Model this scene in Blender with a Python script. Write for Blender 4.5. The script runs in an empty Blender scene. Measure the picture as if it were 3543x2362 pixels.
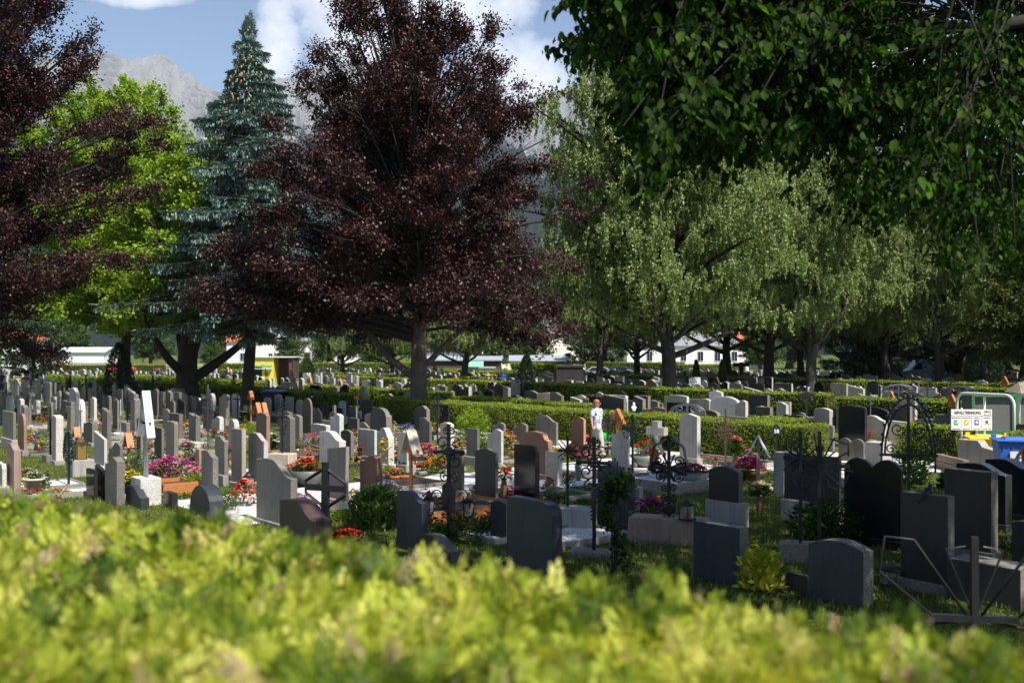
import bpy, bmesh, math, random
import numpy as np
from mathutils import Vector, Matrix
random.seed(7)
R = math.radians
SC = bpy.context.scene
COL = SC.collection
# ------------------------------------------------------------------ camera, sky, sun, exposure
CAMZ, F, CX, HY = 3.1, 995.6, 512.0, 353.0
cd = bpy.data.cameras.new("camera"); cam = bpy.data.objects.new("camera", cd); COL.objects.link(cam)
cam.location = (0, 0, CAMZ); cam.rotation_euler = (R(90), 0, 0)
cd.sensor_width = 36; cd.lens = 35; cd.shift_y = 12 / 1024
cd.clip_start = 0.05; cd.clip_end = 30000
cd.dof.use_dof = True; cd.dof.focus_distance = 24; cd.dof.aperture_fstop = 2.3
SC.camera = cam
SUN_H = Vector((0.6, -0.8)); SUN_EL = 54
sd = Vector((SUN_H.x * math.cos(R(SUN_EL)), SUN_H.y * math.cos(R(SUN_EL)), math.sin(R(SUN_EL))))
sl = bpy.data.lights.new("sun", 'SUN'); so = bpy.data.objects.new("sun", sl); COL.objects.link(so)
sl.energy = 5.0; sl.angle = R(0.5); sl.color = (1, 0.955, 0.88)
so.rotation_euler = sd.to_track_quat('Z', 'Y').to_euler()
SC.view_settings.view_transform = 'Standard'; SC.view_settings.look = 'None'
SC.view_settings.gamma = 1; SC.view_settings.exposure = 0.78
SC.cycles.max_bounces = 6; SC.cycles.diffuse_bounces = 2; SC.cycles.glossy_bounces = 2
SC.cycles.transmission_bounces = 4; SC.cycles.transparent_max_bounces = 6; SC.cycles.volume_bounces = 0
SC.cycles.use_adaptive_sampling = True; SC.cycles.adaptive_threshold = 0.02
SC.cycles.use_denoising = True
SC.cycles.sample_clamp_indirect = 4

def N(nt, t, **kw):
    n = nt.nodes.new(t)
    for k, v in kw.items():
        if k in n.inputs: n.inputs[k].default_value = v
        else: setattr(n, k, v)
    return n
def math_(nt, op, a, b=None, c=None, clamp=False):
    n = nt.nodes.new('ShaderNodeMath'); n.operation = op; n.use_clamp = clamp
    for i, x in enumerate((a, b, c)):
        if x is None: continue
        if isinstance(x, (int, float)): n.inputs[i].default_value = x
        else: nt.links.new(x, n.inputs[i])
    return n.outputs[0]
def mixc(nt, f, a, b, mode='MIX'):
    n = nt.nodes.new('ShaderNodeMix'); n.data_type = 'RGBA'; n.blend_type = mode
    for i, x in ((0, f), (6, a), (7, b)):
        if isinstance(x, (int, float)): n.inputs[i].default_value = x
        elif isinstance(x, (tuple, list)): n.inputs[i].default_value = (*x[:3], 1)
        else: nt.links.new(x, n.inputs[i])
    return n.outputs[2]
def ramp(nt, fac, stops, interp='LINEAR'):
    n = nt.nodes.new('ShaderNodeValToRGB'); cr = n.color_ramp; cr.interpolation = interp
    while len(cr.elements) < len(stops): cr.elements.new(0.5)
    for e, (p, c) in zip(cr.elements, stops):
        e.position = p; e.color = (*c[:3], 1) if len(c) >= 3 else (c[0],) * 3 + (1,)
    nt.links.new(fac, n.inputs[0]); return n.outputs[0]

w = bpy.data.worlds.new("World"); SC.world = w; w.use_nodes = True
nt = w.node_tree; nt.nodes.clear()
sky = N(nt, 'ShaderNodeTexSky', sky_type='NISHITA'); sky.sun_disc = False
sky.sun_elevation = R(SUN_EL); sky.sun_rotation = math.atan2(SUN_H.x, SUN_H.y)
sky.air_density = 1.0; sky.dust_density = 0.6; sky.ozone_density = 1.2; sky.altitude = 600
tc = N(nt, 'ShaderNodeTexCoord'); sep = N(nt, 'ShaderNodeSeparateXYZ'); nt.links.new(tc.outputs['Generated'], sep.inputs[0])
ysafe = math_(nt, 'MAXIMUM', sep.outputs[1], 0.05)
ux = math_(nt, 'DIVIDE', sep.outputs[0], ysafe); uz = math_(nt, 'DIVIDE', sep.outputs[2], ysafe)
cmb = N(nt, 'ShaderNodeCombineXYZ'); nt.links.new(ux, cmb.inputs[0]); nt.links.new(uz, cmb.inputs[1])
def blob(cx, cz, rx, rz):
    dx = math_(nt, 'DIVIDE', math_(nt, 'SUBTRACT', ux, cx), rx); dz = math_(nt, 'DIVIDE', math_(nt, 'SUBTRACT', uz, cz), rz)
    d2 = math_(nt, 'ADD', math_(nt, 'MULTIPLY', dx, dx), math_(nt, 'MULTIPLY', dz, dz))
    return math_(nt, 'SUBTRACT', 1.0, d2)
bl = None
for b in ((-.11, .35, .15, .07), (.0, .27, .10, .06), (.04, .205, .12, .055), (.13, .20, .12, .075), (-.235, .30, .03, .09), (-.36, .365, .08, .02), (.32, .3, .2, .06), (-.14,.30,.08,.05)):
    o = blob(*b); bl = o if bl is None else math_(nt, 'MAXIMUM', bl, o)
nz = N(nt, 'ShaderNodeTexNoise', Scale=11.0, Detail=9.0, Roughness=0.6); nt.links.new(cmb.outputs[0], nz.inputs['Vector'])
nz2 = N(nt, 'ShaderNodeTexNoise', Scale=3.0, Detail=6.0); nt.links.new(tc.outputs['Generated'], nz2.inputs['Vector'])
msk = math_(nt, 'ADD', math_(nt, 'MAXIMUM', bl, -0.9), math_(nt, 'MULTIPLY', math_(nt, 'SUBTRACT', nz.outputs[0], 0.5), 3.4))
cl = ramp(nt, math_(nt, 'MULTIPLY', msk, 0.5), [(0.05, (0, 0, 0)), (0.26, (.6, .6, .6)), (0.5, (1, 1, 1))])
shade = mixc(nt, nz.outputs[0], (6.6, 7.0, 8.0), (8.6, 8.7, 9.2))
hsv = N(nt, 'ShaderNodeHueSaturation', Saturation=1.05, Value=1.0); nt.links.new(sky.outputs[0], hsv.inputs['Color'])
skyc = mixc(nt, math_(nt, 'MULTIPLY', cl, 0.88), hsv.outputs[0], shade)
bg = N(nt, 'ShaderNodeBackground', Strength=0.086); nt.links.new(skyc, bg.inputs[0])
wo = N(nt, 'ShaderNodeOutputWorld'); nt.links.new(bg.outputs[0], wo.inputs[0])

# ------------------------------------------------------------------ picture helpers: photo pixel -> point on the ground
ZO = {'A': (0, 1180, 2.6133), 'B': (880, 1280, 2.1778), 'C': (1700, 1280, 2.1778), 'D': (2600, 1280, 1.912),
      'E': (1480, 1120, 3.675), 'F': (2120, 1180, 3.178), 'G': (2840, 1180, 3.3457), 'H': (0, 1180, 4.2), 'I': (860, 1180, 5.88)}
K = 1024 / 3543
def px(z, x, y):
    if z == 'P': return x, y
    o = ZO[z]; return (o[0] + x / o[2]) * K, (o[1] + y / o[2]) * K
def gdepth(py): return CAMZ * F / max(py - HY, .5)
def at(z, x, y):
    X, Y = px(z, x, y); d = gdepth(Y); return Vector(((X - CX) / F * d, d, 0))
def atd(z, x, y, d):
    X, Y = px(z, x, y); return Vector(((X - CX) / F * d, d, CAMZ - (Y - HY) / F * d))
YAW = R(-51)
U = Vector((math.cos(YAW), math.sin(YAW), 0)); M_ = Vector((-math.sin(YAW), math.cos(YAW), 0))
def ab(a, b, z=0): return U * a + M_ * b + Vector((0, 0, z))
def toab(p): return p.x * U.x + p.y * U.y, p.x * M_.x + p.y * M_.y

# ------------------------------------------------------------------ materials
MATS = {}
def newmat(name):
    m = bpy.data.materials.new(name); m.use_nodes = True; nt = m.node_tree
    b = nt.nodes['Principled BSDF']; return m, nt, b
def objcoord(nt, jitter=True):
    tc = N(nt, 'ShaderNodeTexCoord')
    if not jitter: return tc.outputs['Object'], None
    oi = N(nt, 'ShaderNodeObjectInfo')
    v = N(nt, 'ShaderNodeVectorMath', operation='ADD'); nt.links.new(tc.outputs['Object'], v.inputs[0])
    s = N(nt, 'ShaderNodeVectorMath', operation='SCALE'); s.inputs[3].default_value = 37.0
    c = N(nt, 'ShaderNodeCombineXYZ'); nt.links.new(oi.outputs['Random'], c.inputs[0]); nt.links.new(oi.outputs['Random'], c.inputs[2])
    nt.links.new(c.outputs[0], s.inputs[0]); nt.links.new(s.outputs[0], v.inputs[1])
    return v.outputs[0], oi.outputs['Random']
def granite(name, col, rough=.6, speck=.35, scale=70, bump=.15, stain=.5, spec=.4, lich=.3):
    m, nt, b = newmat(name); co, rnd = objcoord(nt)
    n1 = N(nt, 'ShaderNodeTexNoise', Scale=scale, Detail=3.0, Roughness=.7); nt.links.new(co, n1.inputs['Vector'])
    n2 = N(nt, 'ShaderNodeTexVoronoi', Scale=scale * .6); nt.links.new(co, n2.inputs['Vector'])
    n3 = N(nt, 'ShaderNodeTexNoise', Scale=1.6, Detail=5.0); nt.links.new(co, n3.inputs['Vector'])
    mp = N(nt, 'ShaderNodeMapping'); mp.inputs['Scale'].default_value = (9, 9, .5); nt.links.new(co, mp.inputs[0])
    n4 = N(nt, 'ShaderNodeTexNoise', Scale=1.5, Detail=4.0); nt.links.new(mp.outputs[0], n4.inputs['Vector'])
    d = tuple(c * (1 - speck) for c in col); l = tuple(min(.9, c * (1 + speck * .9)) for c in col)
    c1 = ramp(nt, n1.outputs[0], [(.3, d), (.5, col), (.7, l)])
    c2 = mixc(nt, math_(nt, 'MULTIPLY', math_(nt, 'LESS_THAN', n2.outputs['Distance'], .25), speck), c1, tuple(c * .35 for c in col))
    st = math_(nt, 'MULTIPLY', ramp(nt, n4.outputs[0], [(.48, (0,)), (.75, (1,))]), stain)
    c3 = mixc(nt, st, c2, tuple(c * .45 for c in col))
    lc = N(nt, 'ShaderNodeTexNoise', Scale=5.0, Detail=8.0, Roughness=.75); nt.links.new(co, lc.inputs['Vector'])
    lf = math_(nt, 'MULTIPLY', ramp(nt, math_(nt, 'ADD', lc.outputs[0], math_(nt, 'MULTIPLY', math_(nt, 'SUBTRACT', rnd, .5), .16)), [(.55, (0,)), (.68, (1,))]), lich)
    c3 = mixc(nt, lf, c3, (.17, .15, .06)); c3 = mixc(nt, math_(nt, 'MULTIPLY', math_(nt, 'FRACT', math_(nt, 'MULTIPLY', rnd, 7.3)), .35), c3, mixc(nt, 1.0, c3, (1.15, .92, .72), 'MULTIPLY'))
    br = math_(nt, 'ADD', math_(nt, 'MULTIPLY', rnd, .5), math_(nt, 'MULTIPLY', n3.outputs[0], .55)); br = math_(nt, 'ADD', br, .5)
    v = N(nt, 'ShaderNodeVectorMath', operation='SCALE'); nt.links.new(c3, v.inputs[0]); nt.links.new(br, v.inputs[3])
    nt.links.new(v.outputs[0], b.inputs['Base Color']); b.inputs['Roughness'].default_value = rough
    b.inputs['Specular IOR Level'].default_value = spec
    if bump > 0:
        bp = N(nt, 'ShaderNodeBump', Strength=bump, Distance=.02); nt.links.new(n1.outputs[0], bp.inputs['Height']); nt.links.new(bp.outputs[0], b.inputs['Normal'])
    MATS[name] = m; return m
granite('gran_g', (.185, .172, .155)); granite('gran_l', (.32, .305, .28)); granite('gran_d', (.034, .031, .029), .45, lich=.1)
granite('gran_k', (.014, .015, .018), .12, .2, bump=0, stain=.1, lich=0); granite('gran_b', (.03, .037, .048), .4, .45, lich=.05)  # dark granites d, k and b: colour lowered further to deepen their shade
granite('gran_r', (.15, .075, .055), .4, .4); granite('gran_p', (.27, .19, .16), .55, .25); granite('gran_w', (.5, .49, .47), .7, .12, 40)
granite('gran_s', (.42, .37, .31), .8, .3, 45, .3, .45); granite('gran_o', (.36, .33, .27), .9, .3, 12, .4, .9)
granite('rough_l', (.5, .49, .46), .9, .35, 38, 1.0, .25); granite('gran_r_shade', (.06, .038, .034), .45, .4, lich=.1); granite('rough_d', (.17, .158, .14), .85, .5, 38, .9, .2)  # second one: red granite darkened, shade put into its colour
granite('rough_r', (.36, .2, .15), .85, .4, 38, .9, .2); granite('rough_k', (.02, .021, .024), .35, .3, 60, .3, .1)
granite('concrete', (.3, .29, .27), .9, .15, 60, .3, .6)
def plain(name, col, rough=.6, metal=0, noise=.25, scale=6, bump=0, spec=.5, stretch=None):
    m, nt, b = newmat(name); co, rnd = objcoord(nt)
    if stretch:
        mp = N(nt, 'ShaderNodeMapping'); mp.inputs['Scale'].default_value = stretch; nt.links.new(co, mp.inputs[0]); co = mp.outputs[0]
    n = N(nt, 'ShaderNodeTexNoise', Scale=scale, Detail=6.0, Roughness=.65); nt.links.new(co, n.inputs['Vector'])
    c = ramp(nt, n.outputs[0], [(.3, tuple(x * (1 - noise) for x in col)), (.7, tuple(min(.95, x * (1 + noise)) for x in col))])
    nt.links.new(c, b.inputs['Base Color']); b.inputs['Roughness'].default_value = rough; b.inputs['Metallic'].default_value = metal
    b.inputs['Specular IOR Level'].default_value = spec
    if bump:
        bp = N(nt, 'ShaderNodeBump', Strength=bump, Distance=.03); nt.links.new(n.outputs[0], bp.inputs['Height']); nt.links.new(bp.outputs[0], b.inputs['Normal'])
    MATS[name] = m; return m
plain('iron', (.018, .018, .02), .5, .3, .4, 30); plain('iron_blue', (.025, .04, .055), .45, .3, .3, 20); plain('iron_rust', (.09, .055, .04), .75, .2, .5, 30)
plain('iron_green', (.02, .045, .04), .6, .3, .5, 20); plain('iron_grey', (.14, .14, .15), .45, .6, .3, 20)
plain('zinc', (.5, .53, .56), .45, .5, .12, 8); plain('wood', (.42, .155, .045), .55, 0, .35, 14, .2, stretch=(8, 8, 1)); plain('wood_pale', (.5, .42, .33), .7, 0, .3, 14, .2, stretch=(8, 8, 1))
plain('wood_dark', (.07, .045, .035), .85, 0, .5, 6, .4, stretch=(6, 6, .5)); plain('wood_old', (.28, .24, .2), .9, 0, .45, 6, .4, stretch=(1, 1, 9))
plain('brass', (.25, .15, .07), .4, .6, .3, 20); plain('candle', (.5, .015, .015), .3, 0, .1); plain('white', (.78, .78, .76), .6, 0, .08, 20)
plain('plaster', (.78, .76, .68), .9, 0, .06, 3); plain('plaster_cream', (.78, .72, .55), .9, 0, .05, 3)
plain('roof_grey', (.22, .22, .23), .8, 0, .2, 20, .2); plain('roof_red', (.5, .13, .06), .85, 0, .3, 25, .3); plain('roof_metal', (.4, .43, .46), .5, .3, .1, 5)
plain('pane', (.02, .025, .03), .08, 0, .2, 2); plain('yellow', (.6, .52, .06), .55, 0, .08, 3); plain('yellow_plastic', (.85, .55, .01), .35, 0, .06, 3)
plain('blue_plastic', (.03, .12, .5), .35, 0, .08, 3); plain('green_metal', (.03, .16, .05), .6, 0, .3, 6); plain('rusty_green', (.24, .2, .13), .8, 0, .5, 5)
plain('mesh_grey', (.13, .13, .12), .7, .2, .3, 40); plain('paint_pale', (.62, .66, .56), .45, 0, .08, 6); plain('panel', (.72, .73, .74), .4, 0, .05, 5)
plain('terracotta', (.4, .13, .06), .8, 0, .2, 20); plain('pot_cream', (.55, .5, .4), .7, 0, .2, 12, .3); plain('pot_grey', (.09, .1, .1), .5, 0, .2, 10); plain('pot_green', (.17, .2, .17), .35, 0, .15, 10)
plain('soil', (.07, .05, .035), .95, 0, .5, 30, .6); plain('letter', (.01, .01, .012), .6, 0, 0, 1); plain('teal', (.03, .3, .3), .6, 0, .1, 1)
plain('icon_green', (.1, .45, .15), .5, 0, .05); plain('icon_orange', (.75, .35, .03), .5, 0, .05); plain('icon_blue', (.02, .12, .5), .5, 0, .05); plain('gold', (.6, .42, .12), .35, .8, .1)
plain('skin', (.5, .28, .2), .6, 0, .08); plain('hair', (.26, .11, .04), .6, 0, .35, 60); plain('trousers', (.42, .41, .38), .8, 0, .1, 10); plain('bag', (.5, .48, .46), .6, 0, .1)
plain('can_green', (.03, .5, .06), .3, 0, .05); plain('cloth_red', (.6, .03, .03), .8); plain('cloth_dark', (.04, .035, .06), .8); plain('cloth_white', (.7, .7, .7), .8); plain('feather', (.006, .006, .007), .5, 0, .3)
plain('car_white', (.7, .7, .72), .2, 0, .03); plain('car_green', (.015, .07, .06), .2, 0, .05); plain('car_silver', (.4, .42, .45), .25, .4, .03); plain('car_dark', (.03, .05, .08), .2); plain('car_red', (.4, .02, .03), .2); plain('van_blue', (.33, .4, .5), .3, 0, .05)
plain('rubber', (.02, .02, .02), .8); plain('awning', (.2, .5, .35), .7); plain('bark_beech', (.07, .058, .048), .9, 0, .4, 6, .6); plain('bark_limb', (.016, .013, .01), .95, 0, .5, 5, .4); plain('bark_dark', (.05, .04, .032), .95, 0, .5, 5, 1.0, stretch=(3, 3, .6))
plain('rose_red', (.55, .01, .02), .6, 0, .15)
def birchbark():
    m, nt, b = newmat('bark_birch'); co, r = objcoord(nt)
    mp = N(nt, 'ShaderNodeMapping'); mp.inputs['Scale'].default_value = (1.2, 1.2, 3); nt.links.new(co, mp.inputs[0])
    n = N(nt, 'ShaderNodeTexNoise', Scale=2.2, Detail=6.0, Roughness=.7); nt.links.new(mp.outputs[0], n.inputs['Vector'])
    mp2 = N(nt, 'ShaderNodeMapping'); mp2.inputs['Scale'].default_value = (5, 5, 1); nt.links.new(co, mp2.inputs[0])
    n2 = N(nt, 'ShaderNodeTexNoise', Scale=2.0, Detail=5.0); nt.links.new(mp2.outputs[0], n2.inputs['Vector'])
    sp = N(nt, 'ShaderNodeSeparateXYZ'); tc = N(nt, 'ShaderNodeTexCoord'); nt.links.new(tc.outputs['Object'], sp.inputs[0])
    h = math_(nt, 'MULTIPLY', math_(nt, 'SUBTRACT', 5.5, sp.outputs[2]), .045)
    f = math_(nt, 'ADD', math_(nt, 'ADD', math_(nt, 'MULTIPLY', n.outputs[0], .6), math_(nt, 'MULTIPLY', n2.outputs[0], .4)), h)
    c = ramp(nt, f, [(.36, (.42, .4, .37)), (.47, (.16, .145, .13)), (.56, (.035, .03, .025))])
    nt.links.new(c, b.inputs['Base Color']); b.inputs['Roughness'].default_value = .9
    bp = N(nt, 'ShaderNodeBump', Strength=.9, Distance=.05); nt.links.new(n2.outputs[0], bp.inputs['Height']); nt.links.new(bp.outputs[0], b.inputs['Normal'])
    MATS['bark_birch'] = m
birchbark()
def leafmat(name, stops, trans=.35, rough=.5, spec=.4, tcol=None, attr=None):
    m, nt, b = newmat(name)
    g = N(nt, 'ShaderNodeNewGeometry'); fac = g.outputs['Random Per Island']
    if attr: an = N(nt, 'ShaderNodeAttribute'); an.attribute_name = attr; fac = an.outputs['Fac']
    c = ramp(nt, fac, stops)
    nt.links.new(c, b.inputs['Base Color']); b.inputs['Roughness'].default_value = rough; b.inputs['Specular IOR Level'].default_value = spec
    if trans > 0:
        t = N(nt, 'ShaderNodeBsdfTranslucent'); 
        nt.links.new(mixc(nt, 1.0, c, tcol or (1.3, 1.3, .6), 'MULTIPLY'), t.inputs[0])
        mx = N(nt, 'ShaderNodeMixShader', Fac=trans); nt.links.new(b.outputs[0], mx.inputs[1]); nt.links.new(t.outputs[0], mx.inputs[2])
        nt.links.new(mx.outputs[0], nt.nodes['Material Output'].inputs[0])
    MATS[name] = m; return m
leafmat('leaf_beech', [(0, (.016, .008, .01)), (.5, (.036, .015, .016)), (.85, (.07, .026, .024)), (1, (.15, .09, .08))], .15, .5, .35, (1.6, .5, .4))
leafmat('leaf_maple', [(0, (.1, .16, .008)), (.5, (.2, .32, .025)), (1, (.38, .48, .07))], .5, .55, .3)
leafmat('leaf_spruce', [(0, (.08, .13, .115)), (.5, (.17, .25, .235)), (1, (.34, .46, .43))], .1, .7, .2)
leafmat('leaf_birch', [(0, (.08, .13, .03)), (.5, (.2, .27, .075)), (.9, (.33, .4, .16)), (1, (.46, .5, .28))], .38, .5, .35)
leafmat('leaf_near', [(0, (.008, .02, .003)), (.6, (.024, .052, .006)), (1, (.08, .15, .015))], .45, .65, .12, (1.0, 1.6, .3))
leafmat('leaf_dark', [(0, (.008, .02, .008)), (1, (.03, .06, .02))], .1, .6, .3)
leafmat('leaf_mid', [(0, (.03, .06, .012)), (1, (.1, .17, .035))], .25, .55, .3)
leafmat('leaf_pine', [(0, (.04, .06, .035)), (1, (.11, .15, .08))], .05, .6, .3)
leafmat('leaf_olive', [(0, (.02, .03, .005)), (.6, (.06, .075, .01)), (1, (.15, .15, .02))], .25, .5, .3)
leafmat('hedge_leaf', [(0, (.09, .14, .01)), (.5, (.21, .28, .02)), (1, (.42, .48, .06))], .38, .6, .25)
leafmat('thuja', [(0, (.05, .1, .01)), (.25, (.13, .2, .02)), (.5, (.31, .37, .03)), (.75, (.52, .55, .07)), (.92, (.68, .66, .17)), (.95, (.3, .2, .1)), (1, (.55, .4, .28))], .42, .55, .25, (1.2, 1.15, .4), 'tint')
leafmat('grass_blade', [(0, (.05, .09, .012)), (.6, (.13, .18, .025)), (1, (.27, .28, .08))], .3, .7, .2)
leafmat('green_plant', [(0, (.03, .07, .012)), (1, (.11, .2, .03))], .25, .5, .3)
leafmat('yellow_plant', [(0, (.2, .24, .02)), (1, (.55, .5, .03))], .3, .6, .3)
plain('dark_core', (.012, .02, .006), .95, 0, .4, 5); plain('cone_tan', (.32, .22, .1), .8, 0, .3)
for n_, c_ in dict(red=(.65, .02, .015), pink=(.75, .16, .3), magenta=(.55, .02, .25), white=(.8, .78, .74), yellow=(.85, .62, .02), orange=(.85, .2, .01), violet=(.25, .15, .55), salmon=(.8, .22, .14), cream=(.8, .7, .4)).items():
    leafmat('petal_' + n_, [(0, tuple(x * .6 for x in c_)), (1, c_)], .2, .6, .2, (1, 1, 1))
def groundmats():
    m, nt, b = newmat('lawn'); tc = N(nt, 'ShaderNodeTexCoord'); co = tc.outputs['Object']
    a = N(nt, 'ShaderNodeTexNoise', Scale=.9, Detail=8.0, Roughness=.7); f = N(nt, 'ShaderNodeTexNoise', Scale=26.0, Detail=5.0, Roughness=.8)
    for n in (a, f): nt.links.new(co, n.inputs['Vector'])
    c = ramp(nt, math_(nt, 'ADD', math_(nt, 'MULTIPLY', a.outputs[0], .55), math_(nt, 'MULTIPLY', f.outputs[0], .45)),
             [(.36, (.035, .05, .012)), (.5, (.085, .11, .022)), (.6, (.15, .16, .045)), (.7, (.25, .21, .12))])
    nt.links.new(c, b.inputs['Base Color']); b.inputs['Roughness'].default_value = 1; b.inputs['Specular IOR Level'].default_value = .1
    bp = N(nt, 'ShaderNodeBump', Strength=.9, Distance=.06); nt.links.new(f.outputs[0], bp.inputs['Height']); nt.links.new(bp.outputs[0], b.inputs['Normal'])
    MATS['lawn'] = m
    for name, c0, c1, c2 in (('gravel', (.3, .28, .25), (.55, .53, .5), (.78, .76, .72)), ('gravel_white', (.5, .49, .47), (.72, .71, .69), (.85, .84, .82))):
        m, nt, b = newmat(name); tc = N(nt, 'ShaderNodeTexCoord'); co = tc.outputs['Object']
        v = N(nt, 'ShaderNodeTexVoronoi', Scale=34.0); n = N(nt, 'ShaderNodeTexNoise', Scale=1.3, Detail=6.0)
        for q in (v, n): nt.links.new(co, q.inputs['Vector'])
        s = N(nt, 'ShaderNodeSeparateXYZ'); nt.links.new(v.outputs['Color'], s.inputs[0])
        c = ramp(nt, math_(nt, 'ADD', math_(nt, 'MULTIPLY', s.outputs[0], .7), math_(nt, 'MULTIPLY', n.outputs[0], .3)), [(.15, c0), (.45, c1), (.85, c2)])
        nt.links.new(c, b.inputs['Base Color']); b.inputs['Roughness'].default_value = .95
        bp = N(nt, 'ShaderNodeBump', Strength=.8, Distance=.02); nt.links.new(v.outputs['Distance'], bp.inputs['Height']); bp.invert = True; nt.links.new(bp.outputs[0], b.inputs['Normal'])
        MATS[name] = m
    m, nt, b = newmat('mountain'); tc = N(nt, 'ShaderNodeTexCoord'); co = tc.outputs['Object']
    s = N(nt, 'ShaderNodeSeparateXYZ'); nt.links.new(co, s.inputs[0])
    a = N(nt, 'ShaderNodeTexNoise', Scale=.0022, Detail=10.0, Roughness=.62); f = N(nt, 'ShaderNodeTexNoise', Scale=.019, Detail=9.0, Roughness=.8)
    mp = N(nt, 'ShaderNodeMapping'); mp.inputs['Scale'].default_value = (1, 1, 5); mp.inputs['Rotation'].default_value = (0, .35, 0); nt.links.new(co, mp.inputs[0])
    st = N(nt, 'ShaderNodeTexNoise', Scale=.008, Detail=8.0, Roughness=.7); nt.links.new(mp.outputs[0], st.inputs['Vector'])
    for q in (a, f): nt.links.new(co, q.inputs['Vector'])
    at0 = N(nt, 'ShaderNodeAttribute'); at0.attribute_name = 'gully'
    rock = ramp(nt, math_(nt, 'ADD', math_(nt, 'ADD', math_(nt, 'MULTIPLY', f.outputs[0], .55), math_(nt, 'MULTIPLY', st.outputs[0], .15)), math_(nt, 'MULTIPLY', math_(nt, 'SUBTRACT', .85, at0.outputs['Fac']), .45)), [(.36, (.13, .13, .155)), (.48, (.34, .34, .36)), (.6, (.62, .62, .62))])  # gullies darkened: their shade is put into the rock colour
    geo = N(nt, 'ShaderNodeNewGeometry'); at_ = N(nt, 'ShaderNodeAttribute'); at_.attribute_name = 'gully'
    hgt = math_(nt, 'ADD', math_(nt, 'MULTIPLY', s.outputs[2], .001), math_(nt, 'MULTIPLY', math_(nt, 'SUBTRACT', a.outputs[0], .5), 1.1))
    hgt = math_(nt, 'ADD', hgt, math_(nt, 'MULTIPLY', math_(nt, 'SUBTRACT', f.outputs[0], .5), .5))
    hgt = math_(nt, 'ADD', hgt, math_(nt, 'MULTIPLY', at_.outputs['Fac'], .35))
    fo = ramp(nt, hgt, [(.96, (.02, .035, .025)), (1.0, (.03, .045, .03))])
    c = mixc(nt, ramp(nt, hgt, [(.93, (0,)), (1.0, (1,))]), fo, rock)
    sn = math_(nt, 'MULTIPLY', ramp(nt, at_.outputs['Fac'], [(.56, (0,)), (.62, (1,))]), ramp(nt, f.outputs[0], [(.5, (0,)), (.54, (1,))]))
    sn = math_(nt, 'MULTIPLY', sn, math_(nt, 'GREATER_THAN', s.outputs[2], 620))
    c = mixc(nt, sn, c, (.85, .87, .9))
    nt.links.new(c, b.inputs['Base Color']); b.inputs['Roughness'].default_value = 1; b.inputs['Specular IOR Level'].default_value = .05
    bp = N(nt, 'ShaderNodeBump', Strength=1.0, Distance=110.0); nt.links.new(f.outputs[0], bp.inputs['Height']); nt.links.new(bp.outputs[0], b.inputs['Normal'])
    MATS['mountain'] = m
    m, nt, b = newmat('shirt'); co, r = objcoord(nt)
    n = N(nt, 'ShaderNodeTexNoise', Scale=9.0, Detail=3.0); wv = N(nt, 'ShaderNodeTexWave', Scale=5.0, Distortion=14.0); wv.bands_direction = 'Z'
    nt.links.new(co, n.inputs['Vector']); nt.links.new(co, wv.inputs['Vector'])
    c = ramp(nt, math_(nt, 'MULTIPLY', n.outputs[0], math_(nt, 'ADD', wv.outputs['Fac'], .4)), [(.36, (.8, .82, .86)), (.5, (.45, .55, .75)), (.62, (.15, .25, .6))])
    nt.links.new(c, b.inputs['Base Color']); b.inputs['Roughness'].default_value = .85; MATS['shirt'] = m
    m, nt, b = newmat('glass'); b.inputs['Transmission Weight'].default_value = .85; b.inputs['Roughness'].default_value = .1; b.inputs['Base Color'].default_value = (.9, .85, .7, 1); MATS['glass'] = m
groundmats()

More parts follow.
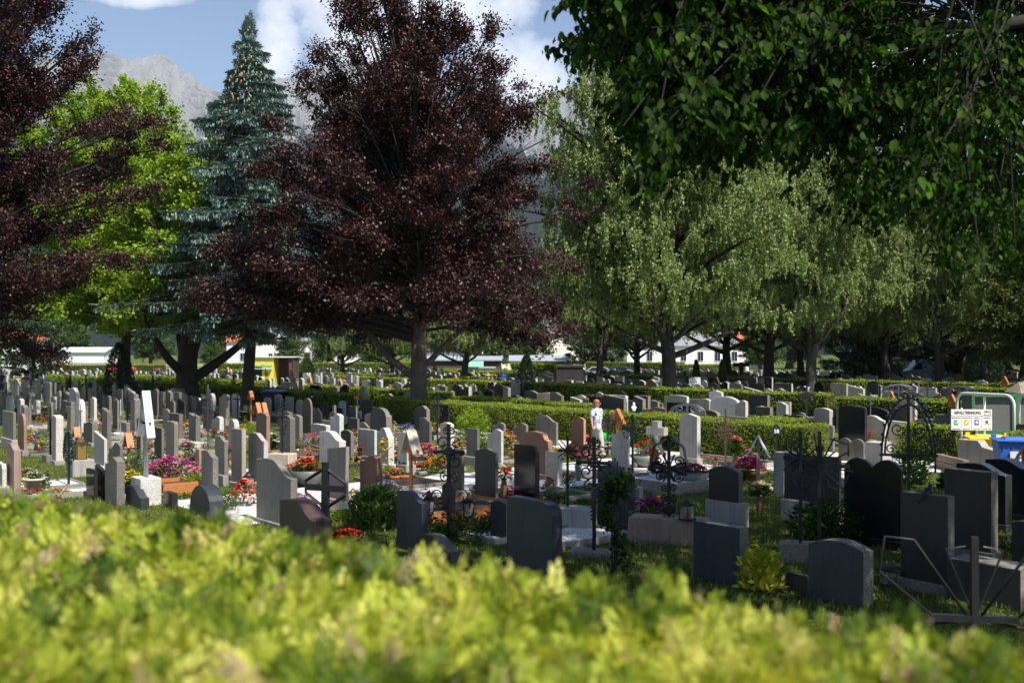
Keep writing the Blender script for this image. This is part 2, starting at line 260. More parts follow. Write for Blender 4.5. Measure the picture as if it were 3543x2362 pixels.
# ------------------------------------------------------------------ mesh helpers
class MB:
    def __init__(s): s.v = []; s.f = []; s.m = []; s.sm = []
    def add(s, vs, fs, mat=0, smooth=False):
        o = len(s.v); s.v += [tuple(v) for v in vs]
        for f in fs: s.f.append([i + o for i in f]); s.m.append(mat); s.sm.append(smooth)
        return s
    def box(s, c, d, rz=0, mat=0, ry=0, taper=1.0):
        hx, hy, hz = d[0] / 2, d[1] / 2, d[2] / 2; mt = Matrix.Rotation(rz, 3, 'Z') @ Matrix.Rotation(ry, 3, 'Y'); c = Vector(c); vs = []
        for z in (-1, 1):
            k = taper if z > 0 else 1
            for x, y in ((-1, -1), (1, -1), (1, 1), (-1, 1)): vs.append(mt @ Vector((x * hx * k, y * hy * k, z * hz)) + c)
        return s.add(vs, [(3, 2, 1, 0), (4, 5, 6, 7), (0, 1, 5, 4), (1, 2, 6, 5), (2, 3, 7, 6), (3, 0, 4, 7)], mat)
    def prism(s, poly, y0, y1, mf=0, ms=0, mt=None):
        n = len(poly); vs = [(x, y0, z) for x, z in poly] + [(x, y1, z) for x, z in poly]
        s.add(vs, [list(range(n))], mf); s.add(vs, [list(range(2 * n - 1, n - 1, -1))], mf)
        o = len(s.v) - 2 * n
        for i in range(n):
            j = (i + 1) % n; s.f.append([o + j, o + i, o + n + i, o + n + j]); s.m.append(ms); s.sm.append(False)
        return s
    def tube(s, pts, r, n=6, mat=0, cap=True):
        pts = [Vector(p) for p in pts]; rs = r if isinstance(r, (list, tuple)) else [r] * len(pts); vs = []; up = Vector((0.13, 0.21, 1))
        prev = None
        for i, p in enumerate(pts):
            t = (pts[min(i + 1, len(pts) - 1)] - pts[max(i - 1, 0)]).normalized()
            if prev is None:
                a = t.cross(up)
                if a.length < .1: a = t.cross(Vector((1, 0, 0)))
            else: a = prev - t * prev.dot(t)
            a.normalize(); prev = a; b = t.cross(a)
            for k in range(n):
                th = 2 * math.pi * k / n; vs.append(p + (a * math.cos(th) + b * math.sin(th)) * rs[i])
        fs = [(i * n + k, i * n + (k + 1) % n, (i + 1) * n + (k + 1) % n, (i + 1) * n + k) for i in range(len(pts) - 1) for k in range(n)]
        if cap: fs += [list(range(n - 1, -1, -1)), list(range((len(pts) - 1) * n, len(pts) * n))]
        return s.add(vs, fs, mat, n > 4)
    def lathe(s, prof, n=14, c=(0, 0, 0), mat=0, sx=1, sy=1):
        vs = [(c[0] + r * sx * math.cos(2 * math.pi * k / n), c[1] + r * sy * math.sin(2 * math.pi * k / n), c[2] + z) for r, z in prof for k in range(n)]
        fs = [(i * n + k, i * n + (k + 1) % n, (i + 1) * n + (k + 1) % n, (i + 1) * n + k) for i in range(len(prof) - 1) for k in range(n)]
        fs += [list(range(n - 1, -1, -1)), list(range((len(prof) - 1) * n, len(prof) * n))]
        return s.add(vs, fs, mat, True)
    def ball(s, c, r, n=8, mat=0, sz=1.0, sx=1, sy=1):
        k = max(4, n // 2 + 1); return s.lathe([(r * math.sin(math.pi * i / k) + 1e-4, -r * sz * math.cos(math.pi * i / k)) for i in range(k + 1)], n, c, mat, sx, sy)
    def spiral(s, c, r0, a0, turns, rad, sgn=1, r1=.15, n=16, sx=1, mat=0):
        pts = []
        for i in range(n + 1):
            f = i / n; r = r0 * (1 - (1 - r1) * f); a = a0 + sgn * turns * 2 * math.pi * f
            pts.append((c[0] + r * math.cos(a) * sx, 0, c[1] + r * math.sin(a)))
        return s.tube(pts, rad, 4, mat)
    def mesh(s, name, mats, bevel=0):
        me = bpy.data.meshes.new(name); me.from_pydata(s.v, [], s.f)
        for m in mats: me.materials.append(MATS[m])
        me.polygons.foreach_set('material_index', s.m); me.polygons.foreach_set('use_smooth', s.sm)
        if bevel:
            bm = bmesh.new(); bm.from_mesh(me); bmesh.ops.remove_doubles(bm, verts=bm.verts, dist=1e-5)
            bmesh.ops.bevel(bm, geom=list(bm.edges), offset=bevel, segments=1, affect='EDGES', profile=.5, clamp_overlap=True)
            bm.to_mesh(me); bm.free()
        return me
    def build(s, name, mats, parent=None, loc=None, rz=None, bevel=0):
        if isinstance(mats, str): mats = [mats]
        return link(name, s.mesh(name, mats, bevel), parent, loc, rz)
def link(name, me, parent=None, loc=None, rz=None):
    o = bpy.data.objects.new(name, me); COL.objects.link(o)
    if parent: o.parent = parent
    if loc is not None: o.location = loc
    if rz is not None: o.rotation_euler.z = rz
    return o
LABELS = {}
def tag(o, label, cat, group=None, kind=None):
    ws = label.split()
    o['label'] = ' '.join(ws[:16]); 
    if cat: o['category'] = cat
    if group: o['group'] = group
    if kind: o['kind'] = kind
    return o
def thing(name, loc, label, cat, group=None, rz=0):
    o = bpy.data.objects.new(name, None); COL.objects.link(o); o.location = loc; o.rotation_euler.z = rz; o.empty_display_size = .2
    return tag(o, label, cat, group)
def struct(name, o_or_mb, mats=None, **k):
    o = o_or_mb.build(name, mats, **k) if isinstance(o_or_mb, MB) else o_or_mb
    o['kind'] = 'structure'; return o
def npmesh(name, V, Fq, mats, mi=None, smooth=False):
    """V (n,3), Fq (m,4) numpy -> mesh"""
    me = bpy.data.meshes.new(name); me.vertices.add(len(V)); me.vertices.foreach_set('co', V.astype(np.float32).ravel())
    k = Fq.shape[1]; me.loops.add(Fq.size); me.loops.foreach_set('vertex_index', Fq.astype(np.int32).ravel())
    me.polygons.add(len(Fq)); me.polygons.foreach_set('loop_start', np.arange(0, Fq.size, k, dtype=np.int32)); me.polygons.foreach_set('loop_total', np.full(len(Fq), k, np.int32))
    for m in mats: me.materials.append(MATS[m])
    if mi is not None: me.polygons.foreach_set('material_index', mi.astype(np.int32))
    me.update(calc_edges=True); 
    return me
def unit(a): return a / np.maximum(np.linalg.norm(a, axis=1, keepdims=True), 1e-6)
def leaves(name, C, D, Nr, L, W, mat, fold=.12):
    """diamond leaves: centre, direction, normal, length, width"""
    D = unit(D); S = unit(np.cross(D, Nr)); Nr = np.cross(S, D); L = L[:, None]; W = W[:, None]; n = len(C)
    V = np.empty((n, 4, 3)); V[:, 0] = C - D * L / 2; V[:, 2] = C + D * L / 2; V[:, 1] = C + S * W / 2 + Nr * W * fold - D * L * .05; V[:, 3] = C - S * W / 2 + Nr * W * fold - D * L * .05
    return npmesh(name, V.reshape(-1, 3), np.arange(n * 4).reshape(n, 4), [mat])
# ------------------------------------------------------------------ terrain
mb = MB(); mb.add([(-9000, -300, 0), (9000, -300, 0), (9000, 9000, 0), (-9000, 9000, 0)], [(0, 1, 2, 3)]); struct('ground', mb, 'lawn')
def fbm(x, y, seed, octv=5, ridged=False):
    rs = np.random.RandomState(seed); tot = np.zeros_like(x); amp = 1; 
    for o in range(octv):
        g = rs.rand(64, 64); f = 2 ** o; xi = x * f; yi = y * f; x0 = np.floor(xi).astype(int); y0 = np.floor(yi).astype(int); fx = xi - x0; fy = yi - y0
        fx = fx * fx * (3 - 2 * fx); fy = fy * fy * (3 - 2 * fy); G = lambda a, b: g[a % 64, b % 64]
        v = (G(x0, y0) * (1 - fx) + G(x0 + 1, y0) * fx) * (1 - fy) + (G(x0, y0 + 1) * (1 - fx) + G(x0 + 1, y0 + 1) * fx) * fy
        if ridged: v = 1 - abs(2 * v - 1)
        tot += amp * v; amp *= .5
    return tot / (2 - 2 ** (1 - octv))
def mountains():
    rp = [(-300, 90), (-100, 70), (0, 62), (50, 58), (95, 53), (100, 51.5), (128, 60), (140, 58), (161, 53), (170, 57), (178, 67), (190, 73), (199, 84), (225, 95), (250, 88), (273, 78), (295, 75), (310, 68), (325, 64), (351, 60), (400, 66),
          (440, 78), (480, 92), (505, 104), (525, 107), (536, 103), (551, 95), (575, 84), (600, 70), (640, 66), (700, 88), (780, 120), (850, 150), (905, 172), (960, 168), (1024, 190), (1200, 200), (1400, 210)]
    NX, NY = 900, 220; xs = np.linspace(-300, 1400, NX); ridge = np.interp(xs, [a for a, b in rp], [b for a, b in rp])
    D0, D1 = 1700.0, 4700.0; f = np.linspace(0, 1, NY)
    XX, FF = np.meshgrid(xs, f); dist = D0 + (D1 - D0) * np.minimum(FF / .86, 1) + np.maximum(FF - .86, 0) * 5200
    rt = (HY - ridge)[None, :] / F * D1 + CAMZ
    base = np.minimum(FF / .86, 1); spur = fbm(XX / 95.0 + 7, FF * 1.6 + 3, 5, 3, True); g = fbm(XX / 34.0, FF * 3.0, 11, 5, True); g2 = fbm(XX / 12.0, FF * 9.0, 21, 5, True)
    shape = base ** 1.45; env = np.sin(np.pi * np.clip(base, 0, 1)) ** .8
    Z = rt * (shape + env * (spur - .55) * .34 + env * (g - .55) * .2 + env * (g2 - .55) * .1)
    Z += (base > .8) * (g2 - .6) * 28 * (1 - abs(base - 1) * 5) 
    Z = np.where(FF > .86, rt * (1 - (FF - .86) * 2.2) + (g2 - .6) * 28, Z); Z = np.maximum(Z, -5)
    X = (XX - CX) / F * dist; V = np.stack([X, dist, Z], -1).reshape(-1, 3)
    i = np.arange(NX * NY).reshape(NY, NX); Fq = np.stack([i[:-1, :-1], i[:-1, 1:], i[1:, 1:], i[1:, :-1]], -1).reshape(-1, 4)
    me = npmesh('mountain_range', V, Fq, ['mountain']); at_ = me.attributes.new('gully', 'FLOAT', 'POINT'); at_.data.foreach_set('value', (1 - g).astype(np.float32).ravel())
    o = link('mountain_range', me); o['kind'] = 'structure'
mountains()
def sheet(name, pts, mat, z):
    mb = MB(); mb.add([(p[0], p[1], z) for p in pts], [list(range(len(pts)))]); return struct(name, mb, mat)
def strip(name, a0, a1, b0, b1, mat, z, seed=1, wob=.18):
    rs = random.Random(seed); la, lb = a1 - a0, b1 - b0; pts = []
    def side(p, q, n):
        for i in range(n): pts.append(p.lerp(q, i / n) + Vector((rs.uniform(-wob, wob), rs.uniform(-wob, wob), 0)))
    c = [ab(a0, b0), ab(a1, b0), ab(a1, b1), ab(a0, b1)]
    for i in range(4): side(c[i], c[(i + 1) % 4], max(3, int((c[i] - c[(i + 1) % 4]).length / .5)))
    return sheet(name, pts, mat, z)
strip('gravel_path', -62, -13, 21.9, 23.75, 'gravel', .008, 1)
strip('gravel_path', -62, -10, 25.1, 27.3, 'gravel', .004, 2)
strip('gravel_path', -20.9, -17.0, 7.5, 22.1, 'gravel', .012, 3)
strip('gravel_path', -43.2, -39.3, 21, 100, 'gravel', .016, 4)
strip('gravel_path', -90, 20, 40.6, 42.8, 'gravel', .004, 5)
strip('gravel_path', -64, -60.5, -10, 100, 'gravel', .02, 6)
mb = MB(); mb.add([(-130, 159, .01), (60, 159, .01), (60, 171, .01), (-130, 171, .01)], [(0, 1, 2, 3)]); struct('road', mb, 'roof_grey')
# ------------------------------------------------------------------ grass tufts where the lawn shows close by
def grass():
    rs = np.random.RandomState(3); n = 110000; Y = 9 + 24 * rs.rand(n) ** 1.0; X = (rs.rand(n) * 1100 - 40 - CX) / F * Y
    a = X * U.x + Y * U.y; b = X * M_.x + Y * M_.y; keep = ~((a > -21) & (a < -16.9) & (b < 22.2) & (b > 7.4)) & ~((b > 21.8) & (b < 23.9)) & (b < 24)
    X, Y = X[keep], Y[keep]; n = len(X); L = .05 + .05 * rs.rand(n); C = np.stack([X, Y, L / 2], 1)
    D = np.stack([rs.randn(n) * .35, rs.randn(n) * .35, np.ones(n)], 1); me = leaves('lawn_grass', C, D, rs.randn(n, 3), L, .012 + .012 * rs.rand(n), 'grass_blade')
    tag(link('lawn_grass', me), 'short grass growing between the nearer graves', 'grass', kind='stuff')
grass()
# ------------------------------------------------------------------ clipped hedges
def hedge_mesh(name, L, Wd, H, dens, lsz, mat='hedge_leaf', seed=0, curve=0):
    rs = np.random.RandomState(seed); areas = [L * H, L * H, L * Wd, Wd * H, Wd * H]; Cs, Ns = [], []
    for k, A in enumerate(areas):
        n = int(A * dens); u, v = rs.rand(n), rs.rand(n); z = np.zeros(n)
        if k == 0: p = np.stack([u * L, z, v * H], 1); nn = (0, -1, .3)
        elif k == 1: p = np.stack([u * L, z + Wd, v * H], 1); nn = (0, 1, .3)
        elif k == 2: p = np.stack([u * L, v * Wd, z + H], 1); nn = (0, 0, 1)
        elif k == 3: p = np.stack([z, u * Wd, v * H], 1); nn = (-1, 0, .3)
        else: p = np.stack([z + L, u * Wd, v * H], 1); nn = (1, 0, .3)
        Cs.append(p); Ns.append(np.tile(nn, (n, 1)))
    C = np.concatenate(Cs); Nn = np.concatenate(Ns).astype(float); bump = (fbm(C[:, 0] * 1.3 + 5, C[:, 2] * 1.7 + C[:, 1] * 1.3 + 9, seed + 3, 3) - .5)
    C = C + Nn * (bump * .22 + rs.randn(len(C)) * .025)[:, None]; n = len(C)
    D = Nn * 1.0 + rs.randn(n, 3) * .75; D[:, 2] += .5
    me = leaves(name, C, D, rs.randn(n, 3), lsz * (.7 + .7 * rs.rand(n)), lsz * (.4 + .3 * rs.rand(n)), mat)
    return me
def hedge(name, p0, p1, Wd, H, dens, lsz, label, seed, mat='hedge_leaf', back=1, grp='clipped hedges between the sections'):
    d = p1 - p0; L = d.length; rz = math.atan2(d.y, d.x)
    t = thing(name, p0, label, 'hedge', grp, rz)
    link('foliage', hedge_mesh('hedge_foliage', L, Wd, H, dens, lsz, mat, seed), t)
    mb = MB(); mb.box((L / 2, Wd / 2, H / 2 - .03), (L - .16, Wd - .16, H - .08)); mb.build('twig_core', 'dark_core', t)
    return t
HED = []  # (a0,a1,b0,b1) occupied
def hedge_ab(a0, a1, b, Wd, H, dens, lsz, label, seed):
    HED.append((a0, a1, b, b + Wd)); return hedge('hedge', ab(a0, b), ab(a1, b), Wd, H, dens, lsz, label, seed)
hedge_ab(-39.2, -16.4, 24.0, .9, 1.06, 900, .055, 'long clipped green hedge running from the big beech trunk towards the sign', 1)
hedge_ab(-60, -43.3, 24.2, .9, 1.1, 420, .075, 'shaded clipped hedge behind the sign numbered 57', 2)
hedge_ab(-39, -29.5, 27.6, .8, 1.05, 500, .065, 'low hedge directly behind the long hedge, right of the beech trunk', 3)
hedge_ab(-21.5, -19.6, 27.8, .8, .9, 600, .065, 'short bushy hedge block between headstones behind the sign numbered 58', 4)
hedge_ab(-15.7, -13.9, 27.4, .8, 1.0, 600, .065, 'short hedge at the left side of the waste sorting sign', 5)
hedge_ab(-12.4, -5, 27.0, .9, 1.0, 600, .065, 'hedge behind the bins at the right edge', 6)
hedge_ab(-59, -43.3, 30.2, .8, 1.05, 380, .08, 'sunlit hedge left of the beech trunk, behind the shaded hedge', 7)
hedge_ab(-100, -64.5, 29.5, .8, 1.15, 240, .1, 'hedge running behind the maple trunks on the left', 8)
hedge_ab(-100, -64.5, 24.8, .8, 1.1, 200, .1, 'far left hedge ending beside dark headstones', 9)
hedge_ab(-46, -26, 39.4, .9, 1.25, 360, .08, 'tall green hedge behind the pale inscribed headstones', 10)
hedge_ab(-25.5, 8, 39.2, .9, 1.15, 340, .08, 'shaded hedge running behind the forked birch trunk and dark headstones', 11)
hedge_ab(-26, 20, 52, .9, 1.3, 240, .1, 'bright hedge behind the tall ochre stained headstone', 12)
hedge_ab(-80, -44, 44, .9, 1.1, 200, .1, 'hedge in the far rows behind the wooden crosses, centre left', 13)
hedge_ab(-95, 20, 66, .9, 1.1, 160, .12, 'far hedge crossing behind the dark stone block', 14)
hedge_ab(-120, -66, 50, .9, 1.1, 130, .13, 'far left hedge below the wooden fence', 15)
def hedge_px(x0, y0, d0, x1, d1, H, label, seed, Wd=1.2, dens=90, lsz=.16):
    p0 = Vector(((x0 - CX) / F * d0, d0, 0)); p1 = Vector(((x1 - CX) / F * d1, d1, 0)); hedge('hedge', p0, p1, Wd, H, dens, lsz, label, seed)
hedge_px(205, 0, 135, 432, 150, 1.7, 'long bright clipped hedge behind the far graves, left of the sheds', 21)
hedge_px(40, 0, 140, 166, 150, 1.4, 'clipped hedge at the foot of the wooden fence on the left', 22)
hedge_px(511, 0, 118, 562, 100, 2.0, 'tall clipped hedge left of the dark stone block', 23)
hedge_px(585, 0, 135, 682, 128, 1.9, 'clipped hedge in front of the white bungalow, left half', 24)
hedge_px(683, 0, 122, 746, 130, 1.7, 'clipped hedge in front of the white bungalow, right half', 25)
hedge_px(432, 0, 120, 512, 112, 1.2, 'low clipped hedge in front of the wooden sheds', 26)
hedge_px(895, 0, 130, 985, 120, 3.2, 'tall sunlit hedge behind the pale van', 27)

# ------------------------------------------------------------------ big blurred thuja hedge in front of the camera
def front_hedge():
    rs = np.random.RandomState(12); ex = Vector((.829, -.559)); ey = Vector((.559, .829))  # along, away
    o = Vector((0, 2.24)); top = 2.622; Wd = 1.45; L0, L1 = -4.2, 3.4
    t = thing('thuja_hedge', (o.x, o.y, 0), 'large yellow green thuja hedge filling the foreground', 'hedge', rz=math.atan2(ex.y, ex.x))
    # template sprays: flat feathery fans
    temps = []
    for k in range(6):
        q = []; nb = 9
        for j in range(nb):
            f = j / (nb - 1); base = np.array([0, 0, f * .085]); 
            for s in ((-1, 1) if j < nb - 1 else (0,)):
                ang = s * (0.85 - .25 * f) ; ln = (.042 * (1 - f * .55)) * (.8 + .4 * rs.rand()); dr = np.array([math.sin(ang), 0.25 * rs.randn(), math.cos(ang)]); dr /= np.linalg.norm(dr)
                wd = .0085; sd_ = np.cross(dr, [0, 1, 0]); q.append([base, base + dr * ln * .5 + sd_ * wd / 2, base + dr * ln, base + dr * ln * .5 - sd_ * wd / 2])
        temps.append(np.array(q))
    n = 34000; u = L0 + (L1 - L0) * rs.rand(n); v = -Wd * rs.rand(n) ** 1.0 + .06; side = rs.rand(n) < .12
    v[side] = .04 + rs.randn(side.sum()) * .03
    bz = (fbm(u * 2.1 + 20, v * 2.1 + 20, 4, 4) - .5) * .16 + (fbm(u * 7 + 20, v * 7 + 20, 5, 2) - .5) * .05
    edge = np.exp(-((v - .06) / .14) ** 2) * -.03
    z = top - .066 + bz * .8 + edge - .09 * rs.rand(n) ** 2; z[side] = top - .12 - 1.2 * rs.rand(side.sum())
    P = np.stack([u, v, z], 1)
    up = np.stack([rs.randn(n) * .85, rs.randn(n) * .85, np.ones(n) * .9], 1); up[side, 1] += 1.2
    sc = .55 + .8 * rs.rand(n) ** 1.6
    # a few taller leaders along the far edge
    ld = []
    for pxx, pyt in ((655, 537), (660, 548), (210, 496), (206, 503), (345, 520), (352, 528), (480, 545), (530, 552), (735, 585), (860, 588), (905, 575), (930, 598), (590, 552), (120, 497), (40, 494), (560, 566), (985, 610)):
        for k in range(26):
            tx = (pxx - CX) / F
            # ray meets far edge line  y = 2.26 - .674 x
            Y = 2.26 / (1 + .674 * tx) - .03; X = tx * Y; zt = CAMZ - (pyt - HY) / F * Y
            rel = Vector((X, Y)) - o; uu = rel.dot(ex); vv = rel.dot(ey); f = rs.rand()
            ld.append((uu + rs.randn() * .018 * (1.3 - f) + (1 - f) * .02, vv + rs.randn() * .02, (top - .1) * (1 - f) + (zt - .09) * f, (1 - f) * .4 + .55))
    ld = np.array(ld); P = np.concatenate([P, ld[:, :3]]); up = np.concatenate([up, np.stack([rs.randn(len(ld)) * .35, rs.randn(len(ld)) * .35, np.ones(len(ld))], 1)]); sc = np.concatenate([sc, ld[:, 3]])
    n = len(P); up = unit(up); r0 = unit(np.cross(up, rs.randn(n, 3))); r1 = np.cross(up, r0); Rm = np.stack([r0, r1, up], 2)
    Vs = []; kind = rs.randint(0, 6, n); tn_ = fbm(P[:, 0] * 9 + 30, P[:, 1] * 9 + 30, 8, 3); tn2 = fbm(P[:, 0] * 3 + 30, P[:, 1] * 3 + 30, 9, 2); tint = np.clip(.55 * rs.rand(n) + 1.5 * (tn_ - .5) + 1.0 * (tn2 - .5) + .24, 0, .93); odd = rs.rand(n) < .045; tint[odd] = .95 + .05 * rs.rand(odd.sum()); TI = []
    for k in range(6):
        i = np.where(kind == k)[0]; T = temps[k].reshape(-1, 3); W = np.einsum('nij,mj->nmi', Rm[i], T) * sc[i][:, None, None] + P[i][:, None, :]; Vs.append(W.reshape(-1, 3)); TI.append(np.repeat(tint[i], len(T)))
    V = np.concatenate(Vs); me = npmesh('hedge_sprays', V, np.arange(len(V)).reshape(-1, 4), ['thuja'])
    at_ = me.attributes.new('tint', 'FLOAT', 'POINT'); at_.data.foreach_set('value', np.concatenate(TI).astype(np.float32))
    link('foliage', me, t)
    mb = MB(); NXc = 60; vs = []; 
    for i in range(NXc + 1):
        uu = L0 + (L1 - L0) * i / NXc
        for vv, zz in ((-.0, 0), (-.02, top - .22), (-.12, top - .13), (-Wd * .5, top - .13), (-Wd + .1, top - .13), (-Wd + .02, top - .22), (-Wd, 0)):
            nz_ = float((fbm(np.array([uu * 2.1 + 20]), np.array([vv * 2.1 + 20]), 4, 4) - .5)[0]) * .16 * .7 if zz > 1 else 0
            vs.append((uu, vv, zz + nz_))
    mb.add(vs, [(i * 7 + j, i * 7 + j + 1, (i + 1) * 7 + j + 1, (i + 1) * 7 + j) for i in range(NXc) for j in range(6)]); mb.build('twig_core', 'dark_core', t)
front_hedge()

# ------------------------------------------------------------------ trees
def bez(p0, p1, p2, n):
    return [p0 * (1 - t) ** 2 + p1 * 2 * t * (1 - t) + p2 * t * t for t in [i / n for i in range(n + 1)]]
def grow(seed, H, z0, Rm, prof, nprim, nsec, nleaf, style='beech', lsize=.1, lean=(0, 0), trunk_r=.35, lump=.22, seclen=1.0, mat='leaf_beech', trunk_mat='bark_beech', forks=0, shared=False, extra=(), trunk_top=.9, limbf=.013, dens=1.15, void=.75, asym=0, big=()):
    rs = np.random.RandomState(seed); rr = random.Random(seed); wood = MB()
    lean = Vector((lean[0], lean[1], 0)); top = Vector((0, 0, H * trunk_top)) + lean
    def axis(z): f = max(0, min(1, z / H)); return Vector((lean.x * f ** 1.3 + .12 * math.sin(z * .9 + seed), lean.y * f ** 1.3 + .1 * math.cos(z * .8 + seed), z))
    zs = [-.25, .0, .25, .8, 1.6] + [1.6 + (H * trunk_top - 1.6) * i / 10 for i in range(1, 11)]
    wood.tube([axis(z) if z > 0 else Vector((axis(0).x, axis(0).y, z)) for z in zs], [trunk_r * (1.75 if z <= 0 else 1.45 if z < .3 else 1.12 if z < 1 else max(.03, (1 - z / H) ** .8 * 1.05)) for z in zs], 12)
    for a_, zs_, re_, ze_, r0_ in big:
        s_ = axis(zs_); e_ = axis(ze_) + Vector((re_ * math.cos(a_), re_ * math.sin(a_), 0)); c_ = s_.lerp(e_, .5) + Vector((math.cos(a_) * re_ * .15, math.sin(a_) * re_ * .15, -.1 * (ze_ - zs_)))
        q_ = bez(s_, c_, e_, 7); wood.tube([p + Vector((.06 * math.sin(i * 2.1), .06 * math.cos(i * 1.7), 0)) for i, p in enumerate(q_)], [r0_ * (1 - .7 * i / 7) for i in range(8)], 8)
    S, Dn, Ln = [], [], []   # twigs: start, dir, len
    p1, p2 = rr.uniform(0, 6), rr.uniform(0, 6)
    prims = []
    for i in range(nprim):
        q = (i + .5) / nprim; q = q ** .85; a = i * 2.39996 + rr.uniform(-.3, .3); ze = z0 + q * (H - z0)
        r = Rm * prof(q) * rr.uniform(.72, 1.08) * (1 + lump * math.sin(3 * a + 5 * q * 3 + p1) * .6 + lump * .6 * math.sin(2 * a - 9 * q + p2))
        r *= 1 + asym * math.cos(a)
        c = axis(ze); end = Vector((c.x + r * math.cos(a), c.y + r * math.sin(a), ze + rr.uniform(-.4, .4)))
        if style == 'beech': end.z += .5 * rr.uniform(-1, 1) - .09 * r * max(0, 1 - q / .45)
        if style == 'spruce': ze = max(z0, ze + rr.uniform(-.45, .45)); end.z = ze
        if style == 'spruce': k_ = rr.uniform(.7, 1.12); end.x = c.x + (end.x - c.x) * k_; end.y = c.y + (end.y - c.y) * k_; r *= k_
        if style == 'spruce': start = axis(min(H * .96, ze + .1 * r)); end.z = ze - .16 * r; mid = (start + end) / 2 + Vector((0, 0, -.10 * r))
        elif style == 'birch': start = axis(max(2.2, ze * .62)); mid = (start + end) / 2 + Vector((0, 0, .12 * r + .5))
        else: start = axis(max(z0 * .75, z0 + (ze - z0) * .5 - .2)); mid = (start + end) / 2 + Vector((0, 0, .16 * r))
        prims.append((start, mid, end))
    for e in extra:
        end = Vector(e[:3]); start = axis(max(2.5, end.z * .8)); prims.append((start, (start + end) / 2 + Vector((0, 0, .8)), end))
    for start, mid, end in prims:
        L = (end - start).length; pts = bez(start, mid, end, 6); r0 = max(.02, min(trunk_r * .5, limbf * L + .01))
        wood.tube(pts, [r0 * (1 - .85 * i / 6) for i in range(7)], 5, 1, cap=False)
        lsp = nsec
        for j in range(lsp):
            t = (.22 if style != 'spruce' else .12) + (.78 if style != 'spruce' else .88) * ((j + rr.random()) / lsp); k = min(5, int(t * 6)); p = pts[k].lerp(pts[k + 1], t * 6 - k); tan = (pts[k + 1] - pts[k]).normalized()
            lat = tan.cross(Vector((0, 0, 1))).normalized() * (1 if j % 2 else -1)
            if style == 'spruce':
                d = (lat * .9 + tan * .75 + Vector((0, 0, rr.uniform(-.12, .12)))).normalized(); l = min((1 - t) * L * .42 + .28, L * .45 + .1)
            elif style == 'birch':
                d = (lat * rr.uniform(.2, 1) + tan * .6 + Vector((rr.uniform(-.4, .4), rr.uniform(-.4, .4), rr.uniform(-.1, .5)))).normalized(); l = seclen * rr.uniform(.5, 1.2)
            else:
                d = (lat * rr.uniform(.2, 1) + tan * rr.uniform(.3, 1) + Vector((rr.uniform(-.3, .3), rr.uniform(-.3, .3), rr.uniform(-.15, .55 if style == 'beech' else .5)))).normalized(); l = seclen * rr.uniform(.5, 1.25) * (1.15 - .5 * t)
            S.append(p); Dn.append(d); Ln.append(l)
            if rr.random() < .35 and style != 'spruce': wood.tube([p, p + d * l * .6 + Vector((0, 0, .03)), p + d * l], [.014, .009, .004], 3, 1, cap=False)
    S = np.array([tuple(x) for x in S]); Dn = np.array([tuple(x) for x in Dn]); Ln = np.array(Ln); m = len(S)
    if style != 'spruce':
        ch = 4; ii = np.repeat(np.arange(m), ch); q_ = rs.rand(len(ii)); S2 = S[ii] + Dn[ii] * (Ln[ii] * (.25 + .8 * q_))[:, None]; D2 = unit(Dn[ii] * .7 + rs.randn(len(ii), 3) * [.75, .75, .38 if style == 'birch' else .7]); L2 = Ln[ii] * (.35 + .5 * rs.rand(len(ii)))
        S, Dn, Ln, m, nleaf = S2, D2, L2, len(ii), max(8, int(nleaf * dens / ch))
    kk = rs.randn(14, 3); kk = kk / np.linalg.norm(kk, axis=1, keepdims=True) * (6.283 / rs.uniform(1.5, 4.2, 14))[:, None]; kk[:, 2] *= 1.05; ph = rs.rand(14) * 6.28
    def dense(P_): return np.cos(P_ @ kk.T + ph).sum(1) / math.sqrt(7)
    mid_ = S + Dn * (Ln * .6)[:, None]; sc_ = dense(mid_); qz = np.clip((mid_[:, 2] - z0) / (H - z0), 0, 1); kp = sc_ > (-1.2 + void + .5 * qz * void); S, Dn, Ln = S[kp], Dn[kp], Ln[kp]; m = len(S)
    idx = np.repeat(np.arange(m), nleaf); n = len(idx); f = rs.rand(n) ** .7; P = S[idx] + Dn[idx] * (Ln[idx] * f)[:, None]; U3 = np.array([0, 0, 1.0])
    if style == 'spruce':
        lat = unit(np.cross(Dn[idx], U3)); s = rs.choice([-1, 1], n)
        D = Dn[idx] * .7 + lat * (s * (.3 + .8 * rs.rand(n)))[:, None] + np.outer(rs.rand(n) * .55 - .1, U3); g = rs.rand(n) < .2; D[g] = Dn[idx][g] * .3 + np.outer(-np.ones(g.sum()), U3)
        P = P + lat * (s * .06 * rs.rand(n))[:, None] - np.outer(.08 * f * Ln[idx] * 0, U3); P[g, 2] -= .32 * rs.rand(g.sum())
        D = unit(D); Lf = lsize * (.8 + .8 * rs.rand(n)) * np.clip((H - P[:, 2]) / 3.2, .4, 1); P = P + D * (Lf / 2)[:, None]; me = leaves('needles', P, D, np.tile(U3, (n, 1)) + rs.randn(n, 3) * .35, Lf, Lf * .36, mat, .05)
    elif style == 'birch':
        h = rs.rand(m * 2) ; k = rs.randint(0, 2, n); seg = idx * 2 + k; base = S[idx] + Dn[idx] * (Ln[idx] * (k + .9) / 2)[:, None]
        hl = (.25 + 1.15 * h[seg] ** 1.3); ff = rs.rand(n); P = base.copy(); P[:, 2] -= hl * ff; sw = rs.randn(m * 2, 2) * .10; P[:, :2] += sw[seg] * (ff * hl)[:, None] * 1.5; P += rs.randn(n, 3) * [.05, .05, .04]
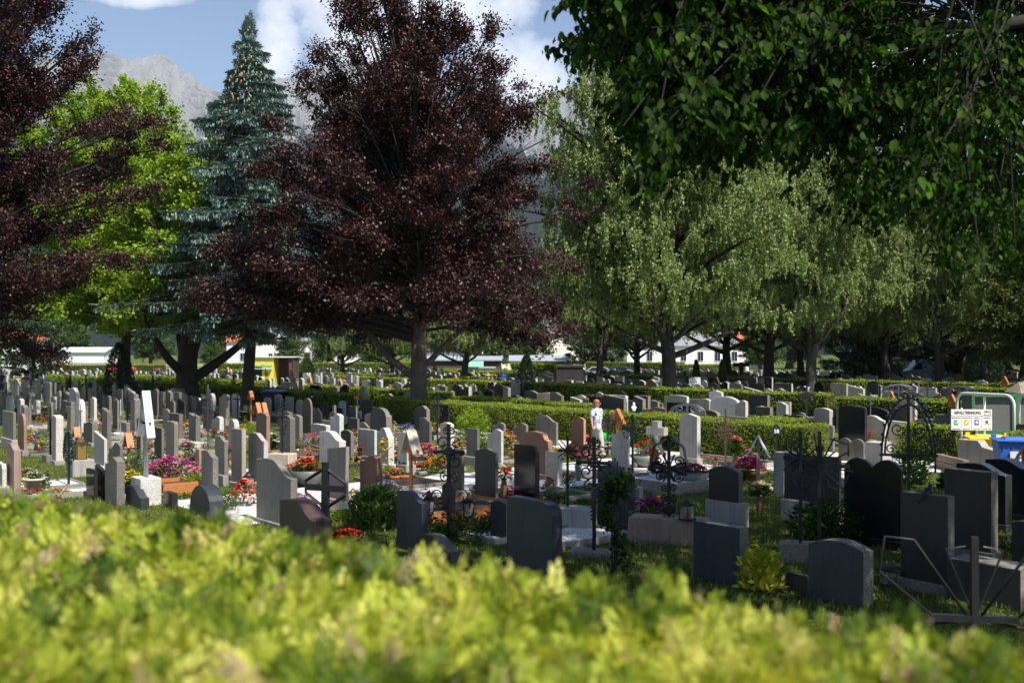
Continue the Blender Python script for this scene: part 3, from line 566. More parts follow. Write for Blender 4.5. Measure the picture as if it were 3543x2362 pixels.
        D = np.stack([rs.randn(n) * .6, rs.randn(n) * .6, -np.ones(n)], 1); Lf = lsize * (.7 + .6 * rs.rand(n)); me = leaves('leaves', P, D, rs.randn(n, 3) + [0, -.3, .4], Lf, Lf * .72, mat)
    else:
        sg = .10 + .13 * f
        P = P + rs.randn(n, 3) * np.stack([sg, sg, sg * .85], 1); D = Dn[idx] + rs.randn(n, 3) * .6; 
        if style == 'maple': D[:, 2] -= .5
        Nr = np.stack([rs.randn(n) * .55, rs.randn(n) * .55, np.ones(n)], 1); Lf = lsize * (.7 + .6 * rs.rand(n)); me = leaves('leaves', P, D, Nr, Lf, Lf * (.68 if style == 'beech' else .85), mat)
    return wood.mesh('trunk_wood', [trunk_mat, 'bark_limb' if limbf < .02 or trunk_mat == 'bark_birch' and limbf < .027 else trunk_mat]), me
def pro(pts):
    xs = [a for a, b in pts]; ys = [b for a, b in pts]; return lambda q: float(np.interp(q, xs, ys))
def place_tree(name, pxx, d, tm, cm, label, rz=0, scale=1, group=None):
    t = thing(name, ((pxx - CX) / F * d, d, 0), label, 'tree', group, rz); t.scale = (scale,) * 3
    link('trunk', tm, t); link('crown', cm, t); return t
# central copper beech
dB = 44
ex = [(-7.9 + random.uniform(-1.1, 1.1), -1.5 + random.uniform(-.8, .8), 6.0 + random.uniform(-1.6, 1.5)) for _ in range(12)]
tm, cm = grow(3, 19.9, 4.2, 6.9, pro([(0, .68), (.12, .95), (.35, 1.02), (.5, .9), (.62, .74), (.78, .52), (.88, .36), (.95, .16), (1, .05)]), 150, 26, 175, 'beech', .13, (-1.0, 0), .38, .2, 1.35, extra=ex, void=1.3, dens=1.5, asym=.05, big=((3.0, 1.9, 3.4, 5.6, .2), (.3, 2.4, 3.0, 6.0, .16), (-1.4, 2.6, 2.5, 6.2, .14), (2.2, 3.2, 3, 7.5, .14)))
place_tree('copper_beech', 422, dB, tm, cm, 'large dark purple copper beech in the middle of the photo')
tm, cm = grow(8, 22, 3.6, 6.7, pro([(0, .75), (.2, .95), (.45, 1.05), (.7, 1.05), (.9, .7), (1, .3)]), 125, 26, 150, 'beech', .13, (1.0, 0), .4, .3, 1.3, void=.9)
place_tree('copper_beech', -62, 42, tm, cm, 'dark purple copper beech cut by the left edge of the photo', .6)
# spruce
tm, cm = grow(5, 21.0, 3.8, 6.1, pro([(0, .5), (.08, .85), (.2, 1.0), (.35, .88), (.5, .7), (.65, .5), (.8, .3), (.9, .13), (.96, .05), (1, .01)]), 250, 24, 66, 'spruce', .15, (0, 0), .32, .3, void=.42, dens=1.0, mat='leaf_spruce', trunk_mat='bark_dark', trunk_top=.985)
sp = place_tree('blue_spruce', 249, 54, tm, cm, 'tall blue green spruce with brown cones at its top', 1.0)
def cones():
    rs = random.Random(4); mb = MB()
    for _ in range(330):
        z = rs.uniform(14.5, 19.6); r = (20.6 - z) * .36 * rs.uniform(.35, 1) + .12; a = rs.uniform(0, 6.3)
        mb.ball((r * math.cos(a), r * math.sin(a), z - .12 * r), .045, 5, sz=2.4)
    o = mb.build('cones', 'cone_tan', sp); o['kind'] = 'stuff'
cones()
# lime green maples
mp_prof = pro([(0, .7), (.25, .98), (.55, 1), (.8, .75), (1, .22)])
tmA, cmA = grow(15, 21.2, 4.2, 8.0, mp_prof, 110, 24, 90, 'maple', .21, (-1.0, 0), .34, .3, 1.35, mat='leaf_maple', trunk_mat='bark_dark')
place_tree('maple', 128, 67, tmA, cmA, 'tall lime green maple between the left beech and the spruce')
tmB, cmB = grow(16, 15.5, 4.4, 5.8, mp_prof, 80, 20, 90, 'maple', .19, (.5, 0), .62, .28, 1.2, mat='leaf_maple', trunk_mat='bark_dark', limbf=.03, big=((-.15, 1.5, 4.6, 5.4, .34), (3.3, 1.7, 3.4, 5.6, .3), (1.5, 2.2, 2.6, 6.5, .24), (.5, 1.9, 1.6, 6.0, .26)))
place_tree('maple', 188, 58, tmB, cmB, 'lime green maple with a thick forked trunk below the spruce', .8)
# birches
bprof = pro([(0, .8), (.2, 1), (.5, 1.0), (.75, .85), (.92, .6), (1, .2)])
BIG = ((.15, 2.9, 5.2, 5.3, .2), (2.9, 3.1, 4.6, 6.2, .18), (-.9, 3.6, 4.2, 7.0, .17), (2.2, 4.2, 4.0, 7.6, .16), (-2.0, 3.8, 4, 7.2, .15), (.9, 4.6, 4, 8.5, .15))
tb1, cb1 = grow(31, 21.2, 5.6, 6.9, bprof, 95, 18, 250, 'birch', .13, (-1.3, 0), .42, .3, 1.35, void=.3, big=BIG, mat='leaf_birch', trunk_mat='bark_birch', limbf=.02)
tb2, cb2 = grow(37, 18.8, 5.6, 6.4, bprof, 90, 18, 250, 'birch', .14, (.5, 0), .36, .3, 1.35, void=.3, big=BIG, mat='leaf_birch', trunk_mat='bark_birch', limbf=.018)
for i, (x, d, k, rz, s, lab) in enumerate([
    (669, 56, 0, 0, 1.0, 'big birch with the knotted dark trunk in the middle of the row of birches'),
    (813, 76, 1, 2.0, 1.12, 'birch with a straight white streaked trunk right of the white bungalow'),
    (769, 84, 0, 3.4, 1.05, 'birch with a dark trunk at the right end of the white bungalow'),
    (728, 90, 1, 3.3, 1.08, 'birch standing behind the middle of the white bungalow lawn'), (978, 98, 1, 2.2, 1.0, 'tall birch behind the dark columnar cypress'), (885, 92, 0, 5.6, .95, 'birch behind the pale van, left of the forked one'), (938, 80, 1, 5.1, 1.02, 'birch with a forked white trunk in front of the pale van'),
    (600, 92, 1, 1.1, .92, 'birch just right of the dark stone block'),
    (637, 104, 0, 4.1, .8, 'smaller birch in front of the porch of the white bungalow'),
    (465, 86, 0, 2.5, .72, 'birch with a pitted trunk in front of the wooden sheds'),
    (393, 108, 1, 3.0, .66, 'slim birch left of the big beech trunk, in front of the long bright hedge'),
    (342, 104, 1, .4, .6, 'leaning slim birch right of the yellow kiosk'),
    (800, 96, 1, 4.4, .95, 'birch behind the white streaked trunk, half hidden')]):
    place_tree('birch_tree', x, d, (tb1, tb2)[k], (cb1, cb2)[k], lab, rz, s, 'birches behind the graves')
# dark yews and background trees (shared meshes)
tg, cg = grow(50, 11, 1.6, 4.6, pro([(0, .75), (.35, 1), (.7, .8), (1, .2)]), 60, 14, 46, 'maple', .26, (0, 0), .3, .3, 1.3, mat='leaf_mid', trunk_mat='bark_dark')
tn, cn = grow(51, 9, .9, 4.2, pro([(0, .85), (.4, 1), (.75, .7), (1, .15)]), 60, 14, 50, 'maple', .22, (0, 0), .35, .3, 1.0, mat='leaf_dark', trunk_mat='bark_dark')
tp, cp = grow(52, 10, 1.8, 4.4, pro([(0, .9), (.5, 1), (1, .3)]), 46, 14, 46, 'maple', .3, (0, 0), .2, .45, 1.0, mat='leaf_pine', trunk_mat='bark_beech')
to, cO = grow(53, 14, 2.6, 5.6, pro([(0, .8), (.35, 1), (.7, .85), (1, .25)]), 76, 18, 60, 'maple', .2, (0, 0), .4, .3, 1.3, mat='leaf_olive', trunk_mat='bark_dark')
BG = [(870, 100, 1, .75, 'dark yew with a bent trunk left of the pale van'), (848, 118, 1, .9, 'dark yew behind the two close birch trunks on the right'), (905, 122, 1, 1.0, 'dark evergreen behind the pale van'), (962, 96, 1, 1.25, 'dark conifer right of the forked white birch'),
      (1046, 68, 3, .9, 'olive green tree at the right edge of the photo'), (1030, 90, 1, 1.6, 'dark tree at the right edge behind the olive one'), (500, 150, 0, .85, 'rounded green tree left of the cream house'), (528, 158, 0, .95, 'leafy green tree in front of the cream house gable'),
      (589, 140, 2, .8, 'scraggy pine in front of the cream house'), (612, 150, 2, .75, 'pine between the cream house and the white bungalow'), (760, 150, 0, .8, 'pale willow like tree at the right end of the white bungalow'), (372, 175, 0, .6, 'green tree behind the picket fence left of the beech trunk'),
      (322, 178, 0, .6, 'green tree behind the yellow kiosk'), (290, 172, 0, .6, 'bush like tree in front of the dark and white house'), (212, 172, 0, .5, 'green tree behind the fence, between maple and spruce trunks'), (34, 112, 1, .7, 'dark tree above the parked white car on the left'),
      (75, 190, 0, .8, 'green tree at the left end of the wooden fence'), (-22, 125, 0, .9, 'green tree at the far left edge'), (150, 210, 0, 1.2, 'far tree behind the white sheds on the left'), (430, 215, 0, 1.5, 'tall green tree behind the sheds, under the beech'), (240, 210, 0, 1.4, 'tall far tree behind the spruce trunk'),
      (560, 230, 0, 1.6, 'tall green tree behind the cream house'), (700, 230, 0, 1.5, 'tall green tree behind the red roof'), (790, 200, 1, 1.7, 'tall dark tree behind the birches right of the bungalow'), (850, 210, 0, 1.7, 'tall green tree far behind the yews'), (930, 190, 0, 1.7, 'tall green tree far behind the van'), (1000, 180, 0, 1.8, 'tall green far tree near the right edge'),
      (340, 230, 0, 1.6, 'tall green tree behind the dark and white house'), (50, 230, 0, 1.8, 'tall far tree behind the left fence')]
TM = [(tg, cg, 'broadleaf_tree'), (tn, cn, 'yew_tree'), (tp, cp, 'pine_tree'), (to, cO, 'broadleaf_tree')]
for i, (x, d, k, s, lab) in enumerate(BG): place_tree(TM[k][2], x, d, TM[k][0], TM[k][1], lab, i * 1.7, s, 'trees beyond the graves')
def column_tree(name, pxx, d, H, Rc, label, mat='leaf_mid', seed=1, zb=.1, grp='small conifers among the graves', lsz=.16, n=2600):
    rs = np.random.RandomState(seed); q = rs.rand(n); r = Rc * np.sqrt(np.maximum(0, np.where(q < .25, .6 + 1.6 * q, (1 - q) / .75))) * (.75 + .3 * rs.rand(n)); a = rs.rand(n) * 6.283
    P = np.stack([r * np.cos(a), r * np.sin(a), zb + q * H], 1); P += rs.randn(n, 3) * .04; D = np.stack([np.cos(a) * .5, np.sin(a) * .5, np.ones(n)], 1) + rs.randn(n, 3) * .3
    t = thing(name, ((pxx - CX) / F * d, d, 0), label, 'shrub', grp); link('foliage', leaves('foliage', P, D, rs.randn(n, 3), np.full(n, lsz), np.full(n, lsz * .5), mat), t)
    mb = MB(); mb.tube([(0, 0, -.05), (0, 0, H * .9)], [Rc * .3, .02], 6); mb.build('trunk', 'bark_dark', t); return t
column_tree('cypress', 984, 78, 5.2, 1.5, 'dark columnar cypress with a brown streak near the right edge', 'leaf_dark', 2, n=9000)
column_tree('conifer', 307, 112, 2.6, .95, 'small dark green conifer right of the yellow kiosk', 'leaf_mid', 3, n=3500)
for i, (z, x, y, d, H, Rr, lab, mt_) in enumerate([('F', 917, 355, 88, 2.4, .38, 'narrow bright thuja left of the pale pediment tombs', 'leaf_mid'), ('F', 1205, 385, 80, 2.5, .36, 'narrow bright thuja behind the arched iron cross', 'leaf_mid'), ('G', 1680, 440, 80, 2.7, .3, 'narrow yellow green thuja beside the dark conifer on the right', 'yellow_plant'), ('E', 1255, 690, 75, 2.9, .75, 'dark rounded conifer left of the dark stone block', 'leaf_dark'), ('H', 1730, 700, 62, 3.6, 1.0, 'dark ivy covered shrub right of the left maple trunk', 'leaf_dark')]):
    column_tree('thuja' if i != 4 else 'ivy_shrub', px(z, x, y)[0], d, H, Rr, lab, mt_, 10 + i)

# near tree whose branches hang into the picture from the upper right
def near_tree():
    rs = np.random.RandomState(77); rr = random.Random(77); T = Vector((9.0, 11.0, 0)); t = thing('overhanging_tree', T, 'dark leafy tree whose branches hang in from the upper right', 'tree')
    wood = MB(); wood.tube([(0, 0, -.2), (0, 0, .5), (.05, 0, 2.5), (-.1, .1, 5), (0, 0, 9), (.1, 0, 15)], [.55, .42, .36, .34, .25, .05], 12)
    targets = []
    edge = [(560, -40), (566, 20), (560, 60), (608, 95), (600, 130), (614, 165), (655, 195), (672, 150), (700, 140), (730, 150), (790, 165), (840, 210), (880, 235), (905, 238), (925, 262), (975, 282), (1010, 275), (1060, 285), (1120, 270)]
    def poly_in(x, y): 
        xs = [e[0] for e in edge]; return y < np.interp(x, xs, [e[1] for e in edge]) and x > np.interp(y, [-40, 20, 60, 95, 165, 190], [560, 566, 560, 600, 612, 650])
    k = 0
    while len(targets) < 560:
        x = rr.uniform(540, 1180); y = rr.uniform(-160, 280)
        if not poly_in(x, y): continue
        if x > 740 and math.sin(x * .045 + 1) * math.sin(y * .06 + x * .02) + .5 * math.sin(x * .11 + y * .09) < -.32: continue
        d = rr.uniform(8.5, 17) if x > 800 else rr.uniform(7, 13) if x > 700 else rr.uniform(5.8, 9.5)
        targets.append(Vector(((x - CX) / F * d, d, CAMZ - (y - HY) / F * d)))
    for (x, y) in edge:
        if x > 1030: continue
        for _ in range(5):
            d = rr.uniform(6.2, 9.5); dx, dy = rr.uniform(4, 22), rr.uniform(-26, -4)
            targets.append(Vector(((x + dx - CX) / F * d, d, CAMZ - (y + dy - HY) / F * d)))
    nv = len(targets)
    for _ in range(560):   # the rest of the crown, above the frame
        a = rr.uniform(0, 6.283); r = 8.8 * math.sqrt(rr.random()); z = rr.uniform(7, 15.5); f = 1 if z < 12 else math.sqrt(max(.1, 1 - ((z - 12) / 4.5) ** 2))
        p = Vector((T.x + r * f * math.cos(a), T.y + .8 + r * f * 1.05 * math.sin(a), z))
        sx, sy = CX + p.x / max(p.y, .5) * F, HY - (p.z - CAMZ) / max(p.y, .5) * F
        if p.y > .5 and sy > -30 and sx < 1045 and (sx < 760 or not poly_in(sx, sy) or rr.random() < .75): continue
        if p.x < 1.0: continue
        targets.append(p)
    S, Dn, Ln = [], [], []
    main = [bez(Vector((0, 0, 4.3 + i * .8)), Vector(((c[0] - T.x) * .5, (c[1] - T.y) * .5, c[2] + 1.4)), Vector((c[0] - T.x, c[1] - T.y, c[2])), 8) for i, c in enumerate([(2.2, 7.2, 6.5), (3.6, 8.5, 5.7), (5.0, 9.5, 5.6), (4.4, 12, 8), (6, 13.5, 6), (7, 7, 8), (9, 4, 8.5), (13, 8, 9), (13, 15, 10), (8.5, 17, 10), (5.5, 11.5, 7.2), (6.5, 9.5, 6.4), (8, 14.5, 7.5), (3.4, 7.0, 6.2), (7, 12, 9), (10, 16, 8)])]
    for b in main: wood.tube(b, [.13 * (1 - .8 * i / 8) + .012 for i in range(9)], 7)
    allp = [(p, b, i) for b in main for i, p in enumerate(b) if i > 1] + [(Vector((0, 0, z)), None, 0) for z in (5, 7, 9, 11, 13)]
    for k, tg_ in enumerate(targets):
        e = tg_ - T; s = rr.choice(sorted(allp, key=lambda q: (q[0] - e).length + (0 if q[0].z < e.z + 1.5 else 1))[:5])[0]
        pts = bez(s, (s + e) / 2 + Vector((rr.uniform(-.6, .6), rr.uniform(-.6, .6), rr.uniform(.1, .9))), e, 4); wood.tube(pts, [.011, .01, .008, .006, .003], 4, cap=False)
        nn = 9
        for j in range(nn):
            tt = rr.uniform(.45, 1); q = min(3, int(tt * 4)); p = pts[q].lerp(pts[q + 1], tt * 4 - q) if tt < 1 else pts[-1]
            d = Vector((rr.uniform(-1, 1), rr.uniform(-1, 1), rr.uniform(-.9, .25))).normalized(); l = rr.uniform(.12, .5) * (1 if k < nv else 1.7)
            S.append(p); Dn.append(d); Ln.append(l)
            if k < nv and j < 3: wood.tube([p, p + d * l * .9], [.006, .003], 3, cap=False)
    S = np.array([tuple(x) for x in S]); Dn = np.array([tuple(x) for x in Dn]); Ln = np.array(Ln); per = 25
    idx = np.repeat(np.arange(len(S)), per); n = len(idx); C = S[idx] + Dn[idx] * (Ln[idx] * rs.rand(n))[:, None] + rs.randn(n, 3) * .045
    D = np.stack([rs.randn(n) * .5, rs.randn(n) * .5, -.9 * np.ones(n)], 1) + Dn[idx] * .5; D = unit(D); Nr = np.stack([rs.randn(n) * .7, rs.randn(n) * .7 - .3, np.ones(n) * .8], 1); Sd = unit(np.cross(D, Nr)); Nn = np.cross(Sd, D)
    L = (.05 + .055 * rs.rand(n)) * np.where(idx >= nv * 9, 1.9, np.where(S[idx][:, 0] + T.x > 3.0, .66, 1.0)); L = L[:, None]; W = L * .66
    B = C - D * L / 2; Tp = C + D * L / 2; up = Nn * W * .16
    V = np.stack([B, B + D * L * .22 + Sd * W * .42 + up, B + D * L * .55 + Sd * W * .42 + up, Tp - Nn * L * .06, B + D * L * .55 - Sd * W * .42 + up, B + D * L * .22 - Sd * W * .42 + up], 1).reshape(-1, 3)
    i6 = np.arange(n) * 6; Fq = np.concatenate([np.stack([i6, i6 + 1, i6 + 2, i6 + 3], 1), np.stack([i6, i6 + 3, i6 + 4, i6 + 5], 1)])
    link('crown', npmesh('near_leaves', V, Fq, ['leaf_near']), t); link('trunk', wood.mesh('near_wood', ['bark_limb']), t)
near_tree()
# ------------------------------------------------------------------ headstones
def topline(kind, w, rs):
    c = lambda f, n=10: [(i / n, f(i / n)) for i in range(n + 1)]
    sm = lambda a, b, x: (lambda t: t * t * (3 - 2 * t))(max(0, min(1, (x - a) / (b - a))))
    P = {'flat': [(0, 0), (1, 0)], 'soft': c(lambda s: -.12 * (2 * s - 1) ** 2), 'arch': c(lambda s: -.5 * (1 - math.sqrt(max(0, 1 - (2 * s - 1) ** 2))), 14),
         'gable': [(0, -.13), (.5, 0), (1, -.13)], 'steep': [(0, -.3), (.5, 0), (1, -.3)], 'sL': c(lambda s: -.03 * (1 - sm(0, .3, s)) - .2 * sm(.45, .95, s), 12), 'sR': c(lambda s: -.2 * (1 - sm(.2, .6, s)) - .08 * sm(.7, 1, s), 12),
         'slR': [(0, 0), (1, -.2)], 'slL': [(0, -.12), (1, 0)], 'corner': [(0, 0), (.8, 0), (.92, -.03), (.98, -.09), (1, -.16)], 'notch': [(0, -.12), (.16, -.1), (.2, 0), (.8, 0), (.84, -.1), (1, -.12)],
         'shoulder': [(0, -.2), (.12, -.16), (.18, -.05)] + [(.18 + .64 * i / 8, -.05 + .05 * math.sin(math.pi * i / 8)) for i in range(1, 9)] + [(.88, -.16), (1, -.2)],
         'double': [(.5 * i / 7, -.14 * (4 * .5 * i / 7 - 1) ** 2) for i in range(8)] + [(.5 + .5 * i / 7, -.14 * (4 * (.5 * i / 7) - 1) ** 2) for i in range(1, 8)],
         'heart': [(0, -.25), (.06, -.08), (.2, 0), (.5, -.01), (.7, -.03), (.78, -.12), (.84, -.02), (1, .03)], 'step': [(0, 0), (.45, 0), (.55, -.14), (1, -.24)], 'pt': [(0, -.28), (.2, -.2), (.33, -.04), (.5, 0), (.62, -.02), (.78, -.22), (1, -.5)],
         'rough': [(i / 9, -.05 * rs.random() - (.1 if i in (0, 9) else 0)) for i in range(10)], 'oval': [(0, -.75), (.0, -.5)] + [(.5 - .5 * math.cos(math.pi * i / 12), -.5 + .5 * math.sin(math.pi * i / 12)) for i in range(1, 12)] + [(1, -.5), (1, -.75)]}
    return [(s, d * w) for s, d in P[kind]]
PAL = {'g': ('gran_g', 'rough_d'), 'l': ('gran_l', 'rough_l'), 'd': ('gran_d', 'rough_d'), 'k': ('gran_k', 'rough_k'), 'b': ('gran_b', 'rough_d'), 'r': ('gran_r', 'rough_r'), 'p': ('gran_p', 'gran_p'), 'w': ('gran_w', 'rough_l'), 'rd': ('gran_r_shade', 'gran_r_shade'), 's': ('gran_s', 'rough_l'), 'o': ('gran_o', 'gran_o'),
       'gs': ('gran_g', 'gran_l'), 'ks': ('gran_k', 'gran_k'), 'bs': ('gran_b', 'gran_b')}  # second of each pair: rough sides, often paler, partly for sunlight on them
def slab_mesh(w, t, h, kind, pal, seed=0, bevel=.007, waist=0):
    rs = random.Random(seed); tl = topline(kind, w, rs); tops = [((s - .5) * w, h + d) for s, d in tl]
    lo = -.5 * w; k = waist * w
    poly = [(lo + k, 0), (-lo - k, 0)] + tops[::-1]
    mb = MB(); mb.prism(poly, -t / 2, t / 2, 0, 1); return mb.mesh('slab', list(PAL[pal]), bevel)
STONES = []   # (x, y, w, label, Y)
def solve(z, x0, xc, x1, yb):
    X0, _ = px(z, x0, 0); Xc, Yb = px(z, xc, yb); X1, _ = px(z, x1, 0); k0, kc, k1 = ((v - CX) / F for v in (X0, Xc, X1))
    Yc = gdepth(Yb); xcn = kc * Yc
    w = (xcn - k0 * Yc) / (U.x - k0 * U.y); t = (k1 * Yc - xcn) / (M_.x - k1 * M_.y)
    w = max(.2, min(2.6, w)); t = max(.08, min(.5, t)); P = Vector((xcn, Yc, 0)) - U * w / 2 + M_ * t / 2
    return P, w, t, Yc
def S(z, x0, xc, x1, yt, yb, kind, pal, label, yp=None, pw=0, waist=0, extra=None):
    P, w, t, Yc = solve(z, x0, xc, x1, yb); yt_ = px(z, 0, yt)[1]; H = CAMZ - (yt_ - HY) / F * Yc
    hp = 0
    if yp: hp = max(.08, CAMZ - (px(z, 0, yp)[1] - HY) / F * Yc)
    elif H > 1.0: hp = .14
    lab = label if len(label.split()) >= 4 else label
    o = thing('headstone', P, lab, 'gravestone', 'headstones in the nearer rows', YAW)
    seed = len(STONES) + 3
    link('slab', slab_mesh(w, t, max(.15, H - hp), kind, pal, seed, .006, waist), o, (0, 0, hp - .002 if hp else 0))
    if hp:
        mb = MB(); mb.box((pw / 2 if pw else 0, 0, hp / 2 - .03), (w + .08 + pw, t + .1, hp + .06)); mb.build('plinth', 'concrete' if yp else PAL[pal][1], o, bevel=.008)
    STONES.append((P.x, P.y, w, label, Yc, t, o)); return o, P, w, t, H
# --- left part of the photo
SA = [(22, 120, 145, 640, 985, 'flat', 'g', 'wide plain grey headstone behind the brown rounded one', 890), (160, 215, 242, 655, 1040, 'arch', 'r', 'rounded brown headstone on a pale plinth, left side', 985),
 (62, 125, 190, 928, 1450, 'sL', 'p', 'tall pinkish headstone with a curved top at the left edge'), (-60, 20, 62, 1100, 1440, 'rough', 'l', 'rough grey headstone cut by the left edge of the photo', 1310),
 (605, 640, 670, 590, 895, 'flat', 'g', 'slim grey headstone left of the white rough stone', 818), (675, 735, 775, 525, 880, 'arch', 'w', 'white rough edged headstone behind a thin steel cross'),
 (815, 850, 877, 505, 770, 'gable', 's', 'narrow sand grey headstone with pointed top', 705), (940, 985, 1012, 490, 700, 'sR', 'd', 'dark headstone with stepped top behind the steep narrow grey one'),
 (1018, 1060, 1078, 530, 830, 'flat', 'd', 'dark flat headstone right of the tall slanted grey one'), (918, 970, 1008, 603, 1020, 'slR', 'g', 'tall grey headstone with a top slanting down to the right'),
 (1170, 1212, 1232, 465, 740, 'soft', 'g', 'grey headstone with a softly rounded top on a white plinth', 668), (848, 942, 965, 825, 1175, 'slR', 'l', 'tall light grey headstone with bright right side, behind the lamp plinth'),
 (985, 1085, 1107, 920, 1110, 'sR', 'g', 'grey headstone with a wavy top left of the small wooden roof cross'), (948, 1056, 1128, 1055, 1490, 'sR', 'g', 'broad grey headstone with high rounded right shoulder above the hedge'),
 (860, 925, 945, 1125, 1440, 'slR', 'ks', 'polished blue black headstone behind the broad rounded one'), (778, 850, 858, 1165, 1440, 'flat', 'k', 'small polished black slab at the hedge edge'),
 (1395, 1460, 1487, 785, 1130, 'flat', 'd', 'dark flat headstone right of the big metal roof cross', 1075), (1500, 1575, 1615, 720, 1150, 'rough', 'g', 'grey headstone with rough broken right side', 1060),
 (1440, 1475, 1497, 455, 705, 'flat', 'g', 'tall flat grey headstone left of the leaning dark one'), (1383, 1420, 1442, 430, 700, 'gable', 'd', 'dark brownish headstone behind the metal roof cross'),
 (1470, 1520, 1540, 610, 860, 'soft', 'g', 'grey headstone with softly arched top beside the dark leaning slab'), (1530, 1570, 1590, 535, 830, 'gable', 'd', 'dark headstone with gabled top under the small wooden cross'),
 (1605, 1665, 1685, 515, 780, 'slR', 'k', 'black leaning headstone with slanted top'), (1645, 1685, 1705, 468, 740, 'sL', 'g', 'grey headstone behind the black leaning one'),
 (1980, 2045, 2078, 475, 760, 'sR', 'g', 'grey headstone with notched top in front of the spruce trunk', 700), (2095, 2145, 2165, 475, 700, 'notch', 'w', 'pale hollow cut headstone left of the spruce trunk'),
 (1915, 1985, 2025, 680, 880, 'sR', 'l', 'light grey headstone with rugged broken edge'), (1820, 1925, 1975, 995, 1420, 'sL', 'g', 'tall grey headstone with curved top beside the round box bush'),
 (1942, 2030, 2063, 860, 1310, 'sL', 'g', 'polished grey headstone reflecting flowers, on a dark plinth', 1210), (2065, 2120, 2165, 705, 1010, 'arch', 'l', 'light grey headstone with full round top'),
 (2090, 2185, 2225, 795, 1340, 'flat', 'gs', 'tall polished speckled slab reflecting a wooden cross', 1285), (1765, 1800, 1845, 975, 1230, 'flat', 'p', 'pale rough block under the silver filigree cross'),
 (1710, 1905, 2035, 1325, 1620, 'arch', 'bs', 'large round dark blue polished headstone above the hedge'), (1135, 1275, 1350, 1330, 1520, 'sL', 'bs', 'low dark blue headstone with curved top at the hedge edge'),
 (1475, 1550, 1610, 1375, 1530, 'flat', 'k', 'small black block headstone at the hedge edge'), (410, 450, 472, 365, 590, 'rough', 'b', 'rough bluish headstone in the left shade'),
 (525, 540, 553, 445, 685, 'gable', 's', 'very slim brownish headstone in the left shade', 660), (458, 492, 515, 500, 700, 'flat', 'w', 'narrow white headstone in the left group', 640), (428, 460, 484, 550, 860, 'flat', 'g', 'grey headstone behind the thin black iron cross'),
 (230, 262, 285, 420, 760, 'flat', 'd', 'tall dark flat headstone in the left group'), (5, 45, 57, 440, 690, 'flat', 'd', 'dark flat headstone at the left edge'), (1015, 1048, 1063, 368, 610, 'steep', 'b', 'bluish headstone with a steep pointed top under the maple'),
 (1060, 1100, 1113, 432, 650, 'flat', 'b', 'bluish flat headstone beside the steep pointed one'), (1120, 1160, 1172, 390, 610, 'soft', 'b', 'bluish headstone behind the black filigree cross'), (1235, 1270, 1290, 695, 1120, 'flat', 'd', 'dark headstone standing just behind the metal roof cross'),
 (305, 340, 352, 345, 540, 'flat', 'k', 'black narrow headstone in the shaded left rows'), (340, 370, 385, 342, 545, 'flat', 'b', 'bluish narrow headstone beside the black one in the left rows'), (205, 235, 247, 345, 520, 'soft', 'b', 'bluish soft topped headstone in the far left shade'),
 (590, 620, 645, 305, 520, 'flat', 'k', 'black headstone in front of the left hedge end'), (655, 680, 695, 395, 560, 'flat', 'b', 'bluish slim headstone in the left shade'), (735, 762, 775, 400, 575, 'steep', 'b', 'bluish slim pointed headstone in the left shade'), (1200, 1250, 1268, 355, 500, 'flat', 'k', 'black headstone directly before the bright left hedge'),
 (2205, 2235, 2250, 340, 420, 'flat', 'd', 'dark small headstone beside the spruce trunk'), (1690, 1740, 1755, 380, 545, 'flat', 'bs', 'glossy dark headstone in front of the forked maple trunk'), (1560, 1600, 1620, 690, 800, 'slR', 'd', 'dark low headstone behind the rough sided grey one'), (130, 160, 172, 400, 560, 'flat', 'g', 'grey slim headstone in the far left rows')]
for s in SA: S('A', *s)
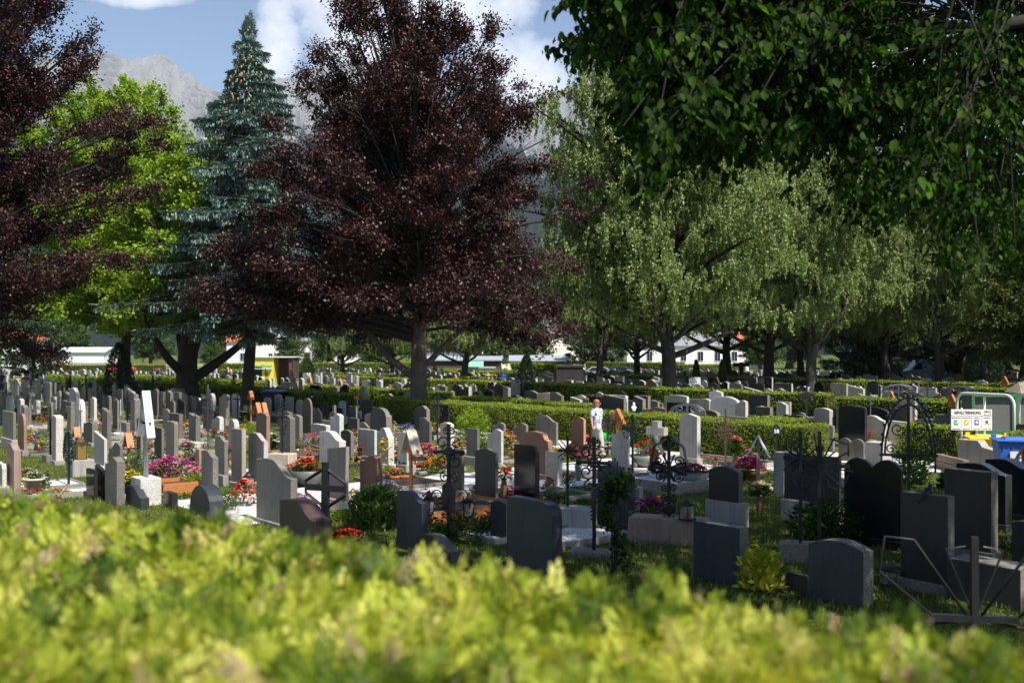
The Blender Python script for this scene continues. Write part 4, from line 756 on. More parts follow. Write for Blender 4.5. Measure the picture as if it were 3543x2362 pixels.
SB = [(-45, 70, 107, 480, 905, 'sL', 'gs', 'glossy grey headstone with speckled side left of the iron cross block'), (12, 90, 120, 320, 660, 'soft', 'r', 'tall red brown headstone under two wooden crosses'),
 (15, 275, 325, 695, 1215, 'sL', 'g', 'large grey headstone with curved top beside the red flower bowl', 1180), (190, 450, 585, 1020, 1350, 'sL', 'rd', 'broad dark red brown headstone above the hedge'), (275, 340, 365, 335, 570, 'soft', 'g', 'grey headstone with a white figurine on its top'),
 (490, 640, 690, 470, 745, 'sL', 'w', 'bright white headstone with rough right side'), (548, 690, 716, 573, 1090, 'slL', 'gs', 'tall grey headstone with lantern on its wide pale plinth', 985, .12, .06), (650, 725, 750, 452, 715, 'soft', 'd', 'dark headstone behind the tall grey one with lantern'),
 (780, 905, 925, 450, 720, 'flat', 'l', 'light grey flat headstone behind the salmon coloured one', 655), (795, 922, 968, 645, 1115, 'sR', 'r', 'salmon red granite headstone with curved top', 1025), (925, 1010, 1055, 435, 750, 'pt', 'l', 'jagged natural stone headstone with yellow branch in front'),
 (1083, 1150, 1200, 460, 790, 'gable', 'w', 'white headstone with rough right side behind the wooden roof cross', 715), (1242, 1320, 1338, 358, 610, 'sL', 'g', 'slender grey headstone right of the jagged natural stone'), (1400, 1470, 1505, 395, 630, 'soft', 's', 'sand coloured headstone behind the big scroll cross'),
 (1597, 1680, 1697, 440, 720, 'flat', 'g', 'grey flat headstone in front of the bright green shrub', 655), (1755, 1860, 1875, 445, 770, 'sR', 'l', 'light grey headstone with wavy top and rough side', 700), (1790, 1880, 1897, 395, 580, 'sR', 'g', 'grey headstone just behind the wavy topped light one'),
 (1772, 1845, 1860, 335, 460, 'soft', 'r', 'brown headstone in front of the long hedge, right of the green shrub'), (1662, 1815, 1838, 590, 1075, 'gable', 'd', 'tall brownish grey headstone with a low pointed top', 985), (1452, 1560, 1583, 600, 1040, 'flat', 'd', 'tall dark slab on a wide pale plinth behind the scroll cross', 905, .1),
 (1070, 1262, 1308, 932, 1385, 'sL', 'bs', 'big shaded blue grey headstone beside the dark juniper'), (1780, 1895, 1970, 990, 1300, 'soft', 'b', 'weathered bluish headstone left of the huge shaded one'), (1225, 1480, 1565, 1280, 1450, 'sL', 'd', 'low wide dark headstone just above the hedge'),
 (505, 575, 595, 380, 540, 'flat', 'g', 'grey flat headstone left of the dark leafy plant'), (783, 865, 880, 395, 490, 'sL', 'g', 'grey headstone with wavy top behind the white ones'), (830, 905, 920, 328, 490, 'soft', 'p', 'rose brown headstone in the middle left'), (925, 1015, 1037, 305, 530, 'sL', 'g', 'grey brown headstone with bright right side near the blue flowers'),
 (1205, 1270, 1292, 285, 490, 'sL', 'b', 'bluish headstone in front of the beech trunk'), (810, 880, 893, 222, 370, 'flat', 'd', 'dark flat headstone left of the hedge corner'), (703, 770, 782, 208, 340, 'flat', 'l', 'light flat headstone in front of the shaded hedge'), (635, 680, 693, 228, 370, 'gable', 'l', 'light headstone with double side before the shaded hedge'),
 (535, 585, 602, 220, 340, 'arch', 'l', 'light round topped headstone before the shaded hedge'), (455, 510, 525, 218, 310, 'soft', 'l', 'pale soft topped headstone right below the sign 57'), (313, 350, 370, 220, 340, 'arch', 's', 'pale polished round headstone left of the sign 57'), (232, 285, 298, 200, 355, 'flat', 's', 'brownish flat headstone before the dark hedge'),
 (153, 195, 212, 180, 330, 'soft', 'l', 'pale headstone with rounded top left of the brownish one'), (360, 425, 440, 210, 510, 'oval', 'd', 'dark natural boulder headstone in the middle left'), (440, 500, 512, 285, 530, 'steep', 'bs', 'glossy black blue pointed headstone'), (500, 545, 560, 245, 430, 'flat', 'k', 'black flat headstone behind the glossy pointed one'),
 (705, 765, 777, 272, 440, 'flat', 'b', 'dark bluish flat headstone behind another bluish one'), (705, 775, 792, 362, 520, 'flat', 'b', 'bluish block headstone left of the rose brown one'), (1395, 1460, 1475, 258, 440, 'flat', 'k', 'black flat headstone right of the beech trunk'), (1520, 1595, 1612, 240, 430, 'flat', 'k', 'tall black headstone in front of the long hedge start'),
 (1738, 1822, 1845, 215, 290, 'notch', 'l', 'pale broken topped headstone peeking over the long hedge'), (70, 115, 130, 205, 330, 'notch', 'l', 'pale low headstone at the left end of the dark hedge'), (908, 975, 990, 283, 340, 'flat', 'k', 'low black headstone before the hedge end'), (600, 655, 668, 285, 420, 'flat', 'k', 'black headstone right of the dark stone cross')]
for s in SB: S('B', *s)
SCc = [(170, 330, 365, 570, 1020, 'corner', 'ks', 'tall headstone with rounded corners and black side, small cross before it'), (208, 425, 462, 468, 830, 'shoulder', 'r', 'polished brown headstone with notched right shoulder'), (405, 500, 537, 615, 915, 'flat', 's', 'sand coloured slab on a wide low plinth', 870, .2),
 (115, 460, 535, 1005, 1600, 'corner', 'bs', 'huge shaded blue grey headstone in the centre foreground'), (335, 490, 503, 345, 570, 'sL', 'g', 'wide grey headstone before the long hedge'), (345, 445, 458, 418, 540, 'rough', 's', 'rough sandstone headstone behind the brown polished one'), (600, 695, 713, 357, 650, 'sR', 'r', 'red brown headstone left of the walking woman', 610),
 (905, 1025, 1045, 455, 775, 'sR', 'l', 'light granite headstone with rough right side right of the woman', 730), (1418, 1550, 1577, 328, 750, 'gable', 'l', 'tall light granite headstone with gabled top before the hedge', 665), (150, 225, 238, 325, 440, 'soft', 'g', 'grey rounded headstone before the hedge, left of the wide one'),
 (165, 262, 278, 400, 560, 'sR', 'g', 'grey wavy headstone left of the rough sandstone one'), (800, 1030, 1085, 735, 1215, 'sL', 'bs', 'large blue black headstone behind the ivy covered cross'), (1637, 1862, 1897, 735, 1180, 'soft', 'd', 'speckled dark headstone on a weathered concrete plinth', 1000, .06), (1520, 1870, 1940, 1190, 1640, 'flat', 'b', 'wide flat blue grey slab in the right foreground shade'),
 (1070, 1110, 1145, 880, 1070, 'flat', 's', 'low sand coloured block right of the blue black headstone'), (790, 850, 860, 168, 330, 'sL', 'l', 'light grey headstone behind the hedge beneath the sign 40'), (900, 960, 972, 185, 320, 'flat', 'g', 'grey upright headstone behind the hedge, right of the woman'), (1090, 1160, 1175, 190, 310, 'slL', 'r', 'pinkish brown headstone left of the birch trunk'),
 (1030, 1090, 1103, 228, 350, 'flat', 'g', 'grey flat headstone left of the pinkish one'), (945, 1000, 1012, 230, 345, 'gable', 'g', 'grey small headstone behind the hedge near the woman'), (1093, 1205, 1217, 285, 400, 'flat', 'd', 'wide dark weathered headstone behind the hedge'), (1225, 1330, 1338, 282, 410, 'flat', 'd', 'wide dark headstone with bright side behind the hedge'),
 (255, 315, 322, 208, 320, 'flat', 'l', 'light headstone rising behind the wide low grey one'), (290, 420, 433, 240, 330, 'flat', 'l', 'wide low grey headstone behind the long hedge'), (365, 425, 433, 213, 315, 'sL', 'l', 'light headstone at the right behind the wide low grey one'), (500, 595, 603, 235, 350, 'soft', 'd', 'dark headstone between red roses'), (158, 225, 233, 198, 330, 'soft', 'k', 'black round topped headstone over the long hedge'),
 (378, 435, 442, 82, 200, 'flat', 'w', 'white headstone with a dark figure carved on it'), (638, 690, 697, 82, 200, 'flat', 'w', 'white headstone with black writing'), (600, 655, 662, 235, 330, 'soft', 'l', 'light headstone behind the second red rose'), (1215, 1290, 1300, 205, 290, 'sR', 'g', 'grey low headstone right of the pinkish one'), (315, 352, 362, 108, 190, 'oval', 'k', 'black oval headstone behind the middle hedge')]
for s in SCc: S('C', *s)
SF = [(1815, 1948, 1965, 665, 870, 'flat', 'w', 'bright white block headstone behind the hedge on the right'), (1470, 1635, 1650, 705, 860, 'flat', 'l', 'wide light headstone behind the long hedge on the right'), (1340, 1455, 1475, 760, 940, 'soft', 'd', 'dark grey headstone with bright side left of the low cross slab'), (1015, 1105, 1128, 645, 840, 'flat', 'g', 'tall grey flat headstone behind the right part of the hedge'),
 (1670, 1745, 1752, 515, 810, 'sL', 'l', 'tall narrow light headstone beside the black inscribed ones'), (1740, 1850, 1860, 605, 810, 'sL', 'g', 'grey headstone with a golden cross right of the narrow light one'), (1240, 1400, 1452, 565, 780, 'flat', 'k', 'wide black headstone with a tall golden cross'), (1495, 1650, 1665, 565, 800, 'sL', 'k', 'black headstone with a thin golden cross'),
 (1380, 1700, 1730, 820, 940, 'flat', 'd', 'long low dark grave wall behind the hedge'), (2165, 2325, 2340, 835, 1010, 'flat', 'l', 'bluish light headstone right of the sign 58'), (1955, 2150, 2175, 785, 975, 'arch', 'd', 'dark round shouldered double headstone'), (1870, 2020, 2030, 805, 950, 'double', 'd', 'dark double topped headstone before the sign 58'),
 (900, 990, 1005, 675, 890, 'sL', 'b', 'bluish headstone right of the iron arch'), (1035, 1180, 1210, 775, 930, 'soft', 'g', 'wide grey headstone left of the white bright one'), (1200, 1285, 1300, 665, 890, 'soft', 'w', 'very bright white headstone behind the ray cross'), (1055, 1170, 1195, 710, 840, 'sR', 'g', 'grey stepped headstone behind the wide grey one'),
 (735, 860, 875, 660, 800, 'flat', 'l', 'light headstone behind the iron arch'), (255, 420, 440, 735, 870, 'flat', 'd', 'wide dark headstone with bright side beside the small angel'), (440, 545, 558, 670, 790, 'sR', 'g', 'light wavy headstone before the birch trunk'), (440, 540, 552, 615, 720, 'flat', 'd', 'dark square headstone beside the birch trunk'), (600, 690, 718, 765, 880, 'gable', 'p', 'rosy grey headstone at the foot of the birch'), (1035, 1100, 1120, 570, 680, 'soft', 'k', 'black headstone with a dark roof cross behind'),
 (1390, 1455, 1475, 718, 850, 'gable', 'l', 'light gabled headstone left of the wide light one'), (1860, 1970, 1980, 640, 770, 'sR', 'g', 'grey headstone behind the bright white block')]
for s in SF: S('F', *s)
SG = [(115, 298, 315, 485, 930, 'flat', 'o', 'tall weathered slab with ochre lichen streaks on a pink base', 830), (5, 190, 197, 775, 980, 'flat', 'k', 'black flat headstone left below the ochre stained slab'), (325, 450, 462, 735, 1020, 'soft', 'd', 'dark tall headstone right of the ochre stained slab'), (430, 520, 555, 660, 900, 'sL', 'g', 'grey headstone with chiselled side before the long hedge right'),
 (610, 760, 870, 735, 890, 'flat', 'k', 'wide black headstone with writing, in the right section'), (640, 780, 797, 665, 760, 'soft', 'l', 'light soft topped headstone behind the wide black one'), (485, 670, 685, 865, 1030, 'sL', 'l', 'light grey headstone with rounded shoulder below the black one'), (580, 755, 775, 830, 1020, 'sL', 'g', 'grey headstone with curved top beside the light shouldered one'),
 (215, 400, 418, 910, 1030, 'sR', 'g', 'grey wavy headstone below the ochre stained slab'), (835, 970, 983, 785, 1010, 'flat', 'd', 'dark flat headstone left of the blue grey block'), (1115, 1290, 1295, 810, 980, 'flat', 'b', 'blue grey flat headstone left of the brown planter stone'), (1225, 1420, 1430, 865, 980, 'flat', 'r', 'brown low headstone with yellow flowers behind'),
 (1280, 1400, 1415, 730, 880, 'sL', 'p', 'rosy grey headstone with sweeping curved top'), (1395, 1530, 1537, 710, 960, 'sL', 'b', 'blue headstone directly left of the waste sorting sign'), (1770, 1870, 1900, 550, 650, 'shoulder', 'p', 'reddish stone tomb with arched niche behind the railing'), (1220, 1310, 1320, 640, 820, 'flat', 'b', 'bluish flat headstone in the right section'),
 (1115, 1210, 1222, 655, 820, 'soft', 'g', 'grey soft topped headstone in the right section'), (1290, 1380, 1392, 590, 700, 'sR', 'd', 'dark wavy headstone near the red roses'), (985, 1090, 1105, 560, 740, 'soft', 'r', 'red brown soft topped headstone in the right section'), (800, 905, 920, 680, 780, 'sL', 'p', 'pinkish headstone with curved right side')]
for s in SG: S('G', *s)
SD = [(460, 560, 575, 250, 410, 'flat', 'k', 'black block headstone beside pink flowers, right section'), (427, 540, 552, 358, 540, 'sR', 'g', 'grey headstone with side step right of the sign 58'), (580, 690, 698, 330, 470, 'sL', 'l', 'light headstone with tapered top, right middle'), (735, 880, 900, 303, 490, 'sL', 'l', 'pair of light headstones left of the ornate arch cross'),
 (575, 742, 752, 455, 610, 'double', 'g', 'grey brown headstone with two low humps'), (752, 860, 1000, 480, 660, 'flat', 'l', 'bluish white block behind the ornate arch cross'), (218, 455, 482, 395, 550, 'heart', 'ks', 'polished curved headstone with a notch at its top'), (145, 215, 680, 545, 830, 'flat', 'l', 'light granite wall headstone behind the big ray crosses'),
 (215, 580, 592, 575, 1045, 'flat', 'd', 'dark slab on a bluish plinth behind the big ray cross', 895), (612, 990, 1003, 600, 1195, 'double', 'ks', 'large polished black headstone with two rounded tops'), (985, 1300, 1345, 835, 1495, 'flat', 'd', 'dark flat headstone with a blackbird perched on it'), (1275, 1585, 1632, 675, 1270, 'flat', 'd', 'wide dark headstone behind the blackbird'),
 (1355, 1680, 1725, 630, 1075, 'sL', 'k', 'black headstone with curved shoulders near the right edge'), (1545, 1820, 1880, 600, 1010, 'sL', 'k', 'black headstone at the right edge before the bins'), (1365, 1662, 1708, 475, 680, 'step', 'gs', 'speckled grey headstone with stepped top before the bins'), (375, 740, 808, 1155, 1590, 'soft', 'b', 'speckled blue grey headstone with soft top above the hedge'),
 (230, 372, 380, 1358, 1510, 'flat', 'd', 'low dark block beside the speckled headstone'), (1290, 1780, 1900, 1320, 1600, 'flat', 'd', 'massive shaded block at the lower right'), (1720, 1850, 1900, 1005, 1340, 'soft', 'd', 'dark headstone cut by the right edge of the photo'), (805, 930, 942, 598, 640, 'soft', 'k', 'narrow black headstone top peeking behind the double black one')]
for s in SD: S('D', *s)
# golden crosses and writing on three black stones
def gold(match, cross=True):
    for s in STONES:
        if s[3].startswith(match):
            w, t = s[2], s[5]; mb = MB(); h = 1.0
            for c in s[6].children:
                if c.name.startswith('slab'): h = c.location.z + max(v.co.z for v in c.data.vertices)
            y = -t / 2 - .006
            if cross: mb.box((0, y, h * .62), (.02, .008, h * .5)); mb.box((0, y, h * .75), (h * .2, .008, .02))
            for i in range(3): mb.box((-w * .27, y, h * .55 - i * .09), (w * .28, .008, .02)); mb.box((w * .27, y, h * .55 - i * .09), (w * .26 - i * .03, .008, .02))
            mb.build('inscription', 'gold', s[6])
for m_ in ('wide black headstone with a tall', 'black headstone with a thin', 'grey headstone with a golden'): gold(m_)
gold('wide black headstone with writing', False)
for s in STONES:
    if s[3].startswith('white headstone with'):
        w, t = s[2], s[5]; mb = MB(); h = max(v.co.z for v in s[6].children[0].data.vertices) + .14
        if 'writing' in s[3]:
            for i in range(8): mb.box((0, -t / 2 - .005, h * .85 - i * .11), (w * (.5 + .2 * ((i * 7) % 3)), .008, .05))
        else:
            mb.tube([(-w * .25, -t / 2, h * .9), (-w * .2, -t / 2, h * .7), (-w * .28, -t / 2, h * .5), (-w * .2, -t / 2, h * .25)], .05, 5)
            for i in range(3): mb.box((w * .2, -t / 2 - .005, h * .75 - i * .09), (w * .35, .008, .04))
        mb.build('inscription', 'letter', s[6])

# ------------------------------------------------------------------ generated rows further back
def far_rows():
    rs = random.Random(99); kinds = ['flat', 'soft', 'gable', 'sL', 'sR', 'arch', 'slR', 'rough']; pals = ['g', 'g', 'l', 'g', 'd', 'b', 'r', 's', 'g', 'k', 'g', 'd', 'b', 'l', 'w']
    names = {'g': 'grey', 'l': 'light grey', 'd': 'dark grey', 'b': 'bluish', 'r': 'red brown', 's': 'sand coloured', 'w': 'white', 'k': 'black'}
    kn = {'flat': 'flat topped', 'soft': 'soft topped', 'gable': 'gabled', 'sL': 'curve topped', 'sR': 'wavy topped', 'arch': 'round topped', 'slR': 'slant topped', 'rough': 'rough topped'}
    bank = {}
    def bm(k, p):
        if (k, p) not in bank: bank[(k, p)] = slab_mesh(.62, .17, 1.15, k, p, hash(k) % 7, .006)
        return bank[(k, p)]
    rows = [-8, -5.4, -2.8, -.2, 2.4, 5, 7.6, 10.2, 12.8, 15.4, 17.8, 20.2] + [29.2, 31.6, 34, 36.4] + [43.6, 46, 48.6] + [53.6, 56, 58.6, 61.2, 63.8] + [67.6 + 2.6 * i for i in range(22)]
    cand = []; gl = [g for g in HED]
    for b in rows:
        a = -190 + rs.random()
        while a < 40:
            a += rs.uniform(.95, 1.5)
            if rs.random() < .1: a += 1.2
            p = ab(a, b + rs.uniform(-.15, .15)); 
            if p.y < 27 or p.y > 128: continue
            sx = CX + p.x / p.y * F
            if sx < -15 or sx > 1040: continue
            if -43.6 < a < -38.9 or -64.6 < a < -60.2: continue
            if b < 24 and a > -38 and not (p.y > 44 or (p.y > 27 and sx < 440 and b < 21)): continue
            if b < 24 and p.y < 33 and sx > 440: continue
            if b < 21 and a > -38 and p.y < 44 and rs.random() < .42: continue
            if any(g[0] - .3 < a < g[1] + .3 and g[2] - .4 < b < g[3] + .4 for g in gl): continue
            if any((p.x - s[0]) ** 2 + (p.y - s[1]) ** 2 < (1.0 if s[4] < 45 else .8) for s in STONES): continue
            if 550 < sx < 590 and 76 < p.y < 86: continue
            if 250 < sx < 300 and 93 < p.y < 103: continue
            if 30 < p.y < 40 and sx > 930: continue
            if any(abs(sx - q) < 10 and abs(p.y - d) < 1.2 for q, d in ((669, 56), (422, 44), (249, 54), (188, 58), (128, 67))): continue
            cand.append((p.y, p, a, b, sx))
    cand.sort(key=lambda c: c[0]); nI = 292 - len(STONES); ind = cand[:nI]; far = cand[nI:]
    ind.sort(key=lambda c: (c[3], c[4])); cnt = {}
    region = lambda b, sx: ('left part of the front section' if b < 24 else 'section behind the double hedge' if b < 38 else 'section beyond the tall hedge' if b < 50 else 'distant section')
    ordn = 'first second third fourth fifth sixth seventh eighth ninth tenth eleventh twelfth thirteenth fourteenth fifteenth sixteenth seventeenth eighteenth nineteenth twentieth'.split()
    rowi = {b: i for i, b in enumerate(rows)}; tot = {}
    for Y, p, a, b, sx in ind:
        k = rs.choice(kinds); pl = rs.choice(pals if b < 24 else ['g', 'g', 'd', 'd', 'k', 'b', 'g', 'r', 'l', 's', 'b', 'd', 'w']); cnt[b] = cnt.get(b, 0) + 1; n = cnt[b]
        rn = rowi[b]; rname = ordn[rn % 12 if b < 24 else (rn - 12 if b < 38 else rn - 16 if b < 50 else min(rn - 19, 19))]
        num = ordn[n - 1] if n <= 20 else ordn[(n - 1) % 20 ] + ' after twenty'
        where = 'front left section' if b < 24 else 'section behind the double hedge' if b < 38 else 'section behind the tall hedge' if b < 50 else 'distant section'
        lab = '%s %s headstone, %s from the left in %s row, %s' % (names[pl], kn[k], num, rname, where)
        t = thing('headstone', p, lab, 'gravestone', 'headstones in the middle rows', YAW + rs.uniform(-.04, .04))
        hs = rs.choice((.75, .85, .95, 1.0, 1.1, .6)); ws = rs.choice((.75, .85, 1, 1, 1.2, 1.7) if b < 24 else (.8, 1, 1.2, 1.6, 2.0, 2.4))
        o = link('slab', bm(k, pl), t, (0, 0, .12)); o.scale = (ws, rs.uniform(.8, 1.2), hs)
        q = link('plinth', plm, t); q.scale = (ws, 1, 1)
        STONES.append((p.x, p.y, .62 * ws, lab, Y, .17, t))
    # far ones: one mesh
    mats = ['gran_g', 'gran_l', 'gran_d', 'gran_k', 'gran_b', 'gran_r', 'gran_s', 'gran_w', 'rough_l', 'concrete']; mb = MB()
    for Y, p, a, b, sx in far:
        if rs.random() < .12: continue
        k = rs.choice(kinds); w = rs.choice((.5, .6, .7, .9, 1.3)); h = rs.uniform(.7, 1.35); t = rs.uniform(.12, .22); m = rs.choice((0, 0, 0, 1, 2, 2, 3, 4, 5, 6, 7, 1)); sub = MB()
        poly = [(-w / 2, 0), (w / 2, 0)] + [((s - .5) * w, h + d) for s, d in topline(k, w, rs)][::-1]
        sub.prism(poly, -t / 2, t / 2, m, rs.choice((m, 8))); mt = Matrix.Rotation(YAW, 3, 'Z')
        mb.add([mt @ Vector(v) + p for v in sub.v], sub.f, 0); mb.m[-len(sub.m):] = sub.m
    tag(mb.build('far_headstones', mats), 'dense rows of small distant headstones in many greys', 'gravestones', kind='stuff')
    return far
plb = MB(); plb.box((0, 0, .03), (.72, .28, .18)); plm = plb.mesh('plinth', ['concrete'], .008)
FAR = far_rows()
# ------------------------------------------------------------------ crosses
def height_at(z, xb, yt, yb):
    P = at(z, xb, yb); return P, CAMZ - (px(z, 0, yt)[1] - HY) / F * P.y
GC = 'wrought iron grave crosses'
def iron_cross(style, z, x, yt, yb, label, mat='iron', hw=None, ybar=None, plinth=None, d=None, zb=0, seed=1, yaw=YAW, pm='concrete', r=.014):
    """x,yb: foot on the ground; yt: top; hw: half width in metres; ybar: zoom y of the bar; plinth=(half width, depth, y of plinth top)"""
    if d: P = atd(z, x, yb, d); P.z = 0; H = CAMZ - (px(z, 0, yt)[1] - HY) / F * d
    else: P, H = height_at(z, x, yt, yb)
    D = P.y; hz = lambda y: CAMZ - (px(z, 0, y)[1] - HY) / F * D
    if hw and hw > 5: hw = hw / ZO[z][2] * K * D / F / math.cos(yaw + math.atan2(P.x, P.y))
    t = thing('iron_cross', P, label, 'grave cross', GC, yaw); z0 = 0
    if plinth:
        z0 = hz(plinth[2]); mb = MB(); mb.box((0, 0, z0 / 2 - .04), (plinth[0] * 2, plinth[1], z0 + .08), taper=.96); mb.build('plinth', plinth[3] if len(plinth) > 3 else pm, t, bevel=.02)
    zc = hz(ybar) if ybar else H * .72; hw = hw or .28; rs = random.Random(seed); e = H - zc
    mb = MB(); mb.box((0, 0, (z0 - .05 + H) / 2), (r * 2.2, r * 2.2, H - z0 + .05)); mb.build('post', mat, t)
    mb = MB(); mb.box((0, 0, zc), (hw * 2, r * 2, r * 2.2))
    if style in ('scroll', 'bell'): mb.ball((-hw, 0, zc), r * 2.2, 8); mb.ball((hw, 0, zc), r * 2.2, 8)
    mb.build('crossbar', mat, t)
    s = MB(); rr = r * .62
    def curls(cx, cz, R0, sp=1.0):
        for q in range(4):
            a = math.pi / 4 + q * math.pi / 2; c = (cx + R0 * .62 * math.cos(a), cz + R0 * .62 * math.sin(a) * sp); s.spiral(c, R0 * .5, a + math.pi * .9, 1.35, rr, 1 if q % 2 else -1)
    if style == 'scroll':
        curls(0, zc, hw * 1.1, 1.25); curls(0, zc, hw * .6); s.spiral((-hw * .2, zc + e * .75), hw * .28, 0, 1.5, rr); s.spiral((hw * .2, zc + e * .75), hw * .28, math.pi, 1.5, rr, -1)
        s.spiral((-hw * .3, zc - e * .9), hw * .4, math.pi / 2, 1.4, rr); s.spiral((hw * .3, zc - e * .9), hw * .4, math.pi / 2, 1.4, rr, -1)
        for q in range(5): s.tube([(-hw * .25, 0, zc - e * 1.6 - q * .06), (hw * .0, 0, zc - e * 1.5 - q * .06)], rr, 4)
    elif style == 'sun':
        n = 20
        for q in range(n):
            a = 2 * math.pi * (q + .5) / n; l = (.62 + .38 * (q % 2)) * hw * 1.05; s.box((math.cos(a) * (l / 2 + .03), 0, zc + math.sin(a) * (l / 2 + .03)), (l, r * .9, r * .9), ry=-a)
        for sg in (-1, 1):
            s.tube([(sg * hw * .95, 0, zc + .35 * hw), (sg * hw * .95, 0, zc + .75 * hw), (sg * hw * .35, 0, zc + .95 * hw)], rr, 4); s.tube([(sg * hw * .95, 0, zc - .3 * hw), (sg * hw * .75, 0, zc - .9 * hw), (sg * hw * .3, 0, zc - .7 * hw)], rr, 4)
    elif style == 'bell':
        arc = [(-hw * 1.02, zc + .12 * e), (-hw * .9, zc + .32 * e), (-hw * .82, zc + .62 * e), (-hw * .62, zc + .74 * e), (-hw * .46, zc + .74 * e)]
        top = [(hw * .48 * math.cos(a), zc + e * .72 + e * .28 * math.sin(a)) for a in [math.pi - math.pi * i / 10 for i in range(11)]]; path = arc + top + [(-x, z_) for x, z_ in arc[::-1]]
        vs = [(x, y, z_) for x, z_ in path for y in (-.09, .09)] ; rb = MB(); rb.add(vs, [(2 * i, 2 * i + 1, 2 * i + 3, 2 * i + 2) for i in range(len(path) - 1)], 0, True)
        vs2 = [(x * 1.02, y, z_ + .012) for x, z_ in path for y in (-.09, .09)]; rb.add(vs2, [(2 * i + 2, 2 * i + 3, 2 * i + 1, 2 * i) for i in range(len(path) - 1)], 0, True); rb.build('roof_band', 'iron_blue', t)
        for sg in (-1, 1):
            s.spiral((sg * hw * .18, zc + e * .75), hw * .2, math.pi / 2, 1.3, rr, sg); s.spiral((sg * hw * .55, zc + e * .22), hw * .28, 0, 1.4, rr, sg); s.spiral((sg * hw * .5, zc - e * .28), hw * .3, 0, 1.4, rr, -sg); s.spiral((sg * hw * .85, zc + e * .12), hw * .16, 0, 1.4, rr, sg); s.spiral((sg * hw * .85, zc - e * .14), hw * .16, 0, 1.4, rr, -sg)
            s.spiral((sg * hw * .25, zc - e * .62), hw * .22, 0, 1.4, rr, sg)
            for k in range(3): s.spiral((sg * hw * .2, zc - e * (.95 + .33 * k)), hw * .24, math.pi / 2, 1.4, rr, sg * (1 if k % 2 else -1))
            s.tube([(sg * hw * .05, 0, z0 + .02), (sg * hw * .3, 0, z0 + e * .25), (sg * hw * .3, 0, z0 + e * .45), (0, 0, z0 + e * .6)], rr, 4)
        for q in range(8):
            a = math.pi / 8 + math.pi / 4 * q; s.tube([(0, 0, zc), (math.cos(a) * hw * .8, 0, zc + math.sin(a) * hw * .8)], [r * .5, r * 1.1], 4)
    elif style == 'leaf':
        for q in range(4):
            a = math.pi / 4 + q * math.pi / 2; L = hw * 1.25
            for k in (-.28, .28): s.tube([(0, 0, zc), (math.cos(a + k) * L * .6, 0, zc + math.sin(a + k) * L * .6), (math.cos(a + k * .5) * L, 0, zc + math.sin(a + k * .5) * L)], rr, 4)
        for k in range(8): s.tube([(-r * 1.5 * (-1) ** k, 0, z0 + (zc - z0) * k / 8), (r * 1.5 * (-1) ** k, 0, z0 + (zc - z0) * (k + 1) / 8)], rr * .8, 4)
        for sg in (-1, 1): s.box((sg * hw * .75, 0, zc), (hw * .5, r, hw * .28))
    elif style == 'filigree':
        for k in range(9):
            f = k / 8; wz = zc - e * 1.0 + f * (e * 1.75); ww = hw * (1 - abs(f - .5) * 1.5) + .03
            for sg in (-1, 1): s.spiral((sg * ww * .55, wz), ww * .42, rs.uniform(0, 6), 1.3, rr * 1.2, sg); s.ball((sg * ww, 0, wz + .03), r * 1.3, 5)
        for sg in (-1, 1): s.spiral((sg * hw * .35, z0 + e * .35), hw * .4, math.pi / 2, 1.4, rr, sg)
        s.ball((0, 0, H), r * 2, 6)
    elif style == 'arch':
        for rad in (1.0, .88):
            s.tube([(hw * rad * math.cos(a), 0, zc + e * rad * math.sin(a)) for a in [math.pi * i / 18 for i in range(19)]], rr * 1.4, 5)
        if seed % 2:
            for i in range(19):
                a = math.pi * i / 18; s.ball((hw * 1.04 * math.cos(a), 0, zc + e * 1.04 * math.sin(a)), .03, 6)
        for sg in (-1, 1): s.tube([(sg * hw, 0, zc), (sg * hw * 1.0, 0, zc - .3 * e)], rr * 1.4, 5); s.spiral((sg * hw * .4, zc + e * .45), hw * .3, 0, 1.4, rr, sg); s.spiral((sg * hw * .65, zc + e * .1), hw * .22, 0, 1.4, rr, -sg); s.spiral((sg * hw * .4, zc - e * .3), hw * .3, 0, 1.4, rr, -sg)
    if s.v: s.build('scrollwork', mat, t)
    return t, P, H, zc, z0
def small_lamp(parent, x, y, z, s=1.0, mat='iron', name='lantern'):
    mb = MB(); mb.lathe([(.05 * s, 0), (.055 * s, .02 * s)], 6, (x, y, z)); mb.lathe([(.075 * s, .17 * s), (.02 * s, .24 * s), (.008 * s, .28 * s)], 6, (x, y, z))
    for k in range(6): a = k * math.pi / 3; mb.tube([(x + .05 * s * math.cos(a), y + .05 * s * math.sin(a), z), (x + .066 * s * math.cos(a), y + .066 * s * math.sin(a), z + .17 * s)], .005 * s, 3)
    f = mb.build(name, mat, parent); g = MB(); g.lathe([(.045 * s, .02 * s), (.06 * s, .165 * s)], 6, (x, y, z)); g.build('pane', 'glass', f); return f
c = iron_cross('scroll', 'B', 1465, 405, 1290, 'tall black scrollwork iron cross with two hanging lanterns', hw=100, ybar=615, r=.022, yaw=R(-22)); t = c[0]
for sg in (-1, 1): small_lamp(t, sg * .36, 0, CAMZ - (px('B', 0, 1100)[1] - HY) / F * c[1].y, 1.5)
mb = MB(); mb.prism([(-.1, c[3] - .95), (.14, c[3] - 1.0), (.14, c[3] - .6), (.02, c[3] - .45), (-.1, c[3] - .55)], -.05, -.03); mb.build('nameplate', 'iron', t)
mb = MB()
for sg in (-1, 1): mb.spiral((sg * .2, .75), .16, 0, 1.5, .012, sg); mb.tube([(0, 0, .5), (sg * .25, 0, .55), (sg * .42, 0, .72)], .012, 4)
mb.build('lantern_arms', 'iron', t)
